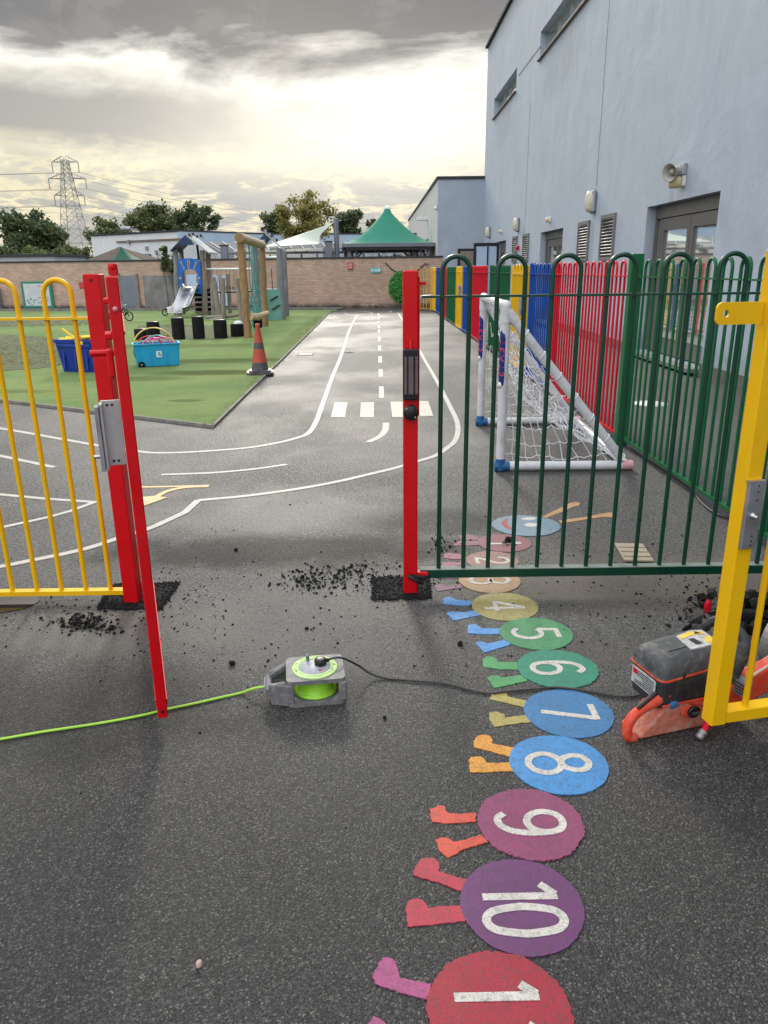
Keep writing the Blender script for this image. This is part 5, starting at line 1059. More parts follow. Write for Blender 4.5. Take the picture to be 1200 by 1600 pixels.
# arched blue panel in front, with the slide opening
def px2(px, py, Y_=27.4): p = aY(px, py, Y_); return (p.x - tb.x, p.z)
z4 = lambda x_, y_: px2(240 + x_ / 9.41, 350 + y_ / 9.41)
outer = [z4(*p) for p in ((358, 545), (400, 520), (460, 508), (520, 505), (580, 508), (640, 522), (688, 545), (715, 1025), (650, 1030))]
inner = [z4(*p) for p in ((668, 930), (665, 850), (655, 800), (650, 740), (620, 690), (570, 668), (520, 662), (470, 675), (435, 705), (425, 760), (428, 850), (425, 920), (380, 925))]
a = MB(); a.extr(outer + inner, (0, -.12, 0), (1, 0, 0), (0, 0, 1), .04); ap_ = a.build('arched_panel', 'playblue', tw)
for q in (((388, 550), (420, 548), (465, 662), (440, 668)), ((492, 530), (538, 530), (534, 652), (506, 652)), ((612, 548), (645, 555), (612, 668), (588, 660))):
    a = MB(); a.extr([z4(*p) for p in q], (0, -.143, 0), (1, 0, 0), (0, 0, 1), .006); o = a.build('slot', 'roofwhite', ap_)
    cxm = sum(p[0] for p in q) / 4; cym = sum(p[1] for p in q) / 4; a = MB(); a.extr([z4(cxm + (p[0] - cxm) * .5, cym + (p[1] - cym) * .8) for p in q], (0, -.148, 0), (1, 0, 0), (0, 0, 1), .006); a.build('slot_opening', 'bricktan', o)
for (x_, y_) in ((398, 800), (672, 800)): c = z4(x_, y_); a = MB(); a.lathe([(0, 0), (.045, 0), (.045, .01), (0, .01)], (c[0], -.14, c[1]), axis=(0, -1, 0), n=16); a.build('porthole', 'roofwhite', ap_)
# slide: chute with raised sides
sl_ = MB(); path = [(z4(548, 965), 0.0 - .2), (z4(525, 1080), -.75), (z4(505, 1200), -1.35), (z4(480, 1290), -1.62), (z4(430, 1345), -1.95)]
cs = [Vector((.02, -.10, .98)), Vector((0, -.3, .93)), Vector((-.03, -.8, .62)), Vector((-.08, -1.3, .30)), Vector((-.12, -1.55, .22)), Vector((-.17, -1.95, .20))]
cs = cat_rom(cs, 5); W2 = .25; prof = [(-W2 - .03, .17), (-W2, .17), (-W2 + .01, .0), (W2 - .01, 0), (W2, .17), (W2 + .03, .17)]
vs = [(c.x + u, c.y, c.z + h_ * min(1, .45 + .0 + i * .06)) for i, c in enumerate(cs) for u, h_ in prof]; n = len(prof)
sl_.add(vs, [(i * n + k, i * n + k + 1, (i + 1) * n + k + 1, (i + 1) * n + k) for i in range(len(cs) - 1) for k in range(n - 1)], True)
so_ = sl_.build('slide', 'steel', tw); so_.modifiers.new('s', 'SOLIDIFY').thickness = .012
# dark steps under the platform
st = MB()
for i in range(5): st.box((.28, .25 + .02 * i, .12 + .17 * i), (.62, .3, .045))
st.build('steps', 'greylog', tw)
for i in range(5): a = MB(); a.box((.28, .09, .12 + .17 * i), (.60, .02, .05)); a.build('step_nosing', 'roofwhite' if i > 1 else 'greylog', tw)
a = MB(); a.box((.28, .5, .5), (.66, .04, .9)); a.build('step_back', 'darkvoid', tw)
# rope bridge between the towers
rb = thing('rope_bridge', 'wobbly bridge of hanging ropes and a dark beam between the two play towers', 'rope bridge', (-4.7, 27.6, 0)); rbo = Vector(rb.location)
q = lambda px, py, Y_=27.6: aY(px, py, Y_) - rbo
a = MB(); a.tube([q(320, 420.5), q(398, 420.5)], .035, 8); a.build('top_bar', 'whitetube', rb)
a = MB(); a.tube([q(320, 456), q(350, 456.5), q(398, 455)], .03, 8); a.build('lower_beam', 'black', rb)
for x_ in (332, 339, 345, 353, 359, 365, 370): a = MB(); a.tube([q(x_, 421), q(x_ + .8, 455)], .012, 5); a.build('hanging_rope', 'greylog', rb)
for x_ in (339, 353, 359, 365): a = MB(); a.tube([q(x_ + 1.6 * cos(t_), 452 - 2 + 1.8 * sin(t_)) for t_ in [k * pi / 6 for k in range(13)]], .014, 5); a.build('ring', 'black', rb)
# leaning uprights with low beam
bt = thing('balance_trail', 'leaning grey log uprights with low balance beams below the rope bridge', 'balance trail', (-4.9, 25.6, 0)); bo = Vector(bt.location)
for i, (x0_, y0_, x1_, y1_, Yq) in enumerate(((333, 433, 343, 497, 25.9), (348.5, 434, 349.5, 500, 24.8), (370, 435, 378, 503, 24.), (331, 440, 334, 497, 26.5), (356, 428, 359, 482, 28.5))):
    b_ = aY(x1_, y1_, Yq); p = aY(x0_, y0_, Yq); logpost(bt, Vector((b_.x, Yq, 0)) - bo, p - bo, .07 if i else .09, 'greylog', 'upright', seed=20 + i)
for p, r_ in ((((321, 496), (347, 495)), 25.2), (((328, 501), (349, 497)), 25.), (((352, 495), (377, 491)), 24.9)):
    a = MB(); u = aY(*p[0], r_) - bo; v_ = aY(*p[1], r_) - bo; a.tube([u, v_], .06, 10); a.build('balance_beam', 'greylog', bt)
# log frame with rope net and hanging log
lf = thing('log_frame', 'tall brown log goal-like frame with a round crossbeam and green climbing ropes', 'climbing frame', (-3.03, 19.7, 0)); lo = Vector(lf.location)
b1, b2 = gp(388, 529), gp(415, 511.5); t1_, t2_ = aY(376, 376, b1.y), aY(409, 386, b2.y)
logpost(lf, b1 - lo, t1_ - lo, .088, 'log', 'upright_log', 3); logpost(lf, b2 - lo, t2_ - lo, .088, 'log', 'upright_log', 4)
dr_ = (t2_ - t1_).normalized(); a = MB(); pts = [(t1_ - dr_ * .2).lerp(t2_ + dr_ * .15, i / 8) + Vector((0, 0, .06)) for i in range(9)]; a.tube([p - lo for p in pts], .105, 14); a.build('crossbeam_log', 'paleLog', lf)
a = MB(); u = pts[0] - dr_ * .004 - lo; a.lathe([(0, 0), (.085, 0), (.102, -.004)], u, axis=-dr_, n=14); a.build('cut_end', 'log', lf)
for i, f_ in enumerate((.22, .3, .38, .5, .62, .75)):
    tpz = t1_.lerp(t2_, f_); a = MB(); s_ = (i % 2 - .5) * .12; a.tube(cat_rom([tpz - lo, tpz - lo + Vector((s_, 0, -.9)), tpz - lo + Vector((-s_, .05, -1.5)), tpz - lo + Vector((s_ * .4, 0, -2.05))], 4), .012, 5); a.build('climbing_rope', 'rope', lf)
for z_ in (.25, .5, .8, 1.1):
    u, v_ = t1_.lerp(t2_, .22), t1_.lerp(t2_, .75); a = MB(); a.tube([Vector((u.x + .05, u.y, z_)) - lo, Vector(((u.x + v_.x) / 2 - .08, (u.y + v_.y) / 2, z_ - .06)) - lo, Vector((v_.x, v_.y, z_)) - lo], .010, 5); a.build('cross_rope', 'rope', lf)
a = MB(); u, v_, w_ = aY(391.5, 494.5, 17.8) - lo, aY(405, 495, 18.0) - lo, aY(418, 489.5, 18.3) - lo; a.tube([u, u.lerp(v_, .6), v_], .085, 10); a.build('hanging_log', 'paleLog', lf)
a = MB(); a.tube([v_ + Vector((0, 0, .02)), w_], .062, 10); a.build('hanging_log', 'paleLog', lf)
a = MB(); p = aY(403, 505, 18.1) - lo; a.box((p.x, p.y, p.z), (.20, .16, .22), ch=.03); a.build('rubber_block', 'blackrubber', lf)
# second tower
t2 = thing('climbing_tower', 'grey wooden climbing tower with a pointed roof and a pale green climbing panel', 'play tower', (-3.25, 25.2, 0)); o2 = Vector(t2.location)
for i, (x0_, y0_, x1_, Yq, mm) in enumerate(((397, 384, 401, 24., 'bluelog'), (403, 390, 406, 26., 'log'), (436, 388, 441, 24.4, 'bluelog'), (442, 388, 447, 26.4, 'bluelog'))):
    p = aY(x0_, y0_, Yq); b_ = aY(x1_, 492, Yq); logpost(t2, Vector((b_.x, Yq, 0)) - o2, p - o2, .11, mm, seed=40 + i)
pk = aY(415, 363.5, 24) - o2; el = aY(405, 374.5, 24) - o2; er = aY(446, 391, 24) - o2
a = MB(); a.extr([(pk.x, pk.z), (el.x, el.z), (pk.x + (pk.x - el.x) * .9, el.z)], (0, pk.y, 0), (1, 0, 0), (0, 0, 1), .05); a.build('gable', 'navy', t2)
slope(pk, er, 'roofwhite', pk.y - .1, pk.y + .02, .05, 'roof_beam', t2); slope(pk, aY(399, 384, 24) - o2, 'navy', pk.y + .9, pk.y + 1.6, .05, 'roof_panel', t2)
for k in range(6): a = MB(); f_ = k / 5.; p = Vector((pk.x, pk.y, pk.z)).lerp(er, f_ * .5); a.box((p.x, p.y + .3 * (k % 2), p.z + .05), (.06, .05, .08)); a.build('roof_spike', 'darkframe' if k % 2 else 'roofwhite', t2)
a = MB(); a.tube([aY(399, 402.5, 24.2) - o2, aY(433, 402.5, 24.4) - o2], .03, 8); a.build('top_bar', 'whitetube', t2)
p = aY(424, 452, 24.6); q_ = aY(440, 490, 24.6); a = MB(); a.box(((p.x + q_.x) / 2 - o2.x - .04, 24.3 - 25.2, (p.z + .02) / 2 + .0), (.44, .05, p.z - .0)); cp = a.build('climbing_panel', 'tealpanel', t2)
p = aY(391, 450, 24.); a = MB(); a.box((-3.62 - o2.x, 24.35 - 25.2, .45), (.46, .05, .85)); a.build('climbing_panel', 'tealpanel', t2)
for (x_, y_) in ((425, 468), (431, 464), (428, 482), (434, 478)): p = aY(x_, y_, 24.25) - o2; a = MB(); a.box(p, (.14, .05, .035), rot=Matrix.Rotation(-.4, 3, 'Y')); a.build('climbing_hold', 'black', cp)
a = MB(); a.tube([aY(424, 420, 24.3) - o2, aY(426, 452, 24.3) - o2], .012, 5); a.build('hanging_rope', 'darkframe', t2)
a = MB(); a.box((-.25, .3, .9), (.9, 1.3, .06)); a.build('platform', 'greylog', t2)
# black stepping posts
SP = [((211, 230, 515, 533), 'shortest leftmost black stepping post half hidden behind the hoops'), ((231, 250, 504, 529), 'second black stepping post from the left, behind the yellow hoop'), ((270, 289, 498, 532.5), 'tall black stepping post in front of the slide'),
      ((302, 320, 496, 532), 'tallest black stepping post right of the slide foot'), ((335, 355, 501, 531), 'medium black stepping post second from the log frame'), ((361, 381, 507, 528), 'low wide black stepping post with a white cap beside the log frame')]
for i, ((x0_, x1_, y0_, y1_), lb) in enumerate(SP):
    b_ = gp((x0_ + x1_) / 2 + .5, y1_ - 1); w_ = (x1_ - x0_) * b_.y / 1168; h_ = aY((x0_ + x1_) / 2, y0_, b_.y).z
    t = thing('stepping_post', lb, 'stepping post', (b_.x, b_.y, .02), 0, 'black stepping posts on the turf'); a = MB(); a.lathe([(w_ / 2, 0), (w_ / 2, h_ - .03), (w_ / 2 - .006, h_ - .01), (w_ / 2 - .02, h_), (0, h_ + .003)], n=20); a.build('rubber_sleeve', 'blackrubber', t)
    if i == 5: a = MB(); a.lathe([(.11, 0), (.10, .03), (.06, .06), (0, .065)], (.03, 0, h_), n=16); a.build('cap', 'whitecap', t)
    else: a = MB(); a.lathe([(w_ / 2 - .03, 0), (w_ / 2 - .035, .006), (0, .006)], (0, 0, h_), n=16); a.build('log_top', 'black', t)
# blue tub with foam tubes
tb_ = gp(127, 584); t = thing('storage_tub', 'deep blue plastic storage tub full of yellow foam tubes on the turf', 'tub', (tb_.x + .0, tb_.y + .22, .022), R(-14))
def tapered(w0, d0, w1, d1, h_, wall=.012, rim=.03):
    a = MB(); o = []
    def rect(w_, d_, z_, r_=.03):
        pts = []
        for cx_, cy_, a0 in ((w_ / 2 - r_, d_ / 2 - r_, 0), (-w_ / 2 + r_, d_ / 2 - r_, pi / 2), (-w_ / 2 + r_, -d_ / 2 + r_, pi), (w_ / 2 - r_, -d_ / 2 + r_, 3 * pi / 2)):
            for k in range(4): an_ = a0 + k * pi / 6; pts.append((cx_ + r_ * cos(an_), cy_ + r_ * sin(an_), z_))
        return pts
    L = [rect(w0, d0, 0), rect(w1, d1, h_ - rim), rect(w1 + .03, d1 + .03, h_ - rim), rect(w1 + .04, d1 + .04, h_), rect(w1 - .02, d1 - .02, h_), rect(w1 - .02, d1 - .02, h_ - rim), rect(w0 - .02, d0 - .02, .02)]
    vs = [v for l in L for v in l]; n = 16; fs = [tuple(range(15, -1, -1))] + [(i * n + k, i * n + (k + 1) % n, (i + 1) * n + (k + 1) % n, (i + 1) * n + k) for i in range(len(L) - 1) for k in range(n)] + [tuple(range(6 * n, 7 * n))]
    a.add(vs, fs); return a
a = tapered(.56, .38, .66, .48, .50, rim=.05)
bd = a.build('body', 'bluetub', t)
for x_ in (-.2, 0., .2): a = MB(); a.box((x_, -.225, .24), (.03, .03, .40), rot=Matrix.Rotation(-.10, 3, 'X'), ch=.006); a.build('rib', 'bluetub', bd)
a = MB(); a.box((0, -.245, .41), (.60, .025, .05), ch=.006); a.build('lip_band', 'bluetub', bd); a = MB(); a.box((.14, -.262, .455), (.085, .006, .05)); a.build('label', 'foam_yellow', bd)
rnd = random.Random(3); tubt = thing('foam_tubes', 'bundle of yellow foam tubes and orange toys lying in the blue tub', 'foam tubes', (tb_.x, tb_.y + .22, .50), R(-14))
for i in range(9): a = MB(); y_ = rnd.uniform(-.16, .16); an_ = rnd.uniform(-.25, .25); a.tube([(-.32 + rnd.uniform(-.05, .05), y_, .0 + rnd.uniform(-.02, .03)), (0, y_ + an_ * .2, .02 + rnd.uniform(0, .02)), (.32, y_ + an_ * .4, .02 + rnd.uniform(0, .05))], .022, 8); a.build('tube', 'foam_yellow', tubt)
a = MB(); a.tube([(-.12, 0, .02), (-.30, -.05, .17)], .02, 8); a.build('tube', 'foam_yellow', tubt)
for x_, y_ in ((.05, -.12), (.16, -.05), (.25, -.1)): a = MB(); a.blobm((x_, y_, .03), .05, int(x_ * 100), 2, j=.03); a.build('ball', 'orange_ball', tubt)
# turquoise box on wheels with hoops
b_ = gp(240, 575); t = thing('hoop_box', 'turquoise plastic box on black wheels holding play hoops on the turf', 'box', (b_.x + .02, b_.y + .2, .03), R(20)); th_ = .36
a = tapered(.66, .36, .72, .42, .36, rim=.02); bd = a.build('body', 'turq', t)
for x_ in (-.12, .14): a = MB(); a.box((x_, -.200, .17), (.008, .006, .31)); a.build('seam', 'turq', bd)
a = MB(); a.box((.02, -.203, .19), (.09, .006, .10)); lb_ = a.build('label', 'white', bd); a = MB(); a.box((.02, -.208, .20), (.025, .004, .05)); a.box((.04, -.208, .175), (.03, .004, .02)); a.build('lettering', 'turq', lb_)
for x_ in (-.27,): a = MB(); a.lathe([(0, -.02), (.05, -.02), (.055, 0), (.05, .02), (0, .02)], (x_, -.20, .03), axis=(0, 1, 0), n=16); w_ = a.build('wheel', 'blackrubber', t); a = MB(); a.lathe([(0, 0), (.015, 0), (.012, .006), (0, .007)], (x_, -.222, .03), axis=(0, -1, 0), n=10); a.build('hub', 'stone', w_)
hb = Vector((b_.x + .02, b_.y + .2, .03))
for i, (m_, r_, dx, dy, tl_, lb, h_) in enumerate((('hoop_yellow', .34, -.03, -.03, .05, 'large yellow hoop standing upright in the turquoise box', .26), ('hoop_teal', .25, .02, .05, .15, 'green hoop standing in the turquoise box behind the pink ones', .22), ('hoop_pink', .22, -.04, -.08, .35, 'pink hoop leaning at the front left of the turquoise box', .22), ('hoop_pink', .20, .12, -.05, .5, 'pink hoop leaning at the front right of the turquoise box', .25),
        ('hoop_pink', .24, .05, .0, .2, 'pink hoop upright in the middle of the turquoise box', .20), ('hoop_red', .22, -.1, .08, .25, 'red hoop at the back of the turquoise box', .24), ('hoop_teal', .17, -.20, -.06, .4, 'small green hoop at the left end of the turquoise box', .22))):
    q0 = Matrix.Rotation(R(20), 3, 'Z') @ Vector((dx, dy, 0)); t_ = hb + q0 + Vector((0, 0, h_)); a = MB(); rot = Matrix.Rotation(R(20) + tl_ * .5, 3, 'Z') @ Matrix.Rotation(pi / 2 - tl_ * .5, 3, 'X')
    a.tube([t_ + rot @ Vector((r_ * cos(k * pi / 20), r_ * sin(k * pi / 20), 0)) for k in range(40)], .011, 6, closed=True); tag(a.build('hoop', m_, loc=t_), lb, 'hoop', 'play hoops in the turquoise box')
# traffic cone
cb = gp(407, 586); t = thing('traffic_cone', 'tall worn orange traffic cone with two dark bands beside the path edge', 'traffic cone', (cb.x, cb.y, .022), R(8))
a = MB(); a.prism([(-.20, -.15), (-.15, -.20), (.15, -.20), (.20, -.15), (.20, .15), (.15, .20), (-.15, .20), (-.20, .15)], 0, .035); a.prism([(-.165, -.12), (-.12, -.165), (.12, -.165), (.165, -.12), (.165, .12), (.12, .165), (-.12, .165), (-.165, .12)], .035, .06); a.build('base', 'conegrey', t)
for nm, m_, z0_, z1_ in (('lower_band', 'conegrey', .06, .17), ('cone_body', 'coneorange', .17, .37), ('upper_band', 'conegrey', .37, .46), ('cone_top', 'coneorange', .46, .70)):
    rr = lambda z_: .135 - .105 * (z_ / .70); a = MB(); a.lathe([(rr(z0_), z0_), (rr(z1_), z1_)], n=28)
    if nm == 'cone_top': a = MB(); a.lathe([(rr(z0_), z0_), (rr(.68), .68), (.036, .69), (.036, .715), (.028, .735), (.02, .735), (.018, .70)], n=28)
    a.build(nm, m_, t)
# small bikes behind
def bike(label, p, rz_, s=1., m_='navy', name='balance_bike'):
    t = thing(name, label, 'bike', p, rz_, 'small bikes by the wall')
    for x_ in (-.34 * s, .34 * s):
        a = MB(); a.tube([(x_ + .17 * s * cos(k * pi / 10), 0, .18 * s + .17 * s * sin(k * pi / 10)) for k in range(20)], .018, 6, closed=True); w_ = a.build('wheel', 'blackrubber', t); a = MB()
        for k in range(4): c_, s__ = cos(k * pi / 4), sin(k * pi / 4); a.tube([(x_ - .16 * s * c_, 0, .18 * s - .16 * s * s__), (x_ + .16 * s * c_, 0, .18 * s + .16 * s * s__)], .004, 4)
        a.build('spokes', 'galv', w_)
    a = MB(); a.tube([(-.34 * s, 0, .18 * s), (-.12 * s, 0, .42 * s), (.24 * s, 0, .46 * s), (.34 * s, 0, .18 * s)], .018, 6); a.tube([(-.12 * s, 0, .42 * s), (0, 0, .2 * s), (.24 * s, 0, .42 * s)], .016, 6); a.build('frame', m_, t)
    a = MB(); a.tube([(.24 * s, 0, .44 * s), (.20 * s, 0, .60 * s)], .014, 6); a.tube([(.18 * s, -.18 * s, .62 * s), (.20 * s, 0, .60 * s), (.18 * s, .18 * s, .62 * s)], .013, 6); a.build('handlebar', 'galv', t); a = MB(); a.box((-.13 * s, 0, .47 * s), (.18 * s, .08 * s, .04 * s), ch=.012); a.build('saddle', 'black', t)
g = gp(263, 495); bike('small blue bike leaning left of the slide foot', (g.x, g.y + .4, .03), R(35), .62); g = gp(190, 503); bike('small dark trike with a black wheel showing behind the red posts', (g.x, g.y, .03), R(-10), .8, 'darkframe'); g = gp(140, 503); bike('grey scooter-like bike left of the red posts near the wall', (g.x, g.y + 3, .03), R(60), .7, 'galv')
# ================================================================== FOOTBALL GOAL
gA, gB = Vector((.955, 5.62, .038)), Vector((1.04, 7.40, .038)); bA, bB = Vector((1.93, 5.60, .038)), Vector((2.00, 7.42, .038)); gh = 1.20
goal = thing('football_goal', 'small white plastic football goal with a sagging net against the coloured fence', 'goal', (1.0, 6.5, 0)); go = Vector(goal.location); r_ = .035
def gt(pts, nm='tube', m_='whitetube', rr=r_, n=14): a = MB(); a.tube([Vector(p) - go for p in pts], rr, n); return a.build(nm, m_, goal)
tA, tB = gA + Vector((-.0, 0, gh)), gB + Vector((0, 0, gh))
gt([gA, tA - Vector((0, 0, .04))], 'post'); gt([gB, tB - Vector((0, 0, .04))], 'post'); gt([tA, tB], 'crossbar')
gt([tA + Vector((.0, 0, -.02)), tA + Vector((.06, 0, -.10)), bA + Vector((-.04, 0, .05))], 'stay'); gt([tB + Vector((0, 0, -.02)), tB + Vector((.06, 0, -.10)), bB + Vector((-.04, 0, .05))], 'stay')
gt([gA, bA], 'ground_bar'); gt([gB, bB], 'ground_bar'); gt([bA, bB], 'rear_bar')
for p in (gA, gB): a = MB(); q_ = p - go; a.tube([q_ + Vector((-.045, 0, 0)), q_ + Vector((.07, 0, 0))], r_ + .003, 14); a.tube([q_ + Vector((0, 0, -.03)), q_ + Vector((0, 0, .06))], r_ + .003, 14); a.build('corner_fitting', 'bluefit', goal)
for p in (bA, bB): a = MB(); q_ = p - go; a.tube([q_ + Vector((-.035, 0, 0)), q_ + Vector((.045, 0, 0))], r_ + .003, 14); a.build('corner_fitting', 'pinkfit', goal)
for p in (tA, tB):
    a = MB(); q_ = p - go; a.tube([q_ + Vector((0, 0, -.12)), q_ + Vector((0, 0, 0.0))], r_ + .004, 14); a.blobm(q_ + Vector((0, 0, .0)), r_ + .004, 1, 3, j=0); a.tube([q_ + Vector((0, -.05 if p is tB else .05, 0)), q_], r_ + .006, 14); a.tube([q_ + Vector((0, 0, -.03)), q_ + Vector((.07, 0, -.11))], r_ + .004, 14); a.build('top_fitting', 'whitetube', goal)
for p in (gA, gB):   # curved stickers round the posts, facing the camera and the pitch
    a = MB(); nz, na = 14, 9; vs = []
    zt_, zb_ = p.z + 1.03, p.z + .60
    for i in range(nz + 1):
        f_ = i / nz; z_ = zb_ + (zt_ - zb_) * f_; wv = math.sqrt(max(0, 1 - max(0, abs(f_ - .5) * 2 - .72) ** 2 / .28 ** 2))
        for j in range(na + 1): an_ = R(-155) + (j / na - .5) * R(125) * max(.02, wv); vs.append((p.x + (r_ + .0015) * cos(an_) - go.x, p.y + (r_ + .0015) * sin(an_) - go.y, z_))
    a.add(vs, [(i * (na + 1) + j, i * (na + 1) + j + 1, (i + 1) * (na + 1) + j + 1, (i + 1) * (na + 1) + j) for i in range(nz) for j in range(na)], True); s_ = a.build('sticker', 'stickerblue', goal)
    def wrap(v, p=p, zc=(zt_ + zb_) / 2 + .015): an_ = R(-155) + (v[1]) / r_; rr = r_ + .0028 + v[2]; return (p.x + rr * cos(an_) - go.x, p.y + rr * sin(an_) - go.y, zc + v[0])
    tm = text_mb('SAMBA', .088, .001, wrap); tm.build('lettering', 'stickerred', s_)
    a = MB(); a.lathe([(0, 0), (.022, 0), (.022, .002), (0, .002)], (p.x + (r_ + .001) * cos(R(-150)) - go.x, p.y + (r_ + .001) * sin(R(-150)) - go.y, zb_ + .03), axis=(cos(R(-150)), sin(R(-150)), 0), n=14); a.build('emblem', 'white', s_)
# net: back panel hung from the stays, two side panels
rnd = random.Random(9); a = MB(); nr = .0028
def S(u, v):   # back net u along Y, v from top to bottom; sags inwards
    top_ = tA.lerp(tB, u) + Vector((.04, 0, -.05)); bot_ = bA.lerp(bB, u) + Vector((-.02, 0, .02)); q = top_.lerp(bot_, v); q.x -= .16 * sin(pi * v) * (.35 + sin(pi * u)) * .9; q.z -= .20 * sin(pi * v) * (.4 + .6 * sin(pi * u)); return q
nu, nv = 17, 15; J = {}
for i in range(nu + 1):
    for j in range(nv + 1): J[i, j] = S(i / nu, j / nv) + Vector((rnd.gauss(0, .013), rnd.gauss(0, .013), rnd.gauss(0, .013))) * (0 if j in (0, nv) else 1)
for i in range(nu + 1):
    for j in range(nv + 1):
        if j < nv: m_ = (J[i, j] + J[i, j + 1]) / 2 - Vector((0, 0, .012)); a.tube([J[i, j] - go, m_ - go, J[i, j + 1] - go], nr, 4)
        if i < nu: m_ = (J[i, j] + J[i + 1, j]) / 2 - Vector((0, 0, .016)); a.tube([J[i, j] - go, m_ - go, J[i + 1, j] - go], nr, 4)
a.build('back_net', 'net', goal)
for (t0, g0_, b0_, sg) in ((tA, gA, bA, 1), (tB, gB, bB, -1)):
    a = MB(); n1, n2 = 9, 10; K = {}
    for i in range(n1 + 1):
        for j in range(n2 + 1):
            u, v = i / n1, j / n2; top_ = t0 + Vector((.02, 0, -.08)); pl_ = top_.lerp(g0_, v); pr_ = top_.lerp(b0_, v); q = pl_.lerp(pr_, u)
            q += Vector((rnd.gauss(0, .015), sg * (.03 + rnd.gauss(0, .012)) * sin(pi * v), -.05 * sin(pi * u) + rnd.gauss(0, .01))) * (0 if i in (0, n1) else 1); K[i, j] = q
    for i in range(n1 + 1):
        for j in range(1, n2 + 1):
            if i % max(1, int(n1 / (1 + j * n1 / n2 * .9))) and j < 4: continue
            if j < n2: a.tube([K[i, j] - go, (K[i, j] + K[i, j + 1]) / 2 - go, K[i, j + 1] - go], nr, 4)
            if i < n1: a.tube([K[i, j] - go, (K[i, j] + K[i + 1, j]) / 2 - Vector((0, 0, .015)) - go, K[i + 1, j] - go], nr, 4)
    a.build('side_net', 'net', goal)
for (p, q_) in ((tA + Vector((.06, 0, -.10)), bA), (tB + Vector((.06, 0, -.10)), bB)):
    for k in range(7):
        f_ = (k + .5) / 7; c_ = p.lerp(q_, f_) - go; d_ = (q_ - p).normalized(); a = MB(); u = d_.orthogonal().normalized(); v_ = d_.cross(u); a.tube([c_ + (u * cos(t_) + v_ * sin(t_)) * (r_ + .004) + d_ * .006 * t_ for t_ in [s_ * pi / 6 for s_ in range(13)]], .0035, 4); a.build('net_tie', 'net', goal)
# ================================================================== CABLE REEL
rc = gp(487, 1094); reel = thing('cable_reel', 'dusty grey plastic cable reel with a lime green drum on the tarmac', 'cable reel', (rc.x, rc.y + .050, 0), R(7))
W_, Dp, Hh = .212, .182, .105
def rrect(w_, d_, r_, n=5):
    o = []
    for cx_, cy_, a0 in ((w_ / 2 - r_, d_ / 2 - r_, 0), (-w_ / 2 + r_, d_ / 2 - r_, 90), (-w_ / 2 + r_, -d_ / 2 + r_, 180), (w_ / 2 - r_, -d_ / 2 + r_, 270)):
        for k in range(n): t_ = R(a0 + 90 * k / (n - 1)); o.append((cx_ + r_ * cos(t_), cy_ + r_ * sin(t_)))
    return o
def frame_plate(mb, z0, z1, hole, hr=.07):
    o = rrect(W_, Dp, .022); o = [(x_ + .012, y_) for x_, y_ in o]
    bmx = bmesh.new(); ov = [bmx.verts.new((*p, 0)) for p in o]; es = [bmx.edges.new((ov[i], ov[(i + 1) % len(ov)])) for i in range(len(ov))]; nh = 32
    hv = [bmx.verts.new((.012 + hr * cos(2 * pi * k / nh), hr * sin(2 * pi * k / nh), 0)) for k in range(nh)]; es += [bmx.edges.new((hv[i], hv[(i + 1) % nh])) for i in range(nh)]
    bmesh.ops.triangle_fill(bmx, edges=es, use_beauty=True); bmx.verts.index_update(); V = [tuple(v.co) for v in bmx.verts]; Fc = [tuple(v.index for v in f.verts) for f in bmx.faces]; bmx.free(); n = len(V); no = len(o)
    mb.add([(x_, y_, z0) for x_, y_, _ in V] + [(x_, y_, z1) for x_, y_, _ in V], Fc + [tuple(i + n for i in f) for f in Fc] + [(i, (i + 1) % no, n + (i + 1) % no, n + i) for i in range(no)] + [(no + i, no + (i + 1) % nh, n + no + (i + 1) % nh, n + no + i) for i in range(nh)])
a = MB(); frame_plate(a, .0, .016, 1, .055); frame_plate(a, Hh - .016, Hh, 1, .078)
for sx, sy_ in ((1, 1), (1, -1), (-1, 1), (-1, -1)): a.box((.012 + sx * (W_ / 2 - .011), sy_ * (Dp / 2 - .011), Hh / 2), (.030, .024, Hh - .03), ch=.005)
a.box((.012 + W_ / 2 - .006, 0, Hh / 2), (.011, Dp - .05, Hh - .034))
fr = a.build('frame', 'reelgrey', reel)
a = MB(); xh = -W_ / 2 + .012
for y_ in (-.052, .052): a.beam((xh - .0, y_ * 1.35, Hh - .022), (xh - .062, y_ * .8, Hh - .045), .022, .026, ch=.005); a.beam((xh, y_ * 1.35, .014), (xh - .058, y_ * .8, Hh - .065), .02, .022, ch=.005)
a.tube([(xh - .062, -.058, Hh - .052), (xh - .066, -.03, Hh - .052), (xh - .066, .03, Hh - .052), (xh - .062, .058, Hh - .052)], .014, 10); hd = a.build('handle', 'reelgrey', reel)
a = MB()
for s_ in (-1, 1): a.beam((xh + .004, s_ * (Dp / 2 - .008), (Hh - .012) / 2), (xh - .060, s_ * .046, (Hh - .03) / 2), .013, Hh - .022, ch=.003)
a.box((xh - .004, 0, .012), (.03, Dp - .03, .02)); a.box((xh + .012, -(Dp / 2 - .011), Hh / 2), (.03, .0235, Hh - .031), ch=.004); a.build('side_wall', 'reelgrey', reel)
for k in range(9): a = MB(); a.box((xh - .080, -.032 + k * .008, Hh - .052), (.003, .003, .020)); a.build('grip_rib', 'reeltop', hd)
a = MB(); a.lathe([(.040, .018), (.080, .019), (.083, .022), (.070, .028), (.064, .034), (.062, Hh - .036), (.068, Hh - .026), (.080, Hh - .020), (.05, Hh - .017)], (.012, 0, 0), n=40); dr = a.build('drum', 'lime', reel)
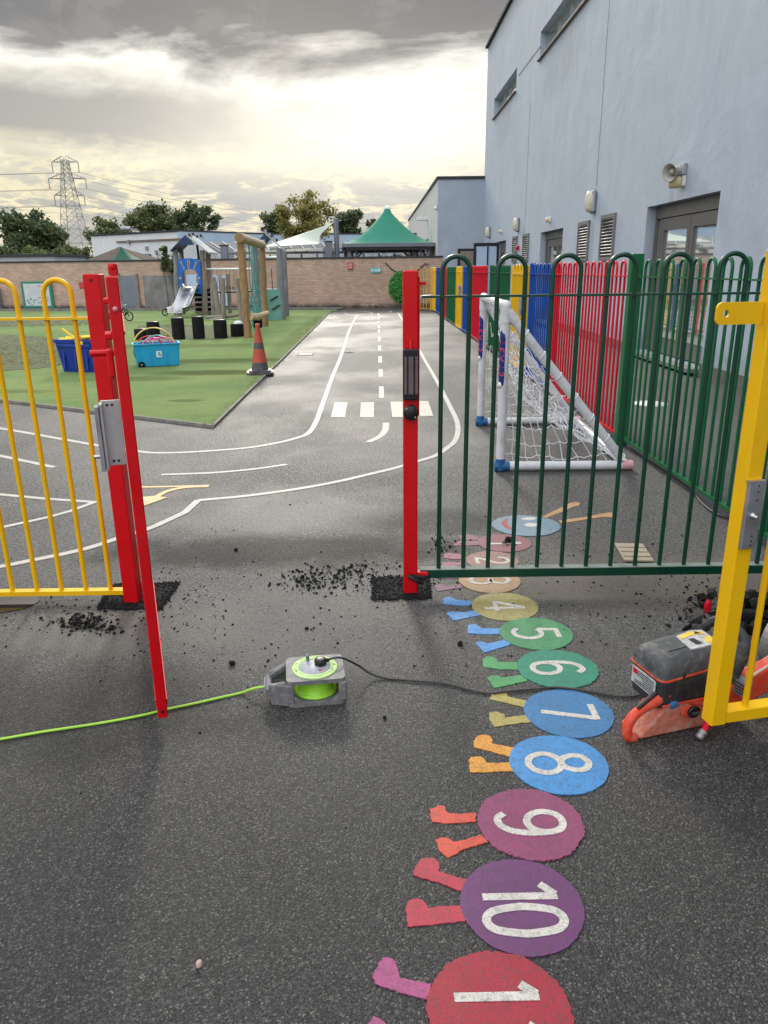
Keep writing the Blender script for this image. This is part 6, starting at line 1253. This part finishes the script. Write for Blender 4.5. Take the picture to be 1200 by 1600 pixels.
a = MB(); a.lathe([(.050, Hh - .004), (.0835, Hh - .004), (.0845, Hh + .002), (.082, Hh + .005), (.077, Hh + .0052), (.075, Hh + .003), (.068, Hh + .003), (.066, Hh + .0062), (.060, Hh + .0062), (.058, Hh + .002), (.05, Hh + .002)], (.012, 0, 0), n=48); rg = a.build('top_ring', 'limedusty', reel)
for k in range(8): t_ = k * pi / 4 + .2; a = MB(); a.box((.012 + .0715 * cos(t_), .0715 * sin(t_), Hh + .0036), (.005, .018, .002), rz=t_); a.build('ring_slot', 'black', rg)
a = MB(); a.lathe([(.058, Hh + .001), (.058, Hh + .0045), (0, Hh + .005)], (.012, 0, 0), n=40); so_ = a.build('socket_panel', 'reeltop', reel)
for cx_, cy_, rr in ((-.018, -.016, .3), (.024, -.020, -.2), (-.012, .020, .1)):
    for dx, dy in ((0, .007), (-.008, -.005), (.008, -.005)): a = MB(); a.box((.012 + cx_ + dx, cy_ + dy, Hh + .0056), (.004, .0025, .001), rz=rr); a.build('socket_slot', 'black', so_)
a = MB(); a.box((.03, -.033, Hh + .0068), (.010, .007, .004), ch=.001); a.build('reset_button', 'redfence', so_)
a = MB(); a.lathe([(.006, 0), (.006, .018), (.0075, .019), (.007, .026), (0, .027)], (-.012, .050, Hh + .003), n=14); a.build('winding_knob', 'reelgrey', reel)
pr = Vector(reel.location); Rz3 = Matrix.Rotation(R(7), 3, 'Z')
plg = thing('mains_plug', 'black mains plug pushed into the top of the cable reel with a black cable', 'plug', pr + Rz3 @ Vector((.034, .014, Hh + .0055))); a = MB(); a.lathe([(.021, 0), (.023, .004), (.023, .016), (.020, .022), (.012, .024), (0, .0245)], n=24); a.build('plug_body', 'black', plg)
a = MB(); a.box((.022, .006, .012), (.022, .014, .012), rz=.25, ch=.003); a.build('strain_relief', 'blackrubber', plg)
# black cable running to the saw
pz = pr + Rz3 @ Vector((.034, .014, Hh + .0055)); cpts = [pz + Vector((.030, .010, .013)), pz + Vector((.075, .016, .016)), gp(560, 1040, .055), gp(578, 1052, .02)] + [gp(x_, y_, .006) for x_, y_ in ((600, 1059), (640, 1063), (668, 1065), (700, 1069), (735, 1078), (765, 1083), (795, 1080), (830, 1077), (866, 1074), (900, 1077), (935, 1083), (968, 1088), (990, 1088), (1008, 1084), (1035, 1085))] + [Vector((.99, 2.45, .006)), Vector((1.4, 2.55, .006)), Vector((2.0, 2.5, .006))]
a = MB(); a.tube(cat_rom(cpts, 6), .0043, 8); tag(a.build('black_cable', 'cable', loc=cpts[3]), 'dusty black cable running from the reel across the caterpillar to the saw', 'cable')
gpts = [pr + Rz3 @ Vector((-.03, -.01, .05)), pr + Rz3 @ Vector((-.11, .0, .045)), gp(400, 1075, .03)] + [gp(x_, y_, .005) for x_, y_ in ((375, 1083), (340, 1091), (300, 1100), (262, 1108), (225, 1117), (190, 1124), (150, 1131), (110, 1137), (70, 1143), (35, 1149), (0, 1155), (-40, 1160), (-120, 1168))]
a = MB(); a.tube(cat_rom(gpts, 6), .0048, 8); tag(a.build('green_cable', 'limecable', loc=gpts[4]), 'bright lime green extension cable trailing from the reel to the left edge', 'cable')
# ================================================================== DISC CUTTER
RU = R(17); org = gp(1041, 1150); org = Vector((.93, 2.14, 0)); saw = thing('disc_cutter', 'petrol disc cutter with dark grey engine cover and dusty red body behind the yellow gate', 'cutting saw', org, RU)
def bx8(mb, P8): mb.add(P8, [(0, 3, 2, 1), (4, 5, 6, 7), (0, 1, 5, 4), (1, 2, 6, 5), (2, 3, 7, 6), (3, 0, 4, 7)])
# engine block: lofted rounded sections (local x forward, y away, z up)
def loft(secs, n=5, r=.03):
    mb = MB(); rings = []
    for (x0_, x1_, y0_, y1_, z_, rr) in secs:
        o = []
        for cx_, cy_, a0 in ((x1_ - rr, y1_ - rr, 0), (x0_ + rr, y1_ - rr, 90), (x0_ + rr, y0_ + rr, 180), (x1_ - rr, y0_ + rr, 270)):
            for k in range(n): t_ = R(a0 + 90 * k / (n - 1)); o.append((cx_ + rr * cos(t_), cy_ + rr * sin(t_), z_(cx_) if callable(z_) else z_))
        rings.append(o)
    m_ = len(rings[0]); vs = [p for o in rings for p in o]; mb.add(vs, [(i * m_ + k, i * m_ + (k + 1) % m_, (i + 1) * m_ + (k + 1) % m_, (i + 1) * m_ + k) for i in range(len(rings) - 1) for k in range(m_)], True)
    mb.add(rings[0], [tuple(range(m_ - 1, -1, -1))]); mb.add(rings[-1], [tuple(range(m_))], True); return mb
sl_ = lambda z_: (lambda x_: z_ + .10 * x_)
eb = loft([(-.005, .26, .01, .165, .10, .02), (-.01, .27, .0, .17, .13, .022), (-.012, .27, -.002, .172, sl_(.205), .024)]).build('engine_body', 'sawdark', saw)
loft([(-.017, .275, -.007, .177, sl_(.205), .027), (-.017, .275, -.007, .177, sl_(.2105), .027)]).build('seal_rim', 'sawred', saw)
cv = loft([(-.014, .272, -.004, .174, sl_(.2105), .026), (-.012, .27, -.002, .172, sl_(.235), .028), (-.004, .262, .006, .164, sl_(.258), .032), (.012, .245, .022, .148, sl_(.272), .034), (.035, .22, .045, .125, sl_(.276), .03)]).build('engine_cover', 'sawgrey', saw)
a = MB(); a.beam((.045, .055, .2815), (.115, .055, .2885), .006, .006, ch=.002); a.build('cover_groove', 'sawdark', cv)
a = MB(); q = [(.118, .034), (.165, .028), (.225, .030), (.232, .12), (.19, .135), (.13, .125)]; a.add([(x_, y_, .2785 + .10 * x_ + .0) for x_, y_ in q] + [(x_, y_, .272 + .1 * x_) for x_, y_ in q], [tuple(range(6))] + [(i, (i + 1) % 6, 6 + (i + 1) % 6, 6 + i) for i in range(6)]); s1_ = a.build('warning_sticker', 'sawlabel', cv)
for q in ([(.135, .10), (.135, .118), (.185, .128), (.22, .115), (.222, .092), (.18, .105)], [(.185, .04), (.222, .038), (.224, .08), (.205, .075)]):
    a = MB(); a.add([(x_, y_, .2797 + .10 * x_) for x_, y_ in q], [tuple(range(6 if len(q) == 6 else 4))]); a.build('sticker_print', 'sticker_yellow', s1_)
a = MB(); a.add([(x_, y_, .2803 + .10 * x_) for x_, y_ in ((.150, .050), (.175, .045), (.170, .085), (.152, .090))], [(0, 1, 2, 3)]); a.add([(x_, y_, .2806 + .10 * x_) for x_, y_ in ((.19, .106), (.215, .10), (.20, .122))], [(0, 1, 2)]); a.build('pictogram', 'black', s1_)
a = MB(); a.box((-.016, .085, .168), (.004, .125, .062), ch=.001); lb_ = a.build('info_label', 'sawlabel', saw)
rnd = random.Random(2)
for k in range(7):
    a = MB(); L__ = rnd.uniform(.05, .1); a.box((-.0186, .03 + L__ / 2, .146 + .0075 * k), (.001, L__, .0025)); a.build('print_line', 'black', lb_)
a = MB(); a.box((-.0188, .128, .184), (.001, .022, .018)); a.build('warning_symbol', 'redfence', lb_)
a = MB(); a.lathe([(0, 0), (.018, 0), (.018, .006), (.011, .008), (.010, .002), (0, .002)], (.215, -.001, .155), axis=(0, -1, 0), n=18); a.build('port', 'black', saw)
a = MB(); a.box((.07, -.004, .218), (.012, .008, .022), ch=.003); a.build('cover_clip', 'black', saw)
# rear handle loop and base
hp_ = cat_rom([Vector((.035, .03, .155)), Vector((-.005, .025, .132)), Vector((-.055, .02, .112)), Vector((-.10, .015, .088)), Vector((-.118, .012, .055)), Vector((-.112, .012, .018)), Vector((-.085, .012, .010))], 5)
a = MB(); N_ = len(hp_); a.tube(hp_, .017, 12, rs=[.030 if i < 3 else (.026 - .008 * min(1, (i - 3) / 7)) if i < 11 else .017 for i in range(N_)]); hnd = a.build('rear_handle', 'sawred', saw)
a = MB(); a.tube([Vector((-.012, .020, .158)), Vector((-.05, .016, .138)), Vector((-.085, .012, .119))], .0075, 8); a.build('trigger_lock', 'black', hnd)
a = MB(); a.blobm((.045, -.002, .115), .015, 4, 2, sx=1.3, sy=.6, j=.05); a.build('choke_lever', 'bluefit', saw)
def ext2(poly, y0_, y1_, nm, m_, bev=.004):
    a = MB(); a.extr(poly, (0, (y0_ + y1_) / 2, 0), (1, 0, 0), (0, 0, 1), y1_ - y0_); return a.build(nm, m_, saw, bevel=bev)
ext2([(-.075, .004), (.20, .002), (.33, .012), (.33, .05), (.16, .075), (.12, .105), (.03, .115), (.005, .095), (-.03, .055), (-.06, .026), (-.08, .016)], .0, .10, 'tank_base', 'sawdusty', .008)
ext2([(.08, .10), (.135, .10), (.16, .085), (.145, .055), (.10, .055), (.075, .075)], -.012, .02, 'filler_boss', 'sawred', .006)
a = MB(); a.lathe([(0, 0), (.022, 0), (.023, .008), (.018, .012), (.015, .010), (0, .010)], (.118, -.012, .082), axis=(0, -1, 0), n=20); fc = a.build('fuel_cap', 'black', saw); a = MB(); a.box((.118, -.025, .082), (.026, .005, .006)); a.build('cap_bar', 'sawgrey', fc)
ext2([(.0, .12), (.27, .12), (.27, .10), (.16, .09), (.10, .112), (.0, .112)], -.006, .0, 'side_strip', 'sawred', .002)
# red cutting arm
ext2([(.22, .08), (.34, .07), (.60, .15), (.70, .19), (.72, .235), (.66, .27), (.55, .258), (.42, .20), (.30, .17), (.24, .15)], -.02, .035, 'cutting_arm', 'sawred', .01)
ext2([(.47, .135), (.53, .15), (.58, .175), (.585, .20), (.55, .21), (.49, .195), (.455, .165)], -.034, -.02, 'belt_cover', 'sawdark', .008)
ext2([(.49, .15), (.53, .16), (.565, .178), (.565, .19), (.54, .195), (.50, .183), (.475, .163)], -.042, -.034, 'cover_badge', 'sawred', .006)
ext2([(.34, .176), (.41, .208), (.41, .215), (.33, .182)], -.022, -.02, 'lettering_strip', 'white', .0)
a = MB()
for k in range(5): a.box((.285, -.028 + 0, .135 + .011 * k), (.04, .06, .0045), rz=.1)
a.build('cooling_fins', 'galv', saw); ext2([(.26, .13), (.32, .12), (.33, .20), (.27, .215)], .01, .12, 'cylinder', 'galv', .01)
# wheel guard, disc and front handle
gc = Vector((.66, .075, .20)); a = MB(); pr_ = [(.150, -.03), (.160, -.028), (.162, .028), (.15, .03)]
n = 28
def arc_shell(r0, r1, y0_, y1_, a0, a1, nm, m_):
    mb = MB(); vs = []
    for i in range(n + 1):
        t_ = R(a0 + (a1 - a0) * i / n)
        for rr, yy in ((r0, y0_), (r1, y0_), (r1, y1_), (r0, y1_)): vs.append((gc.x + rr * cos(t_), gc.y + yy, gc.z + rr * sin(t_)))
    mb.add(vs, [(i * 4 + k, i * 4 + (k + 1) % 4, (i + 1) * 4 + (k + 1) % 4, (i + 1) * 4 + k) for i in range(n) for k in range(4)] + [(0, 1, 2, 3), (n * 4 + 3, n * 4 + 2, n * 4 + 1, n * 4)], False); return mb.build(nm, m_, saw)
arc_shell(.02, .172, -.035, -.029, 10, 200, 'guard_plate', 'guard'); arc_shell(.165, .175, -.035, .035, 10, 200, 'guard_rim', 'alu'); arc_shell(.02, .172, .029, .035, 10, 200, 'guard_back', 'guard')
a = MB(); a.lathe([(0, -.002), (.145, -.002), (.145, .002), (0, .002)], gc, axis=(0, 1, 0), n=40); a.build('cutting_disc', 'galv', saw)
for t_ in (40, 95, 150): a = MB(); a.lathe([(0, 0), (.007, 0), (.006, .008), (0, .009)], (gc.x + .12 * cos(R(t_)), gc.y - .035, gc.z + .12 * sin(R(t_))), axis=(0, -1, 0), n=8); a.build('bolt', 'alu', saw)
a = MB(); hpts = cat_rom([Vector((.27, .0, .17)), Vector((.285, -.005, .225)), Vector((.31, .0, .275)), Vector((.325, .03, .305)), Vector((.33, .09, .318)), Vector((.325, .16, .305)), Vector((.30, .20, .24)), Vector((.28, .20, .14))], 5)
a.tube(hpts, .017, 12, rs=[.022 if i < 12 else .016 for i in range(len(hpts))]); a.build('front_handle', 'sawdark', saw)
a = MB(); a.tube(cat_rom([Vector((.24, -.02, .15)), Vector((.20, -.035, .10)), Vector((.155, -.045, .055))], 4), .0035, 6); a.build('throttle_wire', 'galv', saw)
a = MB(); a.tube([Vector((.165, -.05, .085)), Vector((.13, -.06, .035))], .011, 10); a.build('water_hose', 'redfence', saw)
a = MB(); a.lathe([(.009, 0), (.013, .002), (.013, .012), (.010, .014), (.013, .016), (.013, .03), (.007, .034)], (.13, -.06, .036), axis=(-.58, -.1, -.6), n=14); a.build('hose_connector', 'galv', saw)
a = MB(); a.tube([Vector((.19, -.03, .13)), Vector((.165, -.05, .085))], .008, 8); a.build('water_pipe', 'sawgrey', saw)
# ================================================================== SMALL THINGS
p = gp(990, 866); t = thing('ridged_tile', 'flat tan ridged tile lying on the tarmac behind the green panel', 'tile', (p.x, p.y, .004), R(-6))
a = MB(); a.box((0, 0, .007), (.155, .26, .012), ch=.002); b_ = a.build('slab', 'cardtan', t)
for y_ in (-.07, 0., .07): a = MB(); a.box((-.0, y_, .0155), (.145, .022, .005), ch=.002); a.build('ridge', 'cardtan', b_)
q = gp(311, 1506, .008); a = MB(); a.blobm(q, .009, 5, 2, sx=.8, sy=1.1, sz=.8, j=.12); tag(a.build('pebble', 'stone', loc=q), 'small pinkish pebble alone on the tarmac near the bottom', 'pebble')
q = gp(1138, 1105 + 11, .006); a = MB(); a.tube([gp(1182, 1121, .008), gp(1196, 1112, .010)], .004, 6); tag(a.build('white_stick', 'white', loc=gp(1190, 1117)), 'short white stick on the tarmac under the yellow gate', 'stick')
q = gp(1016, 631); a = MB(); a.lathe([(.19, 0), (.19, .006), (0, .008)], q, n=24); tag(a.build('white_spot', 'white', loc=q), 'round white spot on the tarmac behind the green fence', 'ground marking')
q = gp(436, 552 + 110 - 0); 
dg = aY(421, 553, 14.); 
q1 = gp(418, 550 - 0); 
t = thing('manhole_cover', 'small rusty drain cover on the path beside the white line', 'drain cover', gp(545, 551)); a = MB(); a.lathe([(.085, 0), (.085, .006), (.06, .007), (0, .007)], n=20); a.build('cover', 'clodgrey', t)
p0, p1 = gp(478, 553), gp(478, 558); t = thing('drain_grate', 'weathered square drain grate in the path beside the turf', 'drain', (gp(478, 554).x, gp(478, 554).y, 0)); a = MB(); a.box((0, 0, .003), (.30, .30, .008)); a.build('frame', 'kerb', t)
for k in range(5): a = MB(); a.box((-.1 + .05 * k, 0, .0085), (.018, .24, .004)); a.build('bar', 'galv', t)
# black cable behind the green fence
a = MB(); a.tube(cat_rom([gp(x_, y_, .012) for x_, y_ in ((985, 700), (1010, 716), (1040, 735), (1078, 762), (1096, 785), (1120, 803), (1150, 812), (1190, 830), (1260, 870))], 5), .008, 6); tag(a.build('black_hose', 'cable', loc=gp(1078, 762)), 'black hose lying along the foot of the green fence on the right', 'hose')
# ------------------------------------------------------------------ asphalt crumbs, clods and heap
rnd = random.Random(77)
def clod_mesh(k, big): a = MB(); a.blobm((0, 0, 0), 1., k, 2 if big else 1, 1, rnd.uniform(.7, 1), rnd.uniform(.55, .75), j=.3); o = a.build('clod', 'clod'); me = o.data; bpy.data.objects.remove(o); return me
CM = [clod_mesh(k, True) for k in range(5)]
def clod(px, py, r_, label, group, m_=None, zo=0.):
    o = bpy.data.objects.new('asphalt_clod', CM[rnd.randrange(5)]); col.objects.link(o); p = gp(px, py); o.location = (p.x, p.y, r_ * .5 + zo); o.scale = (r_,) * 3; o.rotation_euler = (rnd.uniform(-.3, .3), rnd.uniform(-.3, .3), rnd.uniform(0, 6))
    if m_: o.material_slots[0].link = 'OBJECT'; o.material_slots[0].material = M[m_]
    return tag(o, label, 'asphalt clod', group)
crumb = MB()
def crumbs(cx_, cy_, sx, sy_, n, r0, r1, pile=0.):
    for _ in range(n):
        x_, y_ = rnd.gauss(cx_, sx), rnd.gauss(cy_, sy_); p = gp(x_, y_); r_ = .72 * (r0 + (r1 - r0) * rnd.random() ** 2.5); bmv = ICO[1]; hh = abs(rnd.gauss(0, pile)) * math.exp(-((x_ - cx_) / sx) ** 2 / 2 - ((y_ - cy_) / sy_) ** 2 / 2) if pile else 0
        sq = rnd.uniform(.5, .9); ck = rnd.uniform(.7, 1.3); crumb.add([(p.x + v[0] * r_ * ck * (1 + rnd.uniform(-.3, .3)), p.y + v[1] * r_ * (1 + rnd.uniform(-.3, .3)), hh + r_ * .4 + v[2] * r_ * sq) for v in bmv[0]], bmv[1])
for args in ((515, 905, 42, 11, 330, .003, .014, .006), (480, 912, 14, 6, 60, .004, .013, .006), (560, 890, 30, 6, 110, .003, .012, .004), (600, 897, 60, 14, 130, .002, .009), (640, 925, 60, 18, 90, .002, .008), (137, 973, 26, 7, 230, .004, .015, .012), (170, 985, 14, 4, 50, .004, .012, .006),
             (110, 960, 70, 28, 150, .002, .009), (245, 935, 26, 22, 170, .002, .007), (290, 930, 40, 30, 120, .002, .009), (330, 985, 120, 60, 130, .002, .008), (480, 985, 140, 60, 130, .002, .009), (700, 850, 18, 9, 60, .003, .014, .004), (796, 849, 7, 3, 70, .004, .014, .012), (800, 860, 120, 22, 150, .002, .010),
             (900, 950, 130, 40, 140, .002, .009), (1090, 935, 60, 30, 160, .003, .011), (1120, 960, 34, 20, 260, .004, .016, .03), (850, 1010, 150, 60, 80, .002, .007), (380, 860, 160, 70, 70, .002, .008), (600, 1150, 260, 90, 60, .0015, .005), (60, 1060, 140, 90, 60, .0015, .006), (680, 1400, 260, 120, 30, .001, .003), (760, 920, 60, 20, 60, .002, .007)):
    crumbs(*args)
o = crumb.build('asphalt_crumbs', 'clod'); tag(o, 'loose black asphalt crumbs scattered over the tarmac round the posts', 'asphalt crumbs', kind='stuff')
for (x_, y_, r_, lb) in ((369, 860, .012, 'black asphalt lump alone beyond the gateway line'), (363, 1038, .014, 'black asphalt lump left of the reel'), (479, 983, .009, 'black asphalt lump directly beyond the reel'), (719, 1008, .014, 'black asphalt lump left of the caterpillar legs'),
                      (601, 1123, .008, 'small black lump right of the reel'), (1007, 1045, .009, 'dark lump left of the saw'), (472, 903, .013, 'black lump at the left end of the crumb trail'), (794, 846, .022, 'large black lump on the caterpillar segment numbered 1')):
    clod(x_, y_, r_, lb, 'asphalt lumps on the tarmac')
heapl = 'black broken asphalt lump in the heap behind the saw and yellow gate'
for (x_, y_, r_) in ((1098, 938, .028), (1112, 930, .03), (1100, 950, .02), (1130, 955, .035), (1148, 948, .04), (1165, 938, .035), (1178, 952, .045), (1192, 945, .05), (1150, 968, .04), (1170, 972, .05), (1195, 970, .045), (1135, 985, .035), (1158, 990, .04), (1185, 990, .05), (1086, 972, .03), (1075, 985, .022), (1090, 990, .034), (1062, 968, .012), (1210, 955, .05), (1225, 980, .05), (1120, 972, .026)):
    clod(x_, y_, r_, heapl, 'asphalt lumps heaped behind the saw', 'clodgrey' if rnd.random() < .3 else None)
for (x_, y_, r_) in ((1160, 955, .035), (1180, 965, .04), (1172, 948, .03), (1195, 960, .04)): clod(x_, y_, r_, heapl, 'asphalt lumps heaped behind the saw', None, .045)
q = aY(1103, 967, 2.95); a = MB(); q.z = max(q.z, .06); a.blobm((q.x, q.y, .09), .028, 3, 2, sx=.5, sy=.5, sz=1.2, j=.1); tag(a.build('red_bottle_top', 'redfence', loc=q), 'small red plastic top sticking up from the asphalt heap beside the gate', 'plastic top')
# short grass tufts on the worn patches
rnd = random.Random(6); a = MB()
def tuft(p, n, h_):
    for _ in range(n):
        x_, y_ = p.x + rnd.gauss(0, .03), p.y + rnd.gauss(0, .03); an_ = rnd.uniform(0, pi); dx, dy = cos(an_) * .004, sin(an_) * .004; lx, ly = rnd.gauss(0, .4) * h_, rnd.gauss(0, .4) * h_; hh = h_ * rnd.uniform(.5, 1.2)
        a.add([(x_ - dx, y_ - dy, .02), (x_ + dx, y_ + dy, .02), (x_ + lx, y_ + ly, .02 + hh)], [(0, 1, 2)])
for (x0_, x1_, y0_, y1_, n, h_) in ((-20, 135, 526, 574, 900, .035), (-20, 140, 500, 511, 500, .04), (215, 372, 510, 531, 500, .035)):
    for _ in range(n): tuft(gp(rnd.uniform(x0_, x1_), rnd.uniform(y0_, y1_)), 5, h_)
tag(a.build('short_grass', 'leaf_mid'), 'short rough grass growing through the worn turf', 'grass', kind='stuff')
# wall-side weeds along the brick wall foot
a = MB()
for _ in range(700):
    p = wp(rnd.uniform(14, 33.), rnd.uniform(.01, .09)); h_ = rnd.uniform(.03, .12)
    for k in range(2): an_ = rnd.uniform(0, pi); dx, dy = cos(an_) * .012, sin(an_) * .012; a.add([(p.x - dx, p.y - dy, .02), (p.x + dx, p.y + dy, .02), (p.x + rnd.gauss(0, .03), p.y + rnd.gauss(0, .02), .02 + h_)], [(0, 1, 2)])
tag(a.build('weeds', 'leaf_dark'), 'dark weeds along the foot of the brick wall', 'weeds', kind='stuff')

# brown leaf litter along the turf edging, pale grit on the near tarmac
rnd = random.Random(21); a = MB(); ea, eb = gp(331, 667), gp(516, 489)
for _ in range(420):
    f_ = rnd.random() ** 1.6; p = Vector((tc.x, tc.y, 0)).lerp(tc + kx, f_); s_ = rnd.uniform(.006, .02) * (1 + f_); c_ = Vector((p.x + rnd.gauss(-.0, .05) * (1 + 2 * f_), p.y + rnd.gauss(0, .1), .026 + rnd.uniform(0, .01) if rnd.random() < .5 else .012)); 
    u = Vector((rnd.gauss(0, 1), rnd.gauss(0, 1), rnd.gauss(0, .3))).normalized() * s_; v = Vector((-u.y, u.x, rnd.uniform(-.3, .3) * s_)) * .6
    c_.z = .04 if c_.x < p.x + .03 else .014
    a.add([c_ - u, c_ + v, c_ + u, c_ - v], [(0, 1, 2, 3)])
P('leaflitter', (.16, .085, .045), .9, var=.4, vs=30)
tag(a.build('leaf_litter', 'leaflitter'), 'small brown dead leaves along the edging of the turf', 'leaf litter', kind='stuff')
a = MB()
for _ in range(170):
    p = gp(rnd.uniform(-60, 1260), 880 + 700 * rnd.random()); r_ = rnd.uniform(.001, .0026); bmv = ICO[1]; a.add([(p.x + v[0] * r_ * rnd.uniform(.8, 1.4), p.y + v[1] * r_, r_ * .4 + v[2] * r_ * .7) for v in bmv[0]], bmv[1])
P('grit', (.20, .19, .17), .8, var=.4, vs=200); tag(a.build('pale_grit', 'grit'), 'tiny pale grit grains scattered over the near tarmac', 'grit', kind='stuff')
a = MB()
for k, pp in enumerate([[(153, 953), (176, 914), (279, 911), (250, 953)], [(583, 938), (585, 903), (668, 900), (672, 936)]]):
    q = [gp(*p) for p in pp]
    for _ in range(900):
        u, v_ = rnd.random(), rnd.random()
        if rnd.random() < .35: u = rnd.choice((0, 1)) + rnd.gauss(0, .02)
        elif rnd.random() < .35: v_ = rnd.choice((0, 1)) + rnd.gauss(0, .03)
        p = q[0].lerp(q[3], u).lerp(q[1].lerp(q[2], u), v_); r_ = rnd.uniform(.002, .0055); bmv = ICO[1]; a.add([(p.x + v[0] * r_ * rnd.uniform(.8, 1.3), p.y + v[1] * r_, .006 + v[2] * r_ * .7) for v in bmv[0]], bmv[1])
tag(a.build('patch_gravel', 'clod'), 'black loose gravel on the fresh patches at the red posts', 'gravel', kind='stuff')
